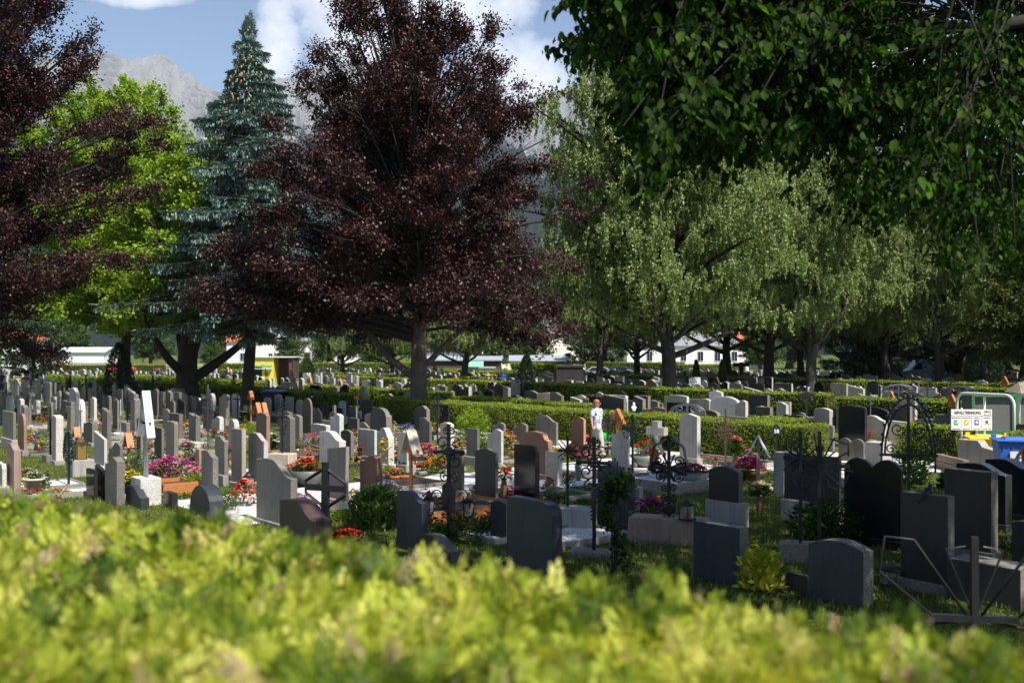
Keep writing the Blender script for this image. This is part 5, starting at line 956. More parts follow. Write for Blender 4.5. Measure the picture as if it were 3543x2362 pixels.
iron_cross('bell', 'C', 1338, 492, 1290, 'black iron cross under a curved roof band, on a rough pink block', hw=135, ybar=735, plinth=(.66, .45, 1100, 'gran_p'), r=.022, yaw=R(-20))
iron_cross('sun', 'C', 1065, 330, 780, 'leaning black ray cross before the light stone cross', hw=80, ybar=435, r=.02, yaw=R(-25))
iron_cross('leaf', 'C', 575, 488, 1200, 'iron cross with four looped leaves on a concrete block', hw=72, ybar=605, plinth=(.5, .4, 1022), r=.016, yaw=R(-20))
iron_cross('scroll', 'C', 775, 500, 1400, 'black scroll cross rising before the ivy covered one', hw=115, ybar=695, r=.022, yaw=R(-20), plinth=(.4, .4, 1350, 'rough_d'))
iron_cross('sun', 'C', 1765, 285, 745, 'brown rusty ray cross with a tall forked post before the hedge', 'iron_rust', hw=90, ybar=450, r=.022, yaw=R(-15))
iron_cross('sun', 'D', 450, 400, 1265, 'big black ray cross in the right shade', hw=190, ybar=630, plinth=(.6, .35, 1140, 'rough_d'), r=.024, yaw=R(-15))
iron_cross('leaf', 'D', 325, 400, 1265, 'black iron cross left of the big ray cross', hw=110, ybar=580, r=.02, yaw=R(-20))
iron_cross('arch', 'D', 1038, 180, 1000, 'ornate black cross with a scalloped arch and climbing leaves', hw=165, ybar=560, r=.022, yaw=R(-15), seed=3)
iron_cross('filigree', 'A', 1880, 400, 1225, 'silver grey filigree iron cross on a pale block', 'iron_grey', hw=50, ybar=600, r=.012, plinth=(.3, .3, 980, 'gran_p'))
iron_cross('filigree', 'A', 1152, 440, 830, 'black filigree iron cross on a dark block in the left rows', hw=26, ybar=560, r=.014, plinth=(.45, .35, 728, 'rough_d'))
iron_cross('filigree', 'A', 915, 420, 745, 'thin black filigree cross beside a red candle, left', hw=24, ybar=530, r=.013)
iron_cross('filigree', 'B', 212, 222, 740, 'black rose tipped iron cross on a pale block with lanterns', hw=42, ybar=350, r=.016, plinth=(.36, .4, 622, 'gran_s'), yaw=R(-25))
iron_cross('plain', 'A', 455, 590, 1100, 'thin black iron cross on a rough grey boulder', hw=22, ybar=700, r=.022, plinth=(.28, .35, 1020, 'rough_d'))
iron_cross('arch', 'A', 620, 820, 1330, 'dark green ornate iron cross near the big garden lantern', 'iron_green', hw=40, ybar=1010, r=.022, seed=3)
iron_cross('plain', 'A', 718, 515, 900, 'steel grey plain cross before the white rough stone', 'zinc', hw=27, ybar=622, r=.02)
iron_cross('plain', 'A', 1090, 520, 930, 'thin grey steel cross behind the small wooden roof cross', 'zinc', hw=30, ybar=670, r=.014)
iron_cross('plain', 'A', 1765, 630, 960, 'thin black iron stake holding a red hanging lantern', hw=15, ybar=680, r=.01, plinth=(.2, .25, 905, 'gran_s'))
iron_cross('sun', 'A', 1612, 430, 560, 'small black ray cross beside the tiny wooden cross', hw=26, ybar=490, r=.014)
iron_cross('plain', 'A', 2148, 460, 760, 'black iron cross before the pale hollow cut headstone', hw=36, ybar=520, r=.025)
iron_cross('scroll', 'B', 1380, 170, 560, 'black pointed scroll cross right of the beech trunk', hw=50, ybar=260, r=.018, yaw=R(-20))
iron_cross('plain', 'B', 603, 262, 470, 'plain dark cross in the middle left', 'rough_d', hw=28, ybar=330, r=.05)
iron_cross('sun', 'C', 880, 285, 640, 'thin black ray cross beside the orange wooden roof cross', hw=60, ybar=378, r=.015, yaw=R(-20))
iron_cross('sun', 'D', 365, 110, 330, 'dark ray cross near the ochre stained slab', hw=48, ybar=165, r=.03, yaw=R(-10), d=40)
iron_cross('plain', 'F', 1412, 228, 345, 'tall plain black cross in front of the white bungalow', hw=.8, ybar=255, r=.17, d=100, yaw=0)
iron_cross('arch', 'F', 1285, 320, 400, 'black pointed iron arch among the far graves', hw=.8, ybar=395, d=90, r=.09, yaw=0, seed=2)
iron_cross('arch', 'F', 820, 688, 850, 'grey iron arch with scrolls behind the gabled light headstone', 'iron_grey', hw=.62, ybar=790, d=34, r=.03, yaw=R(-20), seed=2)
iron_cross('arch', 'G', 900, 495, 700, 'thin arched iron cross before the bright hedge, right section', 'iron_grey', hw=.75, ybar=580, d=46, r=.02, yaw=R(-10), seed=2)
iron_cross('arch', 'G', 1600, 515, 700, 'dark arched cross with a white figure, behind the railing', hw=.85, ybar=640, d=44, r=.04, yaw=R(-10), seed=2)
iron_cross('plain', 'G', 1235, 480, 640, 'thin black cross before the bright hedge, right section', hw=.3, ybar=550, d=44, r=.02, yaw=0)
iron_cross('leaf', 'G', 1030, 640, 870, 'bluish iron cross with leaves behind the yellow flowers', 'iron_blue', hw=.6, ybar=745, d=38, r=.03, yaw=R(-10))
iron_cross('plain', 'G', 575, 590, 860, 'thin steel double cross right of the ochre slab', 'iron_grey', hw=.22, ybar=640, d=36, r=.015, yaw=0)
iron_cross('filigree', 'E', 115, 870, 1060, 'black pointed filigree cross at the hedge right of the beech', hw=.42, ybar=960, d=45, r=.02, yaw=R(-20))
iron_cross('scroll', 'E', 385, 760, 930, 'black scroll cross at the foot of the pitted birch', hw=.5, ybar=830, d=62, r=.025, yaw=0)
iron_cross('scroll', 'E', 1245, 660, 860, 'black scroll cross behind the pale inscribed stones', hw=.5, ybar=730, d=60, r=.025, yaw=0)
iron_cross('plain', 'E', 1215, 630, 900, 'dark cross before the dark rounded conifer', hw=.5, ybar=700, d=58, r=.03, yaw=0)
iron_cross('arch', 'E', 1515, 610, 760, 'iron cross with a round top left of the dark stone block', hw=.6, ybar=690, d=76, r=.04, yaw=0, seed=2)
iron_cross('plain', 'E', 845, 620, 750, 'plain black cross in the rows left of the tall hedge', hw=.6, ybar=660, d=74, r=.04, yaw=0)
iron_cross('plain', 'A', 1380, 305, 500, 'black pointed cross before the left sunlit hedge', hw=.22, ybar=350, d=66, r=.04)
iron_cross('plain', 'A', 775, 300, 430, 'black spear shaped cross before the left hedge', hw=.3, ybar=350, d=70, r=.04)
iron_cross('scroll', 'A', 2112, 290, 500, 'black scroll cross left of the spruce trunk', hw=.35, ybar=350, d=62, r=.025)
iron_cross('filigree', 'I', 868, 540, 1000, 'openwork pointed cross in front of the dark kiosk opening', 'iron_grey', hw=.55, ybar=720, d=62, r=.022)
iron_cross('plain', 'F', 2135, 490, 740, 'dark tall cross behind the right hedge', hw=.4, ybar=580, d=45, r=.03, yaw=0)
# heavy blurred foreground cross at the lower right
c = iron_cross('plain', 'D', 1475, 1100, 1750, 'rusty bar cross with bent rays cropped by the hedge, lower right', 'iron', hw=.3, ybar=1640, r=.022, d=7.2, yaw=R(-8))
mb = MB()
for sg in (-1, 1): mb.tube([(0, 0, c[3] - .05), (sg * .42, 0, c[3] + .56), (sg * .62, 0, c[3] + .58), (sg * .66, 0, c[3] + .32), (sg * .3, 0, c[3] + .02)], .011, 5); mb.tube([(0, 0, c[3]), (sg * .2, 0, c[3] + .5), (sg * .06, 0, c[3] + .52)], .008, 4); mb.tube([(0, 0, c[3]), (sg * .55, 0, c[3] - .1)], .01, 4)
mb.build('bent_rays', 'iron', c[0])
# stylised flat black cross
P, H = height_at('B', 535, 692, 1270); t = thing('iron_cross', P, 'heavy black modern cross with a diamond frame, left of centre', 'grave cross', GC, R(-25)); zc = CAMZ - (px('B', 0, 885)[1] - HY) / F * P.y
mb = MB(); mb.box((0, 0, H / 2), (.15, .07, H), taper=.75); mb.build('post', 'iron', t); mb = MB(); mb.box((0, 0, zc), (.78, .065, .1)); mb.build('crossbar', 'iron', t)
mb = MB()
for sg in (-1, 1): mb.tube([(sg * .06, 0, zc + .3), (sg * .4, 0, zc + .1), (sg * .4, 0, zc - .1), (sg * .06, 0, zc - .3)], .03, 4)
mb.build('frame', 'iron', t)
# ivy covered cross
P, H = height_at('C', 930, 655, 1560); t = thing('iron_cross', P, 'blue grey fluted cross overgrown with ivy in the centre shade', 'grave cross', GC, R(-15)); zc = CAMZ - (px('C', 0, 925)[1] - HY) / F * P.y
mb = MB()
for k in (-1, 0, 1): mb.box((k * .035, 0, H / 2 - abs(k) * .02), (.024, .03, H - abs(k) * .06))
mb.build('post', 'iron_blue', t); mb = MB()
for k in (-2, -1, 0, 1, 2):
    for sg in (-1, 1): mb.tube([(0, -.02, zc + k * .016), (sg * .34, -.02, zc + k * .032)], .012, 4)
mb.build('crossbar', 'iron_blue', t)
rs = np.random.RandomState(5); n = 900; zz = rs.rand(n) * (H - .15); Pv = np.stack([np.sin(zz * 5) * .1 + rs.randn(n) * .08, rs.randn(n) * .06, zz], 1); k_ = rs.rand(n) < .3; Pv[k_] = np.array([.0, -.03, zc + .05]) + rs.randn(k_.sum(), 3) * [.12, .05, .1]
link('ivy', leaves('ivy', Pv, rs.randn(n, 3), rs.randn(n, 3) + [0, -1, .5], .05 + .03 * rs.rand(n), .04 + .02 * rs.rand(n), 'leaf_near'), t)
# stone cross
P, w_, tt, Yc = solve('C', 1165, 1300, 1332, 615); H = CAMZ - (px('C', 0, 385)[1] - HY) / F * Yc
t = thing('stone_cross', P, 'pale concrete cross in front of the long hedge', 'grave cross', None, YAW); mb = MB(); mb.box((0, 0, H / 2), (w_ * .34, .2, H)); mb.build('post', 'concrete', t, bevel=.01); mb = MB()
for sg in (-1, 1): mb.box((sg * w_ * .335, 0, H * .66), (w_ * .33, .196, w_ * .34))
mb.build('crossbar', 'concrete', t, bevel=.01)
# random small iron crosses in middle rows are included above
# ------------------------------------------------------------------ wooden roof crosses
GW = 'wooden grave crosses with little roofs'
def wood_cross(z, x, yt, yb, label, wd, mat='wood', roofmat=None, d=None, yaw=YAW, bd=.16, open_=True, hr=None):
    if d: P = atd(z, x, yb, d); P.z = 0; H = CAMZ - (px(z, 0, yt)[1] - HY) / F * d
    else: P, H = height_at(z, x, yt, yb)
    t = thing('wooden_cross', P, label, 'grave cross', GW, yaw); hr = hr or wd * .95
    mb = MB(); mb.box((0, 0, H / 2 - .01), (.075, .05, H - .02)); mb.build('post', mat, t, bevel=.004)
    mb = MB(); mb.box((0, 0, H - hr * .8), (wd * 1.15, .045, .06)); mb.build('crossbar', mat, t, bevel=.004)
    a = math.atan2(hr, wd / 2); L = math.hypot(hr, wd / 2)
    for sg in (-1, 1):
        mb = MB(); mb.box((sg * wd / 4, 0, H - hr / 2 + .03), (L * 1.04, bd, .025), ry=sg * a); mb.build('roof_board', roofmat or mat, t)
    if open_: mb = MB(); mb.box((0, .02, H - hr * .95), (wd * .42, .03, wd * .6)); mb.build('nameplate', mat, t)
    return t
wood_cross('B', 1180, 462, 1000, 'large wooden roof cross in the middle, pale roof boards', .5, 'wood', 'wood_pale', bd=.24)
wood_cross('A', 1160, 838, 1260, 'orange brown wooden roof cross left of the big metal one', .36)
wood_cross('A', 1546, 432, 575, 'small orange wooden roof cross above dark headstones', .3)
wood_cross('A', 2268, 455, 790, 'wooden roof cross in front of the spruce trunk', .36)
wood_cross('A', 2335, 570, 830, 'wooden roof cross right of the spruce trunk, lower one', .4)
wood_cross('B', 25, 250, 560, 'left one of two wooden crosses above the red brown headstone', .42); wood_cross('B', 72, 250, 560, 'right one of two wooden crosses above the red brown headstone', .42)
wood_cross('A', 690, 785, 1120, 'wooden roof cross behind the big garden lantern', .28)
wood_cross('C', 952, 297, 640, 'bright orange wooden roof cross before the hedge, right of the woman', .46, bd=.2, yaw=R(-30))
wood_cross('C', 1225, 495, 860, 'wooden roof cross with brown back panel behind the bell shaped iron cross', .52, 'wood', 'wood_pale', bd=.22, yaw=R(-25))
wood_cross('D', 45, 440, 760, 'weathered pale wooden roof cross before the sign 58', .52, 'wood_old', 'panel', bd=.2, yaw=R(-20), open_=False)
wood_cross('D', 1800, 515, 760, 'red brown wooden roof cross cut by the right edge', .6, 'wood', 'wood', bd=.24, d=20, yaw=R(-20))
for i, (z, x, yt, yb, d, lab) in enumerate([('I', 1255, 720, 960, 72, 'orange wooden roof cross left of the sign 57'), ('I', 1880, 790, 950, 66, 'wooden roof cross at the foot of the two slim birches'), ('I', 1610, 890, 1000, 64, 'tilted wooden roof cross beside the dark shrine'), ('E', 350, 640, 760, 78, 'wooden roof cross left of the pitted birch'), ('E', 328, 885, 960, 60, 'tiny wooden roof top left of the pitted birch foot'),
    ('G', 1520, 622, 730, 40, 'wooden roof cross left of the white railing'), ('G', 820, 590, 690, 45, 'orange wooden roof cross under the thin iron arch'), ('G', 1690, 560, 660, 46, 'wooden roof board beside the dark arched cross'), ('G', 2130, 410, 500, 60, 'wooden roof cross near the cypress'), ('G', 1055, 640, 730, 40, 'wooden roof cross behind the bluish iron cross'), ('E', 90, 520, 640, 90, 'small orange roofed cross beside the person in white'),
    ('A', 1845, 235, 330, 92, 'far wooden roof cross right of the forked trunk'), ('A', 2060, 235, 330, 92, 'far wooden roof cross left of the spruce trunk'), ('F', 1145, 395, 480, 72, 'dark wooden roof cross before the far sorting sign'), ('F', 1100, 520, 640, 50, 'dark roof cross behind the black headstones')]):
    wood_cross(z, x, yt, yb, lab, .5 if d > 50 else .42, 'wood' if 'dark' not in lab else 'wood_dark', d=d)
# big zinc roofed cross
P, H = height_at('A', 1320, 452, 1470); P0 = P; zp = CAMZ - (px('A', 0, 1222)[1] - HY) / F * P.y
t = thing('metal_roof_cross', P, 'tall steel cross with a big zinc gable roof on a rough block', 'grave cross', None, YAW)
mb = MB(); mb.box((0, 0, zp / 2), (.62, .42, zp)); mb.build('plinth', 'rough_l', t, bevel=.012)
mb = MB()
for dx in (-.05, 0, .05): mb.tube([(dx * 2.0, 0, zp), (dx * .6, 0, H * .72), (dx, 0, H - .05)], .018, 5)
mb.build('post', 'zinc', t); mb = MB(); mb.box((0, 0, H * .72), (.5, .03, .05)); mb.build('crossbar', 'iron', t)
for sg in (-1, 1):
    mb = MB(); L = 1.0; a = R(72); mb.box((sg * .155, 0, H - L * .46), (L, .17, .02), ry=sg * a); mb.build('roof_panel', 'zinc', t)
# ------------------------------------------------------------------ garden lanterns
GL = 'grave lanterns'
def lantern(P, h, w, label, mat='iron', pane='glass', roof='cone', candle=True, base=None):
    t = thing('grave_lantern', P, label, 'lantern', GL, YAW); b = 0
    if base: mb = MB(); mb.box((0, 0, base / 2), (w * 2.2, w * 2.2, base)); mb.build('plinth', 'concrete', t, bevel=.01); b = base
    mb = MB(); mb.box((0, 0, b + .015), (w * 1.05, w * 1.05, .03)); mb.box((0, 0, b + h * .72), (w * 1.1, w * 1.1, .02))
    for sx in (-1, 1):
        for sy in (-1, 1): mb.tube([(sx * w * .42, sy * w * .42, b), (sx * w * .48, sy * w * .48, b + h * .72)], .008, 4)
    mb.build('frame', mat, t); mb = MB(); mb.box((0, 0, b + h * .37), (w * .8, w * .8, h * .66)); mb.build('pane', pane, t)
    mb = MB(); mb.lathe([(w * .8, b + h * .72), (w * .3, b + h * .9), (w * .05, b + h)], 4 if roof == 'cone' else 12); mb.build('roof', mat, t)
    if candle: mb = MB(); mb.lathe([(w * .22, b + .03), (w * .22, b + h * .4)], 8); mb.build('candle', 'candle', t)
    return t
P, H = height_at('A', 730, 862, 1215); lantern(P, H - .42, .24, 'large old garden lantern with amber panes on a concrete block', 'iron_rust', 'gold', candle=False, base=.42)
for z, x, yt, yb, w, lab, mt_ in [('A', 1405, 1015, 1140, .16, 'dark lantern left of the rough sided grey headstone', 'iron'), ('A', 410, 1180, 1290, .13, 'dark little lantern beside the cream flower pot', 'iron'), ('B', 742, 885, 1000, .14, 'brass lantern with a red candle beside the tall grey headstone', 'brass'), ('B', 178, 570, 640, .1, 'left small brass lantern at the rose tipped cross', 'brass'), ('B', 252, 570, 640, .1, 'right small brass lantern at the rose tipped cross', 'brass'),
    ('B', 1068, 500, 580, .14, 'brass lantern beside the jagged natural stone', 'brass'), ('B', 1078, 640, 740, .15, 'lantern at the foot of the white gabled headstone', 'iron'), ('B', 1378, 560, 625, .12, 'brass lantern right of the slender grey headstone', 'brass'), ('C', 512, 925, 1030, .17, 'dark lantern with amber panes left of the leaf cross', 'iron'), ('C', 388, 940, 1015, .14, 'brown lantern beside the tall round cornered headstone', 'brass'),
    ('C', 1102, 1060, 1185, .18, 'dark lantern with amber panes in the centre shade', 'iron'), ('C', 1080, 665, 735, .12, 'small lantern before the light granite headstone', 'brass'), ('C', 1585, 612, 675, .13, 'lantern beside the tall gabled light headstone', 'iron_grey'), ('C', 1690, 650, 735, .1, 'brown pillar lantern left of the rusty ray cross', 'brass'), ('D', 85, 585, 655, .08, 'small lantern hanging at the pale roof cross', 'iron'), ('D', 935, 1270, 1420, .3, 'dark round roofed lantern in the right shade', 'iron'),
    ('A', 1975, 795, 920, .2, 'grey lantern before the rugged light headstone', 'iron_grey'), ('A', 500, 715, 770, .12, 'copper lantern on a small plinth near the thin black cross', 'brass'), ('A', 565, 612, 660, .12, 'copper lantern behind the slim brownish headstone', 'brass'), ('A', 1943, 628, 700, .14, 'white roofed lantern left of the grey notched headstone', 'iron_grey'), ('A', 1716, 628, 680, .12, 'copper lantern behind the leaning black headstone', 'brass'), ('A', 2250, 1170, 1370, .2, 'tall dark lantern right of the polished speckled slab', 'iron'), ('A', 790, 805, 870, .11, 'white lantern beside pink flowers, left', 'white')]:
    P, H = height_at(z, x, yt, yb); lantern(P, max(.15, min(.7, H)), w, lab, mt_, 'glass' if 'amber' not in lab else 'gold')
# lantern on the pink block beside the bell cross
bp = at('C', 1338, 1290); zt = CAMZ - (px('C', 0, 1100)[1] - HY) / F * bp.y
l_ = lantern(bp + U * .38 + Vector((0, -.05, zt)), .34, .2, 'dark lantern with a red candle on the pink block', 'iron')
# ------------------------------------------------------------------ plants and pots
def blades(mb_parts, n, r, h, seed, mat, lsz=.07, cz=0, squash=1.0, up=.6):
    rs = np.random.RandomState(seed); a = rs.rand(n) * 6.283; q = rs.rand(n) ** .5; ph = np.arccos(1 - rs.rand(n)); rad = q * r
    P = np.stack([rad * np.cos(a) * np.sin(ph) * 1.0, rad * np.sin(a) * np.sin(ph), cz + h * (.12 + .88 * rs.rand(n) * np.sqrt(np.maximum(0, 1 - (rad / r * .8) ** 2)))], 1)
    D = np.stack([np.cos(a) * .8, np.sin(a) * .8, np.full(n, up)], 1) + rs.randn(n, 3) * .4; L = lsz * (.6 + .8 * rs.rand(n))
    return leaves('foliage', P, D, rs.randn(n, 3) + [0, 0, 1], L, L * .5, mat)
def petals(n, r, h, seed, col, sz=.03, cz=0, per=5, flat=False):
    rs = np.random.RandomState(seed); a = rs.rand(n) * 6.283; rad = r * np.sqrt(rs.rand(n)); z = cz + h * (np.sqrt(np.maximum(.05, 1 - (rad / r) ** 2)) * (.85 + .25 * rs.rand(n)) if not flat else np.ones(n) * (.8 + .3 * rs.rand(n)))
    C = np.stack([rad * np.cos(a), rad * np.sin(a), z], 1); idx = np.repeat(np.arange(n), per); k = np.tile(np.arange(per), n); th = k * 6.283 / per + rs.rand(n)[idx]
    D = np.stack([np.cos(th), np.sin(th), .35 * np.ones(len(th))], 1) + rs.randn(len(th), 3) * .2; D = unit(D); s = sz * (.7 + .6 * rs.rand(n))[idx]
    return leaves('blossoms', C[idx] + D * s[:, None] * .5, D, np.tile([0, 0, 1.0], (len(idx), 1)) + rs.randn(len(idx), 3) * .3, s, s * .9, 'petal_' + col, .2)
PC = [0]
GP = 'flowers and plants on the graves'
def plant(P, r, h, label, cols=(), pot=None, green='green_plant', n=None, psz=.03, np_=None, name=None, base=0, lsz=.06, up=.6):
    PC[0] += 1; seed = PC[0]; P = Vector(P); t = thing(name or ('potted_flower' if pot else 'flower_bed' if cols else 'shrub'), P, label, 'flowers' if cols else 'shrub', GP); z = base
    if pot:
        kind, pm, pr, ph = pot; mb = MB()
        prof = {'bowl': [(pr * .45, 0), (pr * .8, ph * .45), (pr, ph), (pr * .93, ph), (pr * .9, ph * .85), (.01, ph * .8)], 'pot': [(pr * .7, 0), (pr * .95, ph * .85), (pr * 1.05, ph * .87), (pr * 1.05, ph), (pr * .92, ph), (pr * .9, ph * .9), (.01, ph * .88)],
                'vase': [(pr * .6, 0), (pr * .5, ph * .1), (pr * .9, ph * .6), (pr * .6, ph * .85), (pr * .8, ph), (pr * .6, ph), (.01, ph * .9)], 'box': None}[kind]
        if prof: mb.lathe(prof, 16, (0, 0, z))
        else: mb.box((0, 0, z + ph / 2), (pr * 2, pr * .9, ph), rz=YAW)
        mb.build('pot', pm, t, bevel=.01 if kind == 'box' else 0); z += ph * .85
    n = n or int(260 * (r / .25)); link('foliage', blades(None, n, r, h, seed, green, lsz, z, up=up), t)
    for i, cc in enumerate(cols): link('blossoms', petals(np_ or max(10, int(60 * r / .25 / len(cols))), r * .95, h, seed + 50 + i, cc, psz, z), t)
    return t
def PL(z, x, y, r, h, label, cols=(), **k): return plant(at(z, x, y), r, h, label, cols, **k)
PL('A', 355, 935, .38, .5, 'cream yellow rose bush left of the thin black cross', ('cream', 'violet'), n=600, psz=.06, np_=40); PL('A', 380, 1000, .3, .12, 'yellow and violet flowers in a dark trough', ('yellow', 'violet'), pot=('box', 'pot_grey', .35, .22))
PL('A', 553, 995, .26, .2, 'orange marigolds in a terracotta box', ('orange',), pot=('box', 'terracotta', .28, .12), psz=.05, np_=90); PL('A', 312, 1360, .22, .2, 'white flowers in a cream stone pot', ('cream', 'white'), pot=('pot', 'pot_cream', .26, .32), green='green_plant'); PL('A', 240, 1215, .25, .2, 'red and white begonias behind the cream stone pot', ('red', 'white'))
PL('A', 310, 1410, .4, .18, 'dark red flower border at the hedge, left', ('red', 'magenta'), psz=.035); PL('A', 520, 1405, .35, .16, 'yellow flowers with red ones at the hedge, left', ('yellow', 'red'), psz=.035)
PL('A', 1560, 1290, .75, .62, 'big bush of magenta pink daisies', ('magenta', 'pink'), n=900, psz=.075, np_=75, green='green_plant'); PL('A', 1455, 1290, .3, .4, 'lilac pink daisies left of the magenta ones', ('pink', 'violet'), psz=.06); PL('A', 1725, 1290, .38, .32, 'white small flowers right of the magenta daisies', ('white',), psz=.03, np_=160)
PL('A', 1765, 1365, .3, .5, 'round clipped box bush beside the grey curved headstone', (), green='leaf_maple', n=1500, lsz=.035); PL('A', 1640, 1320, .27, .24, 'low green grassy cushion behind the wooden border', (), n=900, lsz=.1, up=1.6); PL('A', 1545, 1320, .3, .12, 'white flowers behind the wooden border', ('white',), np_=120); PL('A', 1440, 1325, .16, .22, 'small green cushion next to the rough block', (), n=500, lsz=.09, up=1.6)
PL('A', 1220, 1290, .38, .85, 'bright green bush left of the metal roof cross', (), n=1500, lsz=.05); PL('A', 1180, 1345, .32, .42, 'bright yellow flowers beside the rough block', ('yellow',), psz=.05, np_=90); PL('A', 1445, 1440, .2, .15, 'yellow flowers at the hedge below the wooden border', ('yellow',)); PL('A', 1680, 1425, .25, .16, 'few yellow flowers at the hedge edge', ('yellow',), np_=14)
PL('A', 1690, 1130, .28, .32, 'pink carnations in a brass vase', ('pink', 'white'), pot=('vase', 'brass', .1, .45), psz=.05); PL('A', 2050, 1200, .2, .28, 'pink roses in a vase beside the dark headstone', ('pink',), pot=('vase', 'pot_grey', .08, .6), psz=.08, np_=12); PL('A', 2215, 1480, .3, .5, 'coral red flowers on a thin bush above the hedge', ('salmon', 'red'), psz=.07, np_=36); PL('A', 2050, 1530, .28, .42, 'round green box bush at the hedge', (), green='leaf_mid', n=1100, lsz=.04)
PL('A', 845, 885, .42, .3, 'deep pink petunias behind the tall light headstone', ('magenta', 'red', 'white'), psz=.06, np_=40); PL('A', 1765, 700, .42, .75, 'bright green round bush beside the grey headstones', (), n=1500, lsz=.06); PL('A', 350, 620, .6, .4, 'low green shrub in the left shade', (), green='leaf_mid', n=900); PL('A', 140, 645, .35, .25, 'red and lilac flowers behind the wide grey headstone', ('red', 'pink', 'violet'), psz=.06)
PL('A', 340, 720, .6, .3, 'red tulips on a bed in the left rows', ('red',), psz=.06, np_=22); PL('A', 1110, 640, .45, .3, 'yellow flowers in the left rows', ('yellow',), np_=26); PL('A', 2265, 850, .5, .55, 'green shrub in front of the spruce trunk', (), green='leaf_maple', n=1000); PL('A', 2040, 900, .25, .3, 'orange flowers left of the round topped headstone', ('orange',), psz=.05, np_=14); PL('A', 1035, 820, .35, .35, 'green bush behind the grey wavy headstone', (), n=500)
PL('A', 1720, 800, .4, .3, 'grey green lavender clump', ('white',), green='leaf_birch', np_=20); PL('A', 1810, 760, .3, .3, 'dark leafed plant left of the silver cross', (), green='leaf_near'); PL('A', 1850, 690, .4, .3, 'salmon flowers behind the silver cross', ('salmon', 'pink'), psz=.05); PL('A', 150, 590, .5, .8, 'small rose tree in the left shade', (), green='leaf_mid', n=500); PL('A', 160, 420, .7, 1.0, 'pale yellow flowering shrub in the far left rows', ('cream',), psz=.09, np_=80)
PL('A', 980, 560, .3, .9, 'white flowering shrub under the maple', ('white',), psz=.06, np_=40, green='leaf_dark'); PL('A', 1240, 640, .25, .5, 'white lilies beside the grey headstone', ('white',), psz=.08, np_=14); PL('A', 1440, 620, .3, .3, 'pink flowers among the left rows', ('pink',), psz=.05, np_=16); PL('A', 2230, 690, .5, .35, 'small shrub with orange flowers near the spruce', ('orange',), np_=14); PL('A', 2200, 760, .4, .2, 'bright red flowers near the spruce trunk', ('red',))
PL('B', 400, 870, .42, .3, 'red and orange dahlias in a large grey bowl', ('red', 'salmon'), pot=('bowl', 'pot_grey', .42, .38), psz=.08, np_=26, n=500, lsz=.09); PL('B', 380, 755, .7, .2, 'row of red begonias behind the large grey headstone', ('red', 'salmon'), psz=.05, np_=80); PL('B', 320, 650, .34, .3, 'pinkish leafy plant in a copper bowl', ('magenta',), pot=('bowl', 'brass', .22, .25), psz=.03); PL('B', 440, 610, .5, .55, 'pink flowering shrub before the white headstone', ('pink', 'salmon'), psz=.05, np_=46)
PL('B', 145, 650, .2, .75, 'white calla lilies beside the red brown headstone', ('white',), psz=.1, np_=5, n=160, lsz=.16); PL('B', 325, 1060, .36, .3, 'violet and white pansies at the hedge', ('violet', 'white', 'pink'), psz=.07, np_=34); PL('B', 640, 1130, .3, .22, 'yellow green low conifer cushion', (), green='leaf_maple', n=900, lsz=.05); PL('B', 690, 1120, .2, .2, 'small yellow green cushion at the pale plinth', (), green='leaf_maple', n=600, lsz=.05)
PL('B', 930, 1190, .55, .8, 'dark green spiky juniper in the centre', (), green='leaf_mid', n=3200, lsz=.09, up=1.2); PL('B', 700, 1270, .3, .14, 'red flowers around a red candle glass', ('red',), psz=.05); PL('B', 1010, 960, .3, .35, 'blue violet flowers right of the salmon headstone', ('violet', 'white'), np_=90, psz=.035); PL('B', 985, 770, .2, .9, 'yellow flowering forsythia branch', ('yellow',), psz=.07, np_=30, n=50); PL('B', 1010, 780, .22, .24, 'green cushion plant in front of the jagged stone', (), green='leaf_maple', n=600)
PL('B', 1060, 830, .28, .18, 'reddish succulents in a terracotta bowl', ('salmon',), pot=('bowl', 'terracotta', .24, .14), psz=.04); PL('B', 1130, 830, .2, .06, 'terracotta bowl with small plants', (), pot=('bowl', 'terracotta', .22, .16)); PL('B', 1290, 745, .3, .42, 'salmon pink bouquet in a dark vase', ('salmon', 'pink'), pot=('vase', 'pot_grey', .07, .3), psz=.08, np_=34); PL('B', 1370, 750, .26, .22, 'yellow and orange marigolds in a terracotta bowl', ('yellow', 'orange'), pot=('bowl', 'terracotta', .26, .12), psz=.05, np_=60)
PL('B', 1365, 780, .3, .15, 'green leaves on the edge of the sunny lawn', (), n=300); PL('B', 1650, 560, .62, 1.35, 'bright green upright shrub in front of the hedge', (), green='leaf_maple', n=2800, lsz=.08, name='shrub'); PL('B', 1720, 630, .4, .5, 'small green bush beside the light wavy headstone', (), green='green_plant', n=900); PL('B', 660, 440, .5, .32, 'dark leafy plant in the middle left shade', (), green='leaf_near', n=300, lsz=.16); PL('B', 1160, 470, .3, .35, 'blue salvia left of the beech trunk', ('violet',), psz=.05, np_=50)
PL('B', 1090, 450, .4, .14, 'green cushion with a red candle left of the blue salvia', ()); PL('B', 755, 560, .25, .5, 'red flowers behind the dark headstone', ('red', 'yellow'), psz=.05, np_=16, n=200); PL('B', 1380, 500, .4, .15, 'red geraniums before the hedge', ('red',)); PL('B', 250, 470, .2, .35, 'yellow roses behind the grey headstone', ('yellow',), psz=.07, np_=10); PL('B', 815, 400, .3, .22, 'dark red roses near the flat dark headstone', ('red',), psz=.07, np_=7, green='leaf_near')
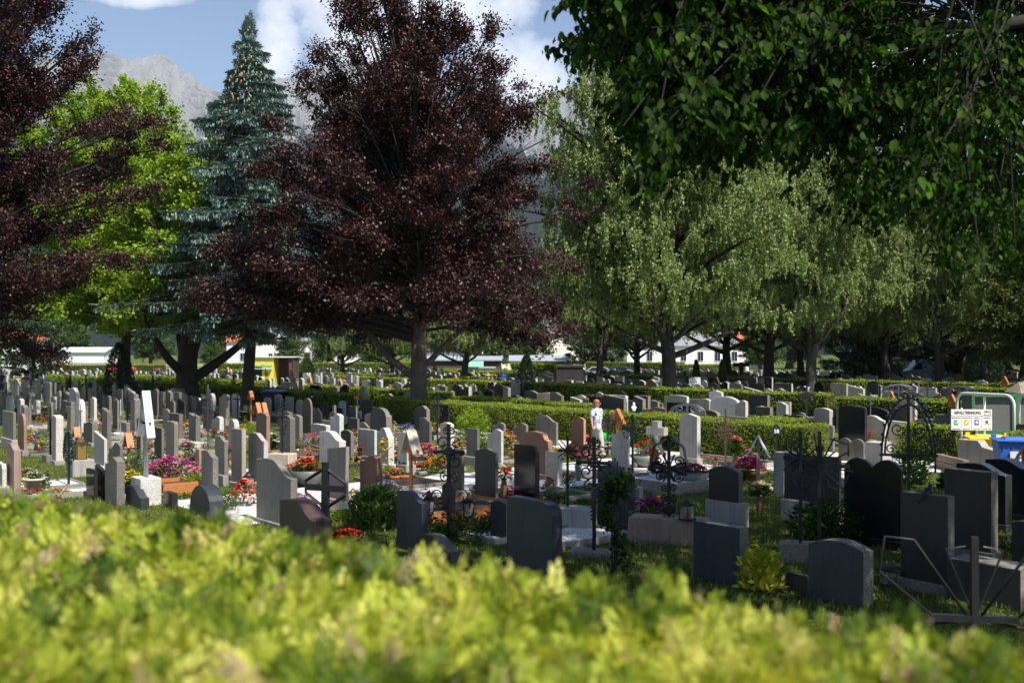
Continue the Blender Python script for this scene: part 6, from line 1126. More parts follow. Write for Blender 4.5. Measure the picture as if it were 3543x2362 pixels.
PL('B', 900, 470, .3, .2, 'thin pink flowers before the rose brown headstone', ('pink',), np_=16); PL('B', 1300, 1120, .35, .55, 'tall pink astilbe at the wooden planter', ('pink',), np_=20, psz=.05, n=220); PL('B', 1640, 1060, .3, .12, 'pink flowers in the wooden planter', ('pink', 'salmon')); PL('B', 1330, 1290, .3, .3, 'broad green leaves below the scroll cross', (), green='green_plant', n=260, lsz=.13); PL('B', 1560, 1260, .75, .42, 'dense dark green plants below the two lanterns', (), green='leaf_near', n=1200); PL('B', 1765, 1190, .18, .3, 'single magenta flower plant beside the bluish headstone', ('magenta',), np_=7, psz=.05)
PL('B', 1880, 960, .2, .34, 'white and red roses in a brown pillar vase', ('cream', 'red'), pot=('vase', 'brass', .09, .42), psz=.09, np_=14); PL('B', 1920, 950, .35, .2, 'magenta and white flowers on the pale grave border', ('magenta', 'white'), psz=.06); PL('B', 1640, 930, .3, .08, 'magenta flowers on the pale plinth', ('magenta',)); PL('B', 1910, 650, .35, .75, 'yellow flowering shrub with pink blossoms', ('yellow', 'pink'), n=700, psz=.05, np_=90); PL('B', 1730, 1235, .2, .1, 'red flower in a dark bowl', ('red',), pot=('bowl', 'pot_grey', .2, .12), np_=4, psz=.08)
PL('C', 655, 1035, .34, .3, 'pink gerberas and orange lilies in a slim dark vase', ('salmon', 'orange', 'pink'), pot=('vase', 'pot_green', .08, .45), psz=.12, np_=4, base=.55, n=300); PL('C', 570, 880, .22, .35, 'salmon flowers before the leaf cross', ('salmon',), psz=.07, np_=8); PL('C', 1160, 730, .4, .42, 'red geraniums with dark leaves in a large green bowl', ('red',), pot=('bowl', 'pot_green', .42, .34), psz=.07, np_=30, n=600); PL('C', 1510, 880, .42, .22, 'magenta flowers in a pale green bowl on white gravel', ('magenta', 'pink'), pot=('bowl', 'pot_green', .42, .36), psz=.06, np_=40, n=500)
PL('C', 1240, 865, .22, .3, 'pink flowers in a white pot', ('pink', 'white'), pot=('pot', 'white', .15, .3), psz=.05); PL('C', 1310, 870, .2, .3, 'magenta flowers in a dark pot behind the bell cross', ('magenta',), pot=('pot', 'pot_grey', .17, .32)); PL('C', 1190, 1100, .34, .34, 'purple red flowers beside the pink block', ('magenta',), psz=.08, np_=40, green='leaf_near'); PL('C', 1940, 825, .36, .3, 'pink hydrangea in a round brown pot', ('pink', 'magenta'), pot=('pot', 'brass', .36, .3), psz=.06, np_=70)
PL('C', 1840, 740, .34, .55, 'salmon pink geraniums in a wooden vase', ('salmon',), pot=('vase', 'brass', .1, .35), psz=.12, np_=14, n=500, lsz=.1); PL('C', 1660, 705, .45, .2, 'low red flowers before the hedge', ('red', 'pink')); PL('C', 720, 640, .3, .6, 'salmon roses at the leaning grey cross', ('salmon', 'red'), psz=.1, np_=8, n=100); PL('C', 700, 1000, .25, .1, 'white gravel plants near the slim vase', ()); PL('C', 470, 1030, .35, .35, 'reddish leafy plant behind the amber lantern', ('magenta',), np_=10); PL('C', 660, 660, .3, .3, 'small yellow flowers before the red brown headstone', ('yellow',), np_=9)
PL('C', 490, 640, .3, .2, 'yellow and red flowers beside the brown polished headstone', ('yellow', 'orange')); PL('C', 875, 620, .3, .35, 'white flowers behind the walking woman', ('white',), psz=.05); PL('C', 1900, 1600, .25, .7, 'yellow leafed shrub beside the flat blue grey slab', (), green='yellow_plant', n=260, lsz=.09); PL('D', 60, 1480, .32, .65, 'bright yellow leaved shrub in the right shade', (), green='yellow_plant', n=500, lsz=.1); PL('D', 55, 960, .24, .3, 'pale yellow flowers in a brown vase', ('cream',), pot=('vase', 'brass', .1, .4), psz=.09, np_=14, n=260, lsz=.1)
PL('D', 480, 1150, .62, .75, 'dark green round shrub between the ray cross and the black stone', (), green='leaf_near', n=2600, lsz=.07); PL('D', 1350, 790, .4, .5, 'dark fir like shrub before the stepped headstone', (), green='leaf_dark', n=1500, lsz=.1, up=1.6); PL('D', 1460, 760, .3, .42, 'second dark fir like shrub before the stepped headstone', (), green='leaf_dark', n=900, lsz=.1, up=1.6); PL('D', 1670, 1220, .35, .3, 'dark plant with white flowers at the right edge', ('white',), green='leaf_near', np_=10); PL('D', 1060, 780, .5, 1.0, 'climbing leaves around the ornate arch cross', (), green='leaf_near', n=1800, lsz=.08)
PL('D', 10, 725, .3, .25, 'magenta flowers in a low brown bowl', ('magenta', 'pink'), pot=('bowl', 'brass', .35, .25), psz=.06); PL('G', 1075, 900, .4, .6, 'yellow irises in the right section', ('yellow',), psz=.1, np_=26, n=200); PL('G', 1375, 900, .4, .5, 'yellow irises above the brown low headstone', ('yellow',), psz=.1, np_=24, n=200); PL('G', 470, 930, .3, .4, 'pink flowers right of the dark tall headstone', ('pink', 'magenta'), psz=.06); PL('F', 2240, 850, .55, .7, 'pink peonies right of the white block', ('pink', 'salmon'), psz=.12, np_=12); PL('D', 1500, 300, .01, .01, 'tiny green sprout at the railing', (), n=20)
PL('E', 1150, 900, .5, .5, 'pink flowers beside the black oval headstone', ('pink', 'salmon'), psz=.12, np_=26); PL('E', 1380, 915, .8, .25, 'red flowers under the black oval headstone', ('red',), psz=.1, np_=30); PL('C', 470, 350, .25, .85, 'left red rose bush over the hedge', ('red',), psz=.14, np_=3, n=120); PL('C', 630, 350, .25, .85, 'right red rose bush over the hedge', ('red',), psz=.13, np_=4, n=120)
# wooden planter behind the scroll cross
def planter(z, x, y, L, Wd, H, label, mat='wood_old', fill='soil', nm='grave_border'):
    P = at(z, x, y); t = thing(nm, P, label, 'grave border', 'grave borders', YAW); mb = MB(); th = .05
    for sx in (-1, 1): mb.box((sx * (L / 2 - th / 2), 0, H / 2), (th, Wd, H))
    for sy in (-1, 1): mb.box((0, sy * (Wd / 2 - th / 2), H / 2), (L - 2 * th, th, H))
    mb.build('kerb', mat, t, bevel=.005); mb = MB(); mb.box((0, 0, H * .35), (L - 2 * th, Wd - 2 * th, H * .7)); mb.build('bed', fill, t); return t
planter('B', 1500, 1110, 1.5, 2.0, .3, 'brown wooden planter frame behind the scroll cross', 'wood'); planter('A', 1560, 1370, 1.1, .8, .28, 'wooden border in front of the magenta daisies', 'wood')
planter('C', 1370, 880, 1.9, 2.0, .26, 'light stone border filled with white gravel, bowls inside', 'wood_old', 'gravel_white'); planter('A', 330, 1330, 1.3, 1.8, .12, 'low pale stone border around the cream pot', 'concrete', 'gravel_white')
planter('B', 1100, 850, 2.2, 1.3, .1, 'dark stone slab border with bowls before the jagged stone', 'rough_d', 'gran_d'); planter('B', 380, 680, 2.2, 1.4, .25, 'reddish stone grave border before the white headstone', 'rough_r', 'soil')
planter('C', 650, 780, 1.8, 1.4, .16, 'white gravel grave with pale border in the centre', 'concrete', 'gravel_white'); planter('C', 1750, 700, 3.0, 1.2, .14, 'pale stone kerb before the hedge under the rusty cross', 'concrete', 'soil'); planter('C', 620, 1270, 1.2, 1.6, .12, 'low pale border in the centre shade', 'concrete', 'gravel'); planter('B', 1830, 1260, 1.0, .9, .1, 'small pale border beside the bluish headstone', 'concrete', 'gravel_white')
# automatic borders behind the nearer stones, with a few flowers
auto_seen = set()
def auto_borders():
    rs = random.Random(11); names = ['red', 'pink', 'white', 'yellow', 'magenta', 'orange', 'violet', 'salmon']
    for i, s in enumerate(list(STONES)):
        if s[4] > 46 or s[4] < 19.5: continue
        a, b = toab(Vector((s[0], s[1], 0))); 
        if b > 21.5 and b < 28.5: continue
        if -21.5 < a < -16.5 and b < 22: continue
        L = 1.5; w = max(.75, min(1.3, s[2] + .2)); c = Vector((s[0], s[1], 0)) + M_ * (s[5] / 2 + .08 + L / 2)
        if any(abs((q[0] - c.x) * U.x + (q[1] - c.y) * U.y) < w / 2 + .25 and abs((q[0] - c.x) * M_.x + (q[1] - c.y) * M_.y) < L / 2 + .05 for q in STONES if q is not s): L = .8; c = Vector((s[0], s[1], 0)) + M_ * (s[5] / 2 + .08 + L / 2)
        short = ' '.join(s[3].replace(',', '').replace('headstone ', 'stone ').split()[:10]); short += '' if len(short.split()) < 10 or s[3] not in auto_seen else ''; auto_seen.add(s[3]); t = thing('grave_border', c, 'kerb of the ' + ' '.join(s[3].split()[:13]), 'grave border', 'grave borders', YAW); h = rs.choice((.08, .12, .16)); th = .06; mb = MB()
        for sx in (-1, 1): mb.box((sx * (w / 2 - th / 2), 0, h / 2), (th, L, h))
        mb.box((0, L / 2 - th / 2, h / 2), (w - 2 * th, th, h)); mb.build('kerb', rs.choice(['concrete', 'gran_g', 'gran_d', 'concrete']), t)
        mb = MB(); mb.box((0, 0, h * .3), (w - 2 * th, L - .02, h * .8)); mb.build('bed', rs.choice(['gravel_white', 'soil', 'soil', 'gravel', 'lawn']), t)
        for k in range(rs.choice((1, 1, 2, 2, 3))):
            cs = rs.sample(names, rs.choice((1, 1, 2))); dd = (-.3 + k * .38) * L / 1.5; q = c + M_ * dd + U * rs.uniform(-.18, .18); rr_ = rs.uniform(.1, .24)
            plant(q + Vector((0, 0, h * .7)), rr_, rs.uniform(.14, .42), '%s flowers %s the %s' % (' and '.join(cs), ('just behind', 'on the grave of', 'at the foot of')[k], short), cs if rs.random() < .7 else (), green=rs.choice(['green_plant', 'leaf_mid', 'leaf_maple']), n=120, psz=.045, np_=22, pot=('bowl', rs.choice(['terracotta', 'pot_grey', 'pot_green']), rr_ * .9, .13) if rs.random() < .3 else None)
auto_borders()
def candles_and_crosses():
    rs = random.Random(21); mb = MB(); mb.lathe([(.04, 0), (.045, .12), (.035, .14)], 8); cm = mb.mesh('glass_body', ['candle']); mb = MB(); mb.lathe([(.042, .14), (.042, .165), (.01, .17)], 8); lm = mb.mesh('lid', ['gold'])
    for i, s in enumerate(STONES):
        if s[4] > 40 or s[4] < 19 or rs.random() < .62: continue
        p = Vector((s[0], s[1], .12)) + M_ * .45 + U * rs.uniform(-.25, .25); t = thing('grave_candle', p, 'red candle glass at the ' + ' '.join(s[3].split()[:11]), 'candle', 'red grave candles'); link('glass_body', cm, t); link('lid', lm, t)
    mb = MB(); mb.box((0, 0, .75), (.035, .035, 1.5)); pm = mb.mesh('post', ['iron']); mb = MB(); mb.box((0, 0, 1.15), (.62, .03, .04)); bm_ = mb.mesh('crossbar', ['iron']); mb = MB()
    for q in range(4): a = math.pi / 4 + q * math.pi / 2; mb.spiral((.16 * math.cos(a), 1.15 + .16 * math.sin(a)), .13, a + 2.8, 1.3, .011, 1 if q % 2 else -1)
    sm = mb.mesh('scrollwork', ['iron'])
    c = [f for f in FAR if f[0] < 95]; rs.shuffle(c)
    for f in c[:44]:
        k = rs.uniform(.85, 1.25); t = thing('iron_cross', f[1] + M_ * .5, 'thin black iron cross among the distant rows of headstones', 'grave cross', 'thin iron crosses in the far rows', YAW); t.scale = (k, k, k); link('post', pm, t); link('crossbar', bm_, t); link('scrollwork', sm, t)
    ros = ['red', 'pink', 'yellow', 'white', 'orange']
    for i, f in enumerate(c[44:84]):
        plant(f[1] + M_ * .7, .3, .45, 'small clump of %s flowers among the distant rows of headstones' % ros[i % 5], (ros[i % 5],), n=60, psz=.12, np_=12)
candles_and_crosses()
# ------------------------------------------------------------------ text and signs
def text(s, size, loc, parent, mat='letter', name='lettering', bold=.0, ex=.002, align='CENTER', sx=1.0, rot=(math.pi / 2, 0, 0)):
    c = bpy.data.curves.new(name, 'FONT'); c.body = s; c.size = size; c.align_x = align; c.align_y = 'CENTER'; c.extrude = ex; c.offset = bold; c.resolution_u = 3; c.materials.append(MATS[mat])
    o = bpy.data.objects.new(name, c); COL.objects.link(o); o.parent = parent; o.location = loc; o.rotation_euler = rot; o.scale = (sx, 1, 1)
    me = bpy.data.meshes.new_from_object(o); o2 = bpy.data.objects.new(name, me); COL.objects.link(o2); o2.parent = parent; o2.location = loc; o2.rotation_euler = rot; o2.scale = (sx, 1, 1); bpy.data.objects.remove(o); return o2
def number_sign(z, x, yt, yb, num, d, where, w=None):
    X, Y = px(z, x, yt); H = CAMZ - (Y - HY) / F * d; hh = (px(z, x, yb)[1] - Y) / F * d; w = w or hh * 1.15
    t = thing('section_sign', ((X - CX) / F * d, d, 0), 'dark sign with the number %s %s' % (num, where), 'sign', 'numbered section signs', R(0))
    mb = MB(); mb.box((0, .02, (H - hh) / 2), (.04, .04, H - hh)); mb.build('post', 'iron', t)
    mb = MB(); mb.prism([(-w / 2, H - hh), (w / 2, H - hh), (w * .17, H - .02), (0, H), (-w * .17, H - .02)], -.02, .02); mb.build('panel', 'letter', t)
    text(num, hh * .48, (0, -.024, H - hh * .68), t, 'white', 'number', .012 * hh)
number_sign('D', 165, 355, 425, '58', 26.5, 'at the right end of the long hedge'); number_sign('I', 1295, 1040, 1160, '57', 49, 'before the shaded hedge left of the beech'); number_sign('C', 815, 150, 172, '40', 52, 'above the head of the walking woman'); number_sign('C', 1055, 80, 108, '44', 70, 'left of the big birch trunk'); number_sign('F', 720, 430, 465, '14', 70, 'just right of the big birch trunk'); number_sign('E', 208, 745, 785, '48', 64, 'between the beech and the pitted birch')
def sorting_sign(z, x0, x1, yt, yb, ypost, d, label, detail=True):
    X0, Y0 = px(z, x0, yt); X1, Y1 = px(z, x1, yb); w = (X1 - X0) / F * d; h = (Y1 - Y0) / F * d; zt = CAMZ - (Y0 - HY) / F * d
    t = thing('waste_sorting_sign', (((X0 + X1) / 2 - CX) / F * d, d, 0), label, 'sign', None, R(-6)); zb = zt - h
    for sx in (-.23, .32): mb = MB(); mb.tube([(sx * w, .03, 0), (sx * w, .03, zt + .04)], .028 if detail else .04, 8); mb.build('post', 'iron_grey' if not detail else 'zinc', t)
    mb = MB(); mb.box((0, 0, zt - h / 2), (w, .025, h)); mb.build('panel', 'panel', t, bevel=.006); y = -.016
    text('ABFALLTRENNUNG', h * .19, (-w * .1, y, zt - h * .16), t, 'letter', 'lettering', .002, sx=.74)
    if not detail:
        for k, m in enumerate(('icon_green', 'icon_orange', 'icon_blue', 'panel')): mb = MB(); mb.box((-w * .375 + k * w * .25, y, zt - h * .6), (w * .12, .008, h * .24)); mb.build('icon', m, t)
        return
    mb = MB(); mb.box((0, y, zt - h * .3), (w * .98, .004, .004)); 
    for k in (-.25, 0, .25): mb.box((k * w, y, zt - h * .64), (.004, .004, h * .66))
    mb.build('ruled_lines', 'letter', t)
    mb = MB(); mb.box((w * .385, y, zt - h * .075), (w * .15, .004, .006)); mb.box((w * .385, y, zt - h * .26), (w * .15, .004, .006)); mb.box((w * .31, y, zt - h * .165), (.006, .004, h * .19)); mb.box((w * .46, y, zt - h * .165), (.006, .004, h * .19)); mb.build('stamp_frame', 'letter', t)
    text('ABFALL', h * .07, (w * .385, y, zt - h * .12), t, 'letter'); 
    for k, (m, top, bot) in enumerate((('icon_green', 'GRÜNABFALL', 'kompostierbar'), ('icon_orange', 'KUNSTSTOFF', 'gelbe Tonne'), ('icon_blue', 'METALL', 'blaue Tonne'), ('panel', 'RESTMÜLL', 'schwarze Tonne'))):
        cx = -w * .375 + k * w * .25; text(top, h * .065, (cx, y, zt - h * .4), t); text(bot, h * .06, (cx, y, zt - h * .93), t)
        mb = MB(); mb.box((cx, y, zt - h * .62), (w * .105, .008, h * .25)); ic = mb.build('icon', m, t); mb = MB(); yy = y - .006
        if k == 0: mb.tube([(cx - .04, yy, zt - h * .7), (cx + .01, yy, zt - h * .66), (cx + .04, yy, zt - h * .56)], .012, 5); mb.ball((cx + .03, yy, zt - h * .56), .018, 8)
        elif k == 1: mb.box((cx, yy, zt - h * .62), (.03, .006, h * .2), ry=R(35))
        elif k == 2: mb.ball((cx, yy, zt - h * .62), .038, 10, sy=.15)
        if k < 3: mb.build('pictogram', 'white', ic)
        else: text('R', h * .26, (cx, yy, zt - h * .62), ic, 'letter', 'pictogram', .004)
sorting_sign('D', 1325, 1585, 258, 395, 475, 27.5, 'white waste sorting sign reading ABFALLTRENNUNG on two posts'); sorting_sign('F', 840, 965, 395, 470, 0, 62, 'small far waste sorting sign behind the birch trunk', False)
# ------------------------------------------------------------------ railing, container, bins, retaining walls
def railing(px0, px1, pt, d0, d1, label, py0):
    p0 = Vector(((px0 - CX) / F * d0, d0, 0)); p1 = Vector(((px1 - CX) / F * d1, d1, 0)); dv = p1 - p0; L = dv.length; H = CAMZ - (pt - HY) / F * d1
    t = thing('railing', p0, label, 'railing', 'pale tubular railings', math.atan2(dv.y, dv.x)); r = .3; pts = [(0, 0, -.05), (0, 0, H - r)] + [(r - r * math.cos(a), 0, H - r + r * math.sin(a)) for a in [math.pi / 2 * i / 6 for i in range(1, 7)]]
    pts += [(L - r + r * math.sin(a), 0, H - r + r * math.cos(a)) for a in [math.pi / 2 * i / 6 for i in range(0, 7)]] + [(L, 0, -.05)]
    mb = MB(); mb.tube(pts, .045, 8); mb.build('frame', 'paint_pale', t); mb = MB(); mb.tube([(L / 2, 0, 0), (L / 2, 0, H - .04)], .035, 8); mb.build('middle_post', 'paint_pale', t)
railing(957, 1014, 395, 31.5, 29.5, 'pale green bent tube railing behind the sorting sign', 0); railing(1019, 1066, 394, 29.3, 28, 'second pale green railing cut by the right edge', 0)
c = Vector(((1022 - CX) / F * 34 + .75, 35, 0)); t = thing('waste_container', c, 'green mesh container with a rusty lid behind the railing', 'container', None, R(-8)); mb = MB()
W_, D_, H_ = 4.2, 1.6, 1.4
for sx in (-1, -.33, .33, 1): mb.box((sx * W_ / 2, -D_ / 2, H_ / 2 + .25), (.1, .1, H_))
mb.box((0, -D_ / 2, .34), (W_, .12, .18)); mb.box((0, -D_ / 2, H_ + .25), (W_, .12, .1))
for sx in (-1, 1): mb.box((sx * W_ / 2, 0, H_ + .25), (.1, D_, .1)); mb.box((sx * W_ / 2, D_ / 2, H_ / 2 + .25), (.1, .1, H_))
mb.build('frame', 'green_metal', t); mb = MB(); mb.box((0, 0, H_ / 2 + .28), (W_ - .14, D_ - .16, H_ - .16)); mb.build('mesh_panels', 'mesh_grey', t)
mb = MB(); mb.add([(-W_ * .13, -D_ / 2 - .05, H_ + .32), (W_ / 2, -D_ / 2 - .05, H_ + .32), (W_ / 2, D_ / 2 - .2, H_ + .68), (-W_ * .03, D_ / 2 - .2, H_ + .68), (-W_ * .13, D_ / 2, H_ + .32), (W_ / 2, D_ / 2, H_ + .32)], [(0, 1, 2, 3), (0, 3, 4), (3, 2, 5, 4), (0, 4, 5, 1)]); mb.build('lid', 'rusty_green', t)
def bin_(pxx, pyl, d, mat, label, rz, lab=None, sz=1.0):
    t = thing('wheelie_bin', ((pxx - CX) / F * d, d, 0), label, 'bin', 'wheelie bins', rz); H = CAMZ - (pyl - HY) / F * d; W = .95 * sz; D = .75 * sz; H *= 1
    mb = MB(); k = .82; z1 = H - .12
    mb.add([(-W / 2 * k, -D / 2 * k, .1), (W / 2 * k, -D / 2 * k, .1), (W / 2 * k, D / 2 * k, .1), (-W / 2 * k, D / 2 * k, .1), (-W / 2, -D / 2, z1), (W / 2, -D / 2, z1), (W / 2, D / 2, z1), (-W / 2, D / 2, z1)], [(3, 2, 1, 0), (4, 5, 6, 7), (0, 1, 5, 4), (1, 2, 6, 5), (2, 3, 7, 6), (3, 0, 4, 7)]); 
    for i in range(5): mb.box((-W * .4 + i * W * .2, -D / 2 - .005, z1 - .12), (.02, .03, .16))
    mb.build('body', mat, t, bevel=.012); mb = MB(); mb.box((0, -.02, H - .08), (W * 1.1, D * 1.12, .05)); mb.box((0, 0, H - .035), (W * .7, D * .7, .05), taper=.85); mb.box((W * .45, D * .5, H - .03), (.12, .06, .1)); mb.box((-W * .45, D * .5, H - .03), (.12, .06, .1)); mb.build('lid', mat, t, bevel=.012)
    for sx in (-1, 1): mb = MB(); mb.tube([(sx * W * .36 - .03, D * .4, .1), (sx * W * .36 + .03, D * .4, .1)], .1, 12); mb.build('wheel', 'rubber', t)
    if lab:
        mb = MB(); mb.box((0, -D / 2 - .012, z1 - .42), (W * .5, .01, .42)); s_ = mb.build('label_plate', 'panel', t); mb = MB(); mb.box((0, -D / 2 - .02, z1 - .44), (W * .22, .01, .2)); mb.build('icon', 'icon_blue', s_); mb = MB(); mb.ball((0, -D / 2 - .028, z1 - .44), .07, 10, sy=.12); mb.build('pictogram', 'white', s_); text(lab, .07, (0, -D / 2 - .02, z1 - .29), s_)
bin_(990, 434, 27, 'yellow_plastic', 'yellow wheelie bin behind the stepped grey headstone', R(-15), sz=1.15); bin_(1018, 436, 24.5, 'blue_plastic', 'blue wheelie bin with a METALL label', R(-15), 'METALL', 1.1)
for z, x, y, d, m, lab in [('H', 2155, 465, 92, 'yellow_plastic', 'yellow bin behind the maple trunk'), ('H', 2230, 465, 92, 'blue_plastic', 'blue bin behind the maple trunk'), ('I', 520, 1100, 53, 'letter', 'black waste bin with coloured lids right of the spruce trunk'), ('E', 835, 640, 92, 'yellow_plastic', 'yellow lidded bin left of the tall hedge'), ('E', 910, 660, 92, 'blue_plastic', 'blue lidded bin left of the tall hedge')]:
    q = atd(z, x, y, d); t = thing('wheelie_bin', (q.x, q.y, 0), lab, 'bin', 'wheelie bins', R(-20)); mb = MB(); mb.box((0, 0, .55), (1.0, .8, 1.0)); mb.build('body', m if m != 'yellow_plastic' or 'lidded' not in lab else 'letter', t, bevel=.02); mb = MB(); mb.box((0, 0, 1.1), (1.1, .9, .1), taper=.9); mb.build('lid', m if m != 'letter' else 'blue_plastic', t, bevel=.02)
def walls():
    rs = random.Random(3)
    for k, (z, x0, y0, x1, y1, yt, m, lab) in enumerate([('D', 1130, 530, 1295, 560, 433, 'wood_old', 'low retaining wall of weathered timber left of the sign post'), ('D', 1295, 560, 1500, 600, 436, 'wood_old', 'timber retaining wall below the sorting sign'), ('D', 1290, 455, 1660, 475, 400, 'wood_dark', 'dark timber wall behind the sorting sign'), ('D', 1230, 640, 1420, 690, 548, 'gran_p', 'low sandy block wall before the timber wall')]):
        p0, p1 = at(z, x0, y0), at(z, x1, y1); H = CAMZ - (px(z, 0, yt)[1] - HY) / F * (p0.y); dv = p1 - p0; L = dv.length; H = max(.25, min(1.3, H)); t = thing('retaining_wall', p0, lab, 'wall', None, math.atan2(dv.y, dv.x)); mb = MB(); n = max(1, int(H / .18))
        for i in range(n):
            x = -rs.random() * .3
            while x < L:
                l = rs.uniform(.5, .8) if m != 'gran_p' else L; a, b = max(0, x), min(L, x + l - .012); 
                if b > a: mb.box(((a + b) / 2, rs.uniform(-.008, .008), (i + .5) * H / n), (b - a, .16, H / n - .012))
                x += l
        mb.build('blocks', m, t)
walls()
# ------------------------------------------------------------------ woman with a watering can, and further visitors
def skin_body(name, joints, edges, mat, parent, sub=2):
    me = bpy.data.meshes.new(name); me.from_pydata([j[:3] for j in joints], edges, []); me.materials.append(MATS[mat]); o = link(name, me, parent)
    md = o.modifiers.new('skin', 'SKIN'); 
    for i, j in enumerate(joints): me.skin_vertices[0].data[i].radius = (j[3], j[4] if len(j) > 4 else j[3]); me.skin_vertices[0].data[i].use_root = (i == 0)
    md.use_smooth_shade = True; s = o.modifiers.new('sub', 'SUBSURF'); s.levels = sub; s.render_levels = sub; return o
def ensure_skin(o):
    pass
def new_skin(name, joints, edges, mat, parent, sub=2):
    me = bpy.data.meshes.new(name); me.from_pydata([j[:3] for j in joints], edges, []); me.materials.append(MATS[mat]); me.update()
    bm = bmesh.new(); bm.from_mesh(me); bm.verts.layers.skin.verify(); lay = bm.verts.layers.skin.active; bm.verts.ensure_lookup_table()
    for i, j in enumerate(joints): bm.verts[i][lay].radius = (j[3], j[4] if len(j) > 4 else j[3]); bm.verts[i][lay].use_root = (i == 0)
    bm.to_mesh(me); bm.free(); o = link(name, me, parent); md = o.modifiers.new('skin', 'SKIN'); md.use_smooth_shade = True; s = o.modifiers.new('sub', 'SUBSURF'); s.levels = s.render_levels = sub; return o
def person(P, rz, H, label, top='shirt', legs='trousers', hair='hair', detail=True, bend=0.0, walk=.12, skin='skin'):
    t = thing('person', P, label, 'person', None, rz); k = H / 1.66; S_ = lambda L: [(a * k, b * k, c * k, *[r * k for r in rr]) for a, b, c, *rr in L]; f = bend
    # faces -y; figure's x to its own left
    J = [(0, 0, .93, .13, .10), (0, -.02 - f * .3, 1.12, .12, .09), (0, -.02 - f * .5, 1.30, .135, .09), (0, 0 - f * .6, 1.40, .06), (0, -.01 - f * .65, 1.45, .045), (0, -.03 - f * .7, 1.54, .078, .088), (0, -.02 - f * .7, 1.61, .06),
         (.17, 0 - f * .5, 1.36, .055), (.235, .0 - f * .5, 1.13, .042), (.25, -.07 - f * .6, .90, .030), (.25, -.09 - f * .6, .83, .030, .018),
         (-.17, 0 - f * .5, 1.36, .055), (-.235, .03 - f * .5, 1.13, .042), (-.25, -.02 - f * .6, .90, .030), (-.25, -.035 - f * .6, .83, .030, .018),
         (.09, 0, .86, .095), (.095, -walk * .5 - .02, .48, .062), (.09, -walk, .09, .04), (.09, -walk - .13, .03, .032),
         (-.09, 0, .86, .095), (-.095, walk * .3, .48, .062), (-.09, walk, .09, .04), (-.09, walk - .12, .03, .032)]
    E = [(0, 1), (1, 2), (2, 3), (3, 4), (4, 5), (5, 6), (2, 7), (7, 8), (8, 9), (9, 10), (2, 11), (11, 12), (12, 13), (13, 14), (0, 15), (15, 16), (16, 17), (17, 18), (0, 19), (19, 20), (20, 21), (21, 22)]
    if detail:
        for sg, wr in ((1, 10), (-1, 14)):
            x, y, z = J[wr][:3]
            for q in range(4):
                J.append((x + sg * .004, y - .028 + q * .017, z - .03, .009)); J.append((x - sg * .012, y - .03 + q * .018, z - .075 + .006 * abs(q - 1.3), .0075)); n = len(J); E += [(wr, n - 2), (n - 2, n - 1)]
            J.append((x - sg * .012, y - .045, z - .01, .010)); J.append((x - sg * .02, y - .06, z - .045, .008)); n = len(J); E += [(wr, n - 2), (n - 2, n - 1)]
    new_skin('body', S_(J), E, skin, t)
    g = 1.16
    TJ = [(0, 0, .88, .165, .135), (0, -.01 - f * .2, 1.02, .155, .13), (0, -.03 - f * .45, 1.2, .165, .135), (0, -.01 - f * .5, 1.34, .15, .095), (0, 0 - f * .6, 1.405, .07),
          (.165, 0 - f * .5, 1.355, .078), (.225, .0 - f * .5, 1.17, .075), (-.165, 0 - f * .5, 1.355, .078), (-.225, .02 - f * .5, 1.17, .075)]
    new_skin('shirt', S_(TJ), [(0, 1), (1, 2), (2, 3), (3, 4), (3, 5), (5, 6), (3, 7), (7, 8)], top, t)
    LJ = [(0, 0, .95, .145, .125), (0, 0, .86, .15, .13), (.095, -.0, .78, .115), (.1, -walk * .5 - .02, .48, .095), (.092, -walk, .1, .085), (-.095, 0, .78, .115), (-.1, walk * .3, .48, .095), (-.092, walk, .1, .085)]
    new_skin('trousers', S_(LJ), [(0, 1), (1, 2), (2, 3), (3, 4), (1, 5), (5, 6), (6, 7)], legs, t)
    mb = MB(); mb.ball((0, .012 * k - f * .7 * k, 1.60 * k), .098 * k, 14, sy=1.05, sz=.95); mb.ball((0, .04 * k - f * .7 * k, 1.555 * k), .09 * k, 12, sz=1.1); mb.build('hair', hair, t)
    if detail:
        mb = MB(); mb.ball((0, -.125 * k, 1.555 * k), .016 * k, 8, sz=1.3); 
        for sg in (-1, 1): mb.ball((sg * .085 * k, -.02 * k, 1.55 * k), .018 * k, 8, sz=1.5, sx=.5)
        mb.build('nose_and_ears', skin, t); mb = MB()
        for sg in (-1, 1): mb.ball((sg * .036 * k, -.112 * k, 1.575 * k), .03 * k, 8, sy=.35, sz=.75); mb.tube([(sg * .06 * k, -.105 * k, 1.58 * k), (sg * .09 * k, -.02 * k, 1.575 * k)], .004 * k, 4)
        mb.build('sunglasses', 'letter', t); mb = MB(); mb.ball((0, -.108 * k, 1.505 * k), .02 * k, 8, sy=.4, sz=.35); mb.build('mouth', 'rose_red', t)
        for sx, yy in ((.09, -walk - .08), (-.09, walk - .07)): mb = MB(); mb.ball((sx * k, yy * k, .035 * k), .05 * k, 10, sy=2.4, sz=.7); mb.build('shoe', 'wood_pale', t)
    return t
wp = Vector(((px('C', 795, 0)[0] - CX) / F * 30.3, 30.3, 0)); fac = R(48)
person(wp, fac, 1.68, 'woman in a blue white patterned blouse and pale trousers carrying a bag')
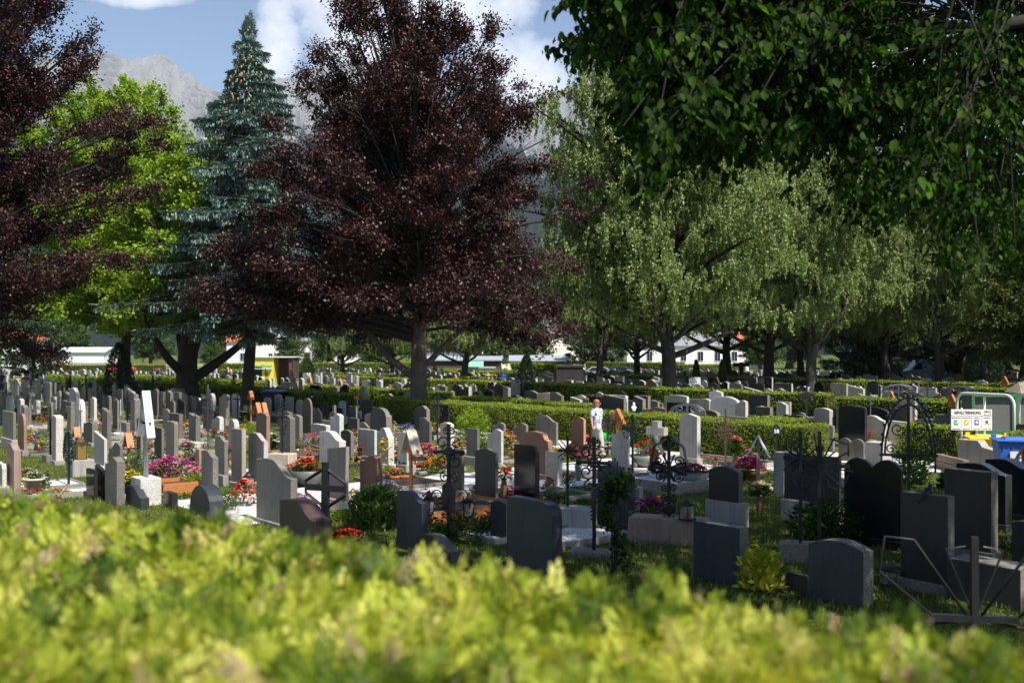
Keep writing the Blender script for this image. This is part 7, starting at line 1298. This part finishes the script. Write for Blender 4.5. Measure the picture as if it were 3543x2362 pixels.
b = thing('shoulder_bag', wp, 'cream shoulder bag on a strap worn by the woman', 'bag', None, fac); mb = MB(); mb.ball((-.17, -.2, .87), .13, 12, sy=.5, sz=.95); mb.build('pouch', 'bag', b); mb = MB(); mb.tube([(-.14, -.2, .96), (-.07, -.19, 1.15), (.06, -.14, 1.33), (.11, -.03, 1.43), (.09, .1, 1.38), (-.05, .17, 1.1), (-.14, -.02, .95)], .012, 5); mb.build('strap', 'bag', b)
wc = wp + Matrix.Rotation(fac, 3, 'Z') @ Vector((.27, -.1, 0)); t = thing('watering_can', wc, 'bright green plastic watering can held by the woman', 'watering can', None, R(20))
mb = MB(); mb.lathe([(.085, .44), (.115, .47), (.12, .62), (.09, .68), (.05, .69)], 14, (.02, 0, 0)); mb.build('body', 'can_green', t); mb = MB(); mb.tube([(.1, 0, .5), (.2, 0, .58), (.29, 0, .72)], [.03, .022, .018], 8); mb.ball((.3, 0, .735), .032, 8, sz=.7); mb.build('spout', 'can_green', t)
mb = MB(); mb.tube([(-.08, 0, .5), (-.14, 0, .6), (-.1, 0, .74), (0, 0, .79), (.06, 0, .74), (.05, 0, .68)], .014, 6); mb.build('handle', 'can_green', t)
for z, x, d, rz, h, lab, tp, lg, hr, bd in [('H', 370, 72, .4, 1.65, 'person in a bright red sleeveless shirt among the far left graves', 'cloth_red', 'cloth_dark', 'letter', .1), ('H', 25, 75, 0, 1.75, 'person in dark clothes at the left edge', 'cloth_dark', 'cloth_dark', 'letter', .1), ('E', 175, 92, 2.6, 1.75, 'person in a white shirt with grey hair seen from behind', 'cloth_white', 'cloth_white', 'zinc', .0), ('B', 940, 78, .5, 1.6, 'person in a purple top bending over a grave', 'cloth_dark', 'cloth_dark', 'hair', .25), ('E', 908, 88, 0, 1.7, 'person in black clothes near the blue lidded bin', 'cloth_dark', 'cloth_dark', 'letter', .05)]:
    q = atd(z, x, 0, d); person((q.x, q.y, 0), rz, h, lab, tp, lg, hr, False, bd)
# blackbird on the dark headstone
P, w_, tt, Yc = solve('D', 985, 1300, 1345, 1495); q = atd('D', 1160, 850, P.y - .02); t = thing('blackbird', (q.x, q.y, q.z), 'blackbird perched on top of a dark headstone in the right shade', 'bird', None, R(35))
J = [(.0, 0, .09, .045), (.035, 0, .105, .047), (.075, 0, .145, .036), (.09, 0, .175, .026), (.1, 0, .19, .022), (-.05, 0, .065, .03), (-.1, 0, .03, .014), (-.2, 0, -.04, .011, .02)]
new_skin('body', J, [(0, 1), (1, 2), (2, 3), (3, 4), (0, 5), (5, 6), (6, 7)], 'feather', t); mb = MB(); mb.tube([(.118, 0, .19), (.145, 0, .186)], [.007, .001], 6); mb.build('beak', 'icon_orange', t)
for sg in (-1, 1): mb = MB(); mb.tube([(.01, sg * .015, .06), (.015, sg * .018, .0)], .003, 4); mb.tube([(-.0, sg * .018, .002), (.035, sg * .018, .002)], .0025, 4); mb.build('leg', 'iron_rust', t)
# small angel figure on a grave behind the hedge
q = atd('F', 232, 765, 36); t = thing('angel_figure', (q.x, q.y, 0), 'small white cherub figure on a slim pedestal behind the hedge', 'statue'); mb = MB(); mb.lathe([(.12, 0), (.08, .1), (.07, .9), (.1, .95)], 10); mb.build('pedestal', 'concrete', t)
new_skin('body', [(0, 0, 1.0, .07), (0, 0, 1.15, .07), (0, 0, 1.25, .03), (0, 0, 1.34, .075), (.1, 0, 1.15, .03), (-.1, 0, 1.15, .03)], [(0, 1), (1, 2), (2, 3), (1, 4), (1, 5)], 'white', t)
# dark stone block
q = Vector(((569.5 - CX) / F * 82, 82, 0)); t = thing('stone_block', q, 'massive dark stone block with a cornice and a small cross on top', 'monument', None, 0); t.scale = (.8, .8, 1.08); mb = MB(); mb.box((0, 0, .9), (2.7, 1.8, 1.8)); mb.build('body', 'gran_d', t, bevel=.03); mb = MB(); mb.box((0, 0, 1.9), (3.0, 2.1, .2)); mb.build('cornice', 'gran_d', t, bevel=.03); mb = MB(); mb.box((.3, 0, 2.35), (.12, .12, .7)); mb.box((.3, 0, 2.45), (.4, .1, .1)); mb.build('small_cross', 'iron', t)
# ------------------------------------------------------------------ kiosk
q = Vector(((275 - CX) / F * 97, 97, 0)); t = thing('yellow_kiosk', q, 'yellow kiosk with an open dark storage bay and green lettering', 'kiosk', None, R(-3))
t.scale = (.86, .86, .93); mb = MB(); mb.box((-1.1, .1, 1.45), (2.5, 2.2, 2.9)); mb.build('yellow_wall', 'yellow', t, bevel=.01); mb = MB(); mb.box((-1.75, -1.02, 1.0), (1.15, .05, 1.9)); mb.build('counter_opening', 'dark_core', t)  # opening is a dark panel on the wall, its shade painted as colour
mb = MB(); mb.box((1.3, 1.1, 1.45), (2.3, .1, 2.9)); mb.box((2.42, 0, 1.45), (.1, 2.2, 2.9)); mb.box((2.1, -.9, 1.45), (.5, .06, 2.9)); mb.build('storage_bay', 'wood_dark', t); mb = MB(); mb.box((.1, 0, 2.97), (5.1, 2.5, .12)); mb.build('roof', 'paint_pale', t)
text('Standlinger', .5, (-1.15, -1.03, 2.0), t, 'teal', 'lettering', .01); mb = MB()
for i in range(6): mb.box((-.55, -1.01, 1.35 - i * .13), (.45 - .1 * (i % 2), .01, .04))
mb.build('price_list', 'letter', t)
mb = MB(); mb.box((-1.2, -1.2, 1.75), (2.4, .5, .05)); mb.build('awning', 'panel', t)
# ------------------------------------------------------------------ buildings
def house(p, w, dpt, hw, hr, rz, label, wall='plaster', roof='roof_grey', wins=(), ridge='x', over=.4, name='house', wsz=(1.0, 1.4), hip=False, doors=()):
    t = thing(name, p, label, 'building', 'buildings beyond the cemetery', rz)
    mb = MB(); mb.box((0, dpt / 2, hw / 2), (w, dpt, hw))
    if ridge == 'y': mb.add([(-w / 2, 0, hw), (w / 2, 0, hw), (0, 0, hw + hr * .97)], [(0, 1, 2)])
    elif not hip:
        for sx in (-1, 1): mb.add([(sx * w / 2, 0, hw), (sx * w / 2, dpt, hw), (sx * w / 2, dpt / 2, hw + hr * .97)], [(0, 1, 2)])
    mb.build('wall', wall, t); mb = MB(); o = over; zt = hw - .02
    if ridge == 'x':
        k = w * .18 if hip else 0; xa, xb = -w / 2 - o, w / 2 + o; vs = [(xa, -o, zt), (xb, -o, zt), (xb - k, dpt / 2, hw + hr), (xa + k, dpt / 2, hw + hr), (xa, dpt + o, zt), (xb, dpt + o, zt)]
    else: vs = [(-w / 2 - o, -o, zt), (-w / 2 - o, dpt + o, zt), (0, dpt + o, hw + hr), (0, -o, hw + hr), (w / 2 + o, -o, zt), (w / 2 + o, dpt + o, zt)]
    th = .16; up = [(x, y, z + th) for x, y, z in vs]; n = 6
    if ridge == 'x': mb.add(vs + up, [(0, 1, 2, 3), (4, 3, 2, 5), (6, 9, 8, 7), (10, 11, 8, 9), (0, 6, 7, 1), (4, 5, 11, 10), (0, 3, 9, 6), (3, 4, 10, 9), (1, 7, 8, 2), (2, 8, 11, 5)])
    else: mb.add(vs + up, [(0, 1, 2, 3), (4, 3, 2, 5), (6, 9, 8, 7), (10, 11, 8, 9), (0, 6, 7, 1), (4, 5, 11, 10), (0, 3, 9, 6), (3, 4, 10, 9)])
    mb.build('roof', roof, t)
    for x, z in wins:
        mb = MB(); ww, wh = wsz
        for sx in (-1, 1): mb.box((x + sx * ww / 2, -.05, z), (.06, .14, wh + .06))
        for sz in (-1, 1): mb.box((x, -.05, z + sz * wh / 2), (ww - .06, .14, .06))
        mb.box((x, -.05, z), (.03, .1, wh - .06)); f = mb.build('window', 'panel', t); mb = MB(); mb.box((x, -.015, z), (ww, .06, wh)); mb.build('pane', 'pane', f)
    return t
Xp = lambda pxx, d: (pxx - CX) / F * d
house((Xp(688, 176), 176, 0), 21.5, 11, 4.35, 2.6, 0, 'long white bungalow with a grey roof and six windows', wins=[(-8 + 1.2 + i * 3.0, 2.6) for i in range(6)], wsz=(1.0, 1.7), hip=True)
house((Xp(650, 178), 179, 0), 9, 9, 3.9, 1.6, 0, 'white annex with a door at the left of the bungalow', 'plaster', 'roof_grey', wins=[(-2, 2.2), (1.5, 2.2)])
house((Xp(730, 205), 205, 0), 14, 12, 5.5, 5.0, 0, 'house with an orange red roof behind the bungalow', 'plaster_cream', 'roof_red', wins=[(-3, 4)])
house((Xp(563, 172), 172, 0), 9.5, 13, 6.2, 3.4, R(4), 'tall cream house with a grey roof and two small windows', 'plaster_cream', 'roof_grey', wins=[(.6, 5.2), (.8, 2.6), (3.2, 4.8)], wsz=(.9, 1.2), ridge='x')
house((Xp(540, 210), 214, 0), 9, 12, 7.5, 4.5, 0, 'house with a red roof behind the cream house', 'plaster', 'roof_red', wins=[(-2, 5)])
house((Xp(505, 185), 190, 0), 9, 10, 6.2, 3.4, 0, 'grey roofed house behind the rounded green trees', 'plaster_cream', 'roof_grey', wins=[(0, 5)])
house((Xp(443, 168), 172, 0), 9, 9, 3.4, 2.4, 0, 'low white building with a brown roof behind the sheds', 'white', 'wood_dark', name='shed')
house((Xp(458, 138), 138, 0), 11.5, 5, 2.1, .5, R(-2), 'long brown wooden shed with a metal roof', 'wood_dark', 'roof_metal', name='shed')
house((Xp(540, 140), 140, 0), 8, 4, 2.0, .7, 0, 'low dark open shed left of the cream house', 'dark_core', 'roof_metal', name='shed')  # closed box; near-black wall colour stands for the shade inside
house((Xp(487, 112), 112, 0), 1.7, 1.6, 1.4, .05, 0, 'small cream concrete utility box by the green awning', 'gran_s', 'concrete', name='utility_box', over=.1)
t = thing('awning', (Xp(475, 116), 116, 0), 'small green striped awning beside the utility box', 'awning'); mb = MB(); mb.add([(-1, -.8, 1.6), (1, -.8, 1.6), (1, .5, 2.2), (-1, .5, 2.2), (-1, -.8, 1.55), (1, -.8, 1.55), (1, .5, 2.15), (-1, .5, 2.15)], [(0, 1, 2, 3), (7, 6, 5, 4), (0, 4, 5, 1), (1, 5, 6, 2), (3, 7, 4, 0)]); mb.build('cloth', 'awning', t); mb = MB(); mb.tube([(0, -.7, 0), (0, -.7, 1.6)], .03, 6); mb.build('post', 'iron_grey', t)
house((Xp(290, 185), 185, 0), 10, 8, 5.4, 3.2, 0, 'white house with dark balcony boards behind the kiosk', 'plaster', 'roof_grey', wins=[(-3.6, 2.3), (-2, 2.3), (1.2, 2.3), (3, 2.3), (1.2, 4.8)], wsz=(.8, 1.7))
house((Xp(240, 180), 182, 0), 6, 8, 5.2, 2.5, 0, 'white house behind the spruce trunk', 'white', 'roof_red', wins=[(0, 2.5)]); house((Xp(330, 190), 192, 0), 9, 8, 4.6, 2.6, 0, 'white low house right of the kiosk', 'plaster', 'roof_grey', wins=[(-2, 2), (1.5, 2)])
house((Xp(72, 176), 180, 0), 8.0, 6, 3.3, .8, 0, 'white marquee like shed above the wooden fence', 'white', 'panel', name='shed'); house((Xp(8, 160), 164, 0), 6, 6, 4.6, 2, 0, 'white house at the far left edge', 'white', 'roof_red', wins=[(0, 2.5)])
# ------------------------------------------------------------------ fences
def fence(x0, d0, x1, d1, H, label, mat='wood_old', gap=.16, solid=False, bars=False):
    p0 = Vector((Xp(x0, d0), d0, 0)); p1 = Vector((Xp(x1, d1), d1, 0)); dv = p1 - p0; L = dv.length; t = thing('fence', p0, label, 'fence', 'fences along the road', math.atan2(dv.y, dv.x)); mb = MB(); n = int(L / gap)
    for i in range(n): mb.box((i * gap, 0, H / 2 + (.06 if i % 2 else 0) * 0 + random.uniform(-.02, .02)), (.09 if not bars else .045, .03, H))
    mb.build('pickets', mat, t); mb = MB()
    for z in (.25, H - .25): mb.box((L / 2, .04, z), (L, .05, .1))
    mb.build('rails', 'white' if not solid else mat, t)
fence(52, 150, 108, 152, 1.7, 'solid grey wooden fence on the left', 'wood_old', .11, True); fence(-12, 138, 22, 140, 1.6, 'pale metal bar fence in front of the white car', 'iron_grey', .2, bars=True); fence(108, 154, 235, 158, 1.5, 'grey picket fence behind the maple trunks', 'wood_old', .2); fence(300, 152, 432, 158, 1.5, 'pale picket fence behind the long bright hedge', 'concrete', .22)
fence(536, 150, 585, 150, 1.3, 'thin white fence before the cream house', 'panel', .3, bars=True)
# ------------------------------------------------------------------ cars
def car(pxx, d, rz, mat, label, van=False):
    t = thing('delivery_van' if van else 'parked_car', (Xp(pxx, d), d, 0), label, 'van' if van else 'car', 'vehicles beyond the graves', rz); W = 1.7
    if van: body = [(-2.6, .35), (2.5, .35), (2.5, 2.3), (2.2, 2.45), (-.9, 2.45), (-1.7, 1.5), (-2.5, 1.15), (-2.65, .8)]; win = [(-1.55, 1.45), (-.6, 1.45), (-.6, 2.1), (-.95, 2.15)]; W = 1.95
    else: body = [(-2.1, .3), (2.1, .3), (2.15, .75), (1.95, .95), (1.35, 1.4), (.6, 1.5), (-.4, 1.48), (-1.1, 1.0), (-2.0, .85)]; win = [(-.9, .98), (1.55, 1.0), (1.15, 1.36), (.5, 1.42), (-.35, 1.4)]
    mb = MB(); mb.prism(body, -W / 2, W / 2); mb.build('body', mat, t, bevel=.05); mb = MB(); mb.prism(win, -W / 2 - .012, W / 2 + .012); mb.build('window', 'pane', t)
    for x in (-1.35 if not van else -1.75, 1.3 if not van else 1.6):
        for y in (-W / 2 + .08, W / 2 - .08): mb = MB(); mb.tube([(x, y - .1, .33), (x, y + .1, .33)], .33, 16); wh = mb.build('wheel', 'rubber', t); mb = MB(); sg = -1 if y < 0 else 1; mb.tube([(x, y + sg * .1, .33), (x, y + sg * .115, .33)], .2, 12); mb.build('rim', 'zinc', wh)
    for y in (-1, 1): mb = MB(); mb.box((-2.08 if not van else -2.6, y * (W / 2 - .25), .72 if not van else .95), (.08, .3, .14)); mb.build('headlight', 'panel', t)
car(925, 104, R(-4), 'van_blue', 'pale blue grey van parked behind the graves at the right', True); car(6, 142, 0, 'car_white', 'white car behind the metal fence on the left'); car(574, 128, R(180), 'car_green', 'dark green car above the dark stone block'); car(595, 122, 0, 'car_silver', 'silver car right of the dark stone block'); car(618, 126, 0, 'car_dark', 'dark blue car behind the slim birch'); car(120, 146, 0, 'car_red', 'red car behind the fence, left one'); car(147, 150, R(180), 'car_red', 'red car behind the fence, right one'); car(556, 136, R(8), 'car_red', 'red car half hidden by the tall hedge')
# street lamp by the kiosk
t = thing('street_lamp', (Xp(311, 118), 118, 0), 'slim grey lamp post right of the yellow kiosk', 'lamp post'); mb = MB(); mb.tube([(0, 0, 0), (0, 0, 3.5)], .12, 8); mb.build('post', 'concrete', t); mb = MB(); mb.lathe([(.12, 3.5), (.3, 3.7), (.35, 4.2), (.1, 4.4)], 8); mb.build('lamp_head', 'panel', t)
# ------------------------------------------------------------------ haze over the valley
mb = MB(); mb.box((0, 3000, 1000), (17000, 8400, 2002.4))
m, nt, b = newmat('haze_air'); nt.nodes.remove(b); v = N(nt, 'ShaderNodeVolumePrincipled'); v.inputs['Color'].default_value = (.75, .87, 1, 1); v.inputs['Density'].default_value = 5e-5; nt.links.new(v.outputs[0], nt.nodes['Material Output'].inputs['Volume']); MATS['haze_air'] = m
hz = mb.build('haze', 'haze_air'); hz['kind'] = 'stuff'; hz['label'] = 'thin blue air haze in front of the mountains'
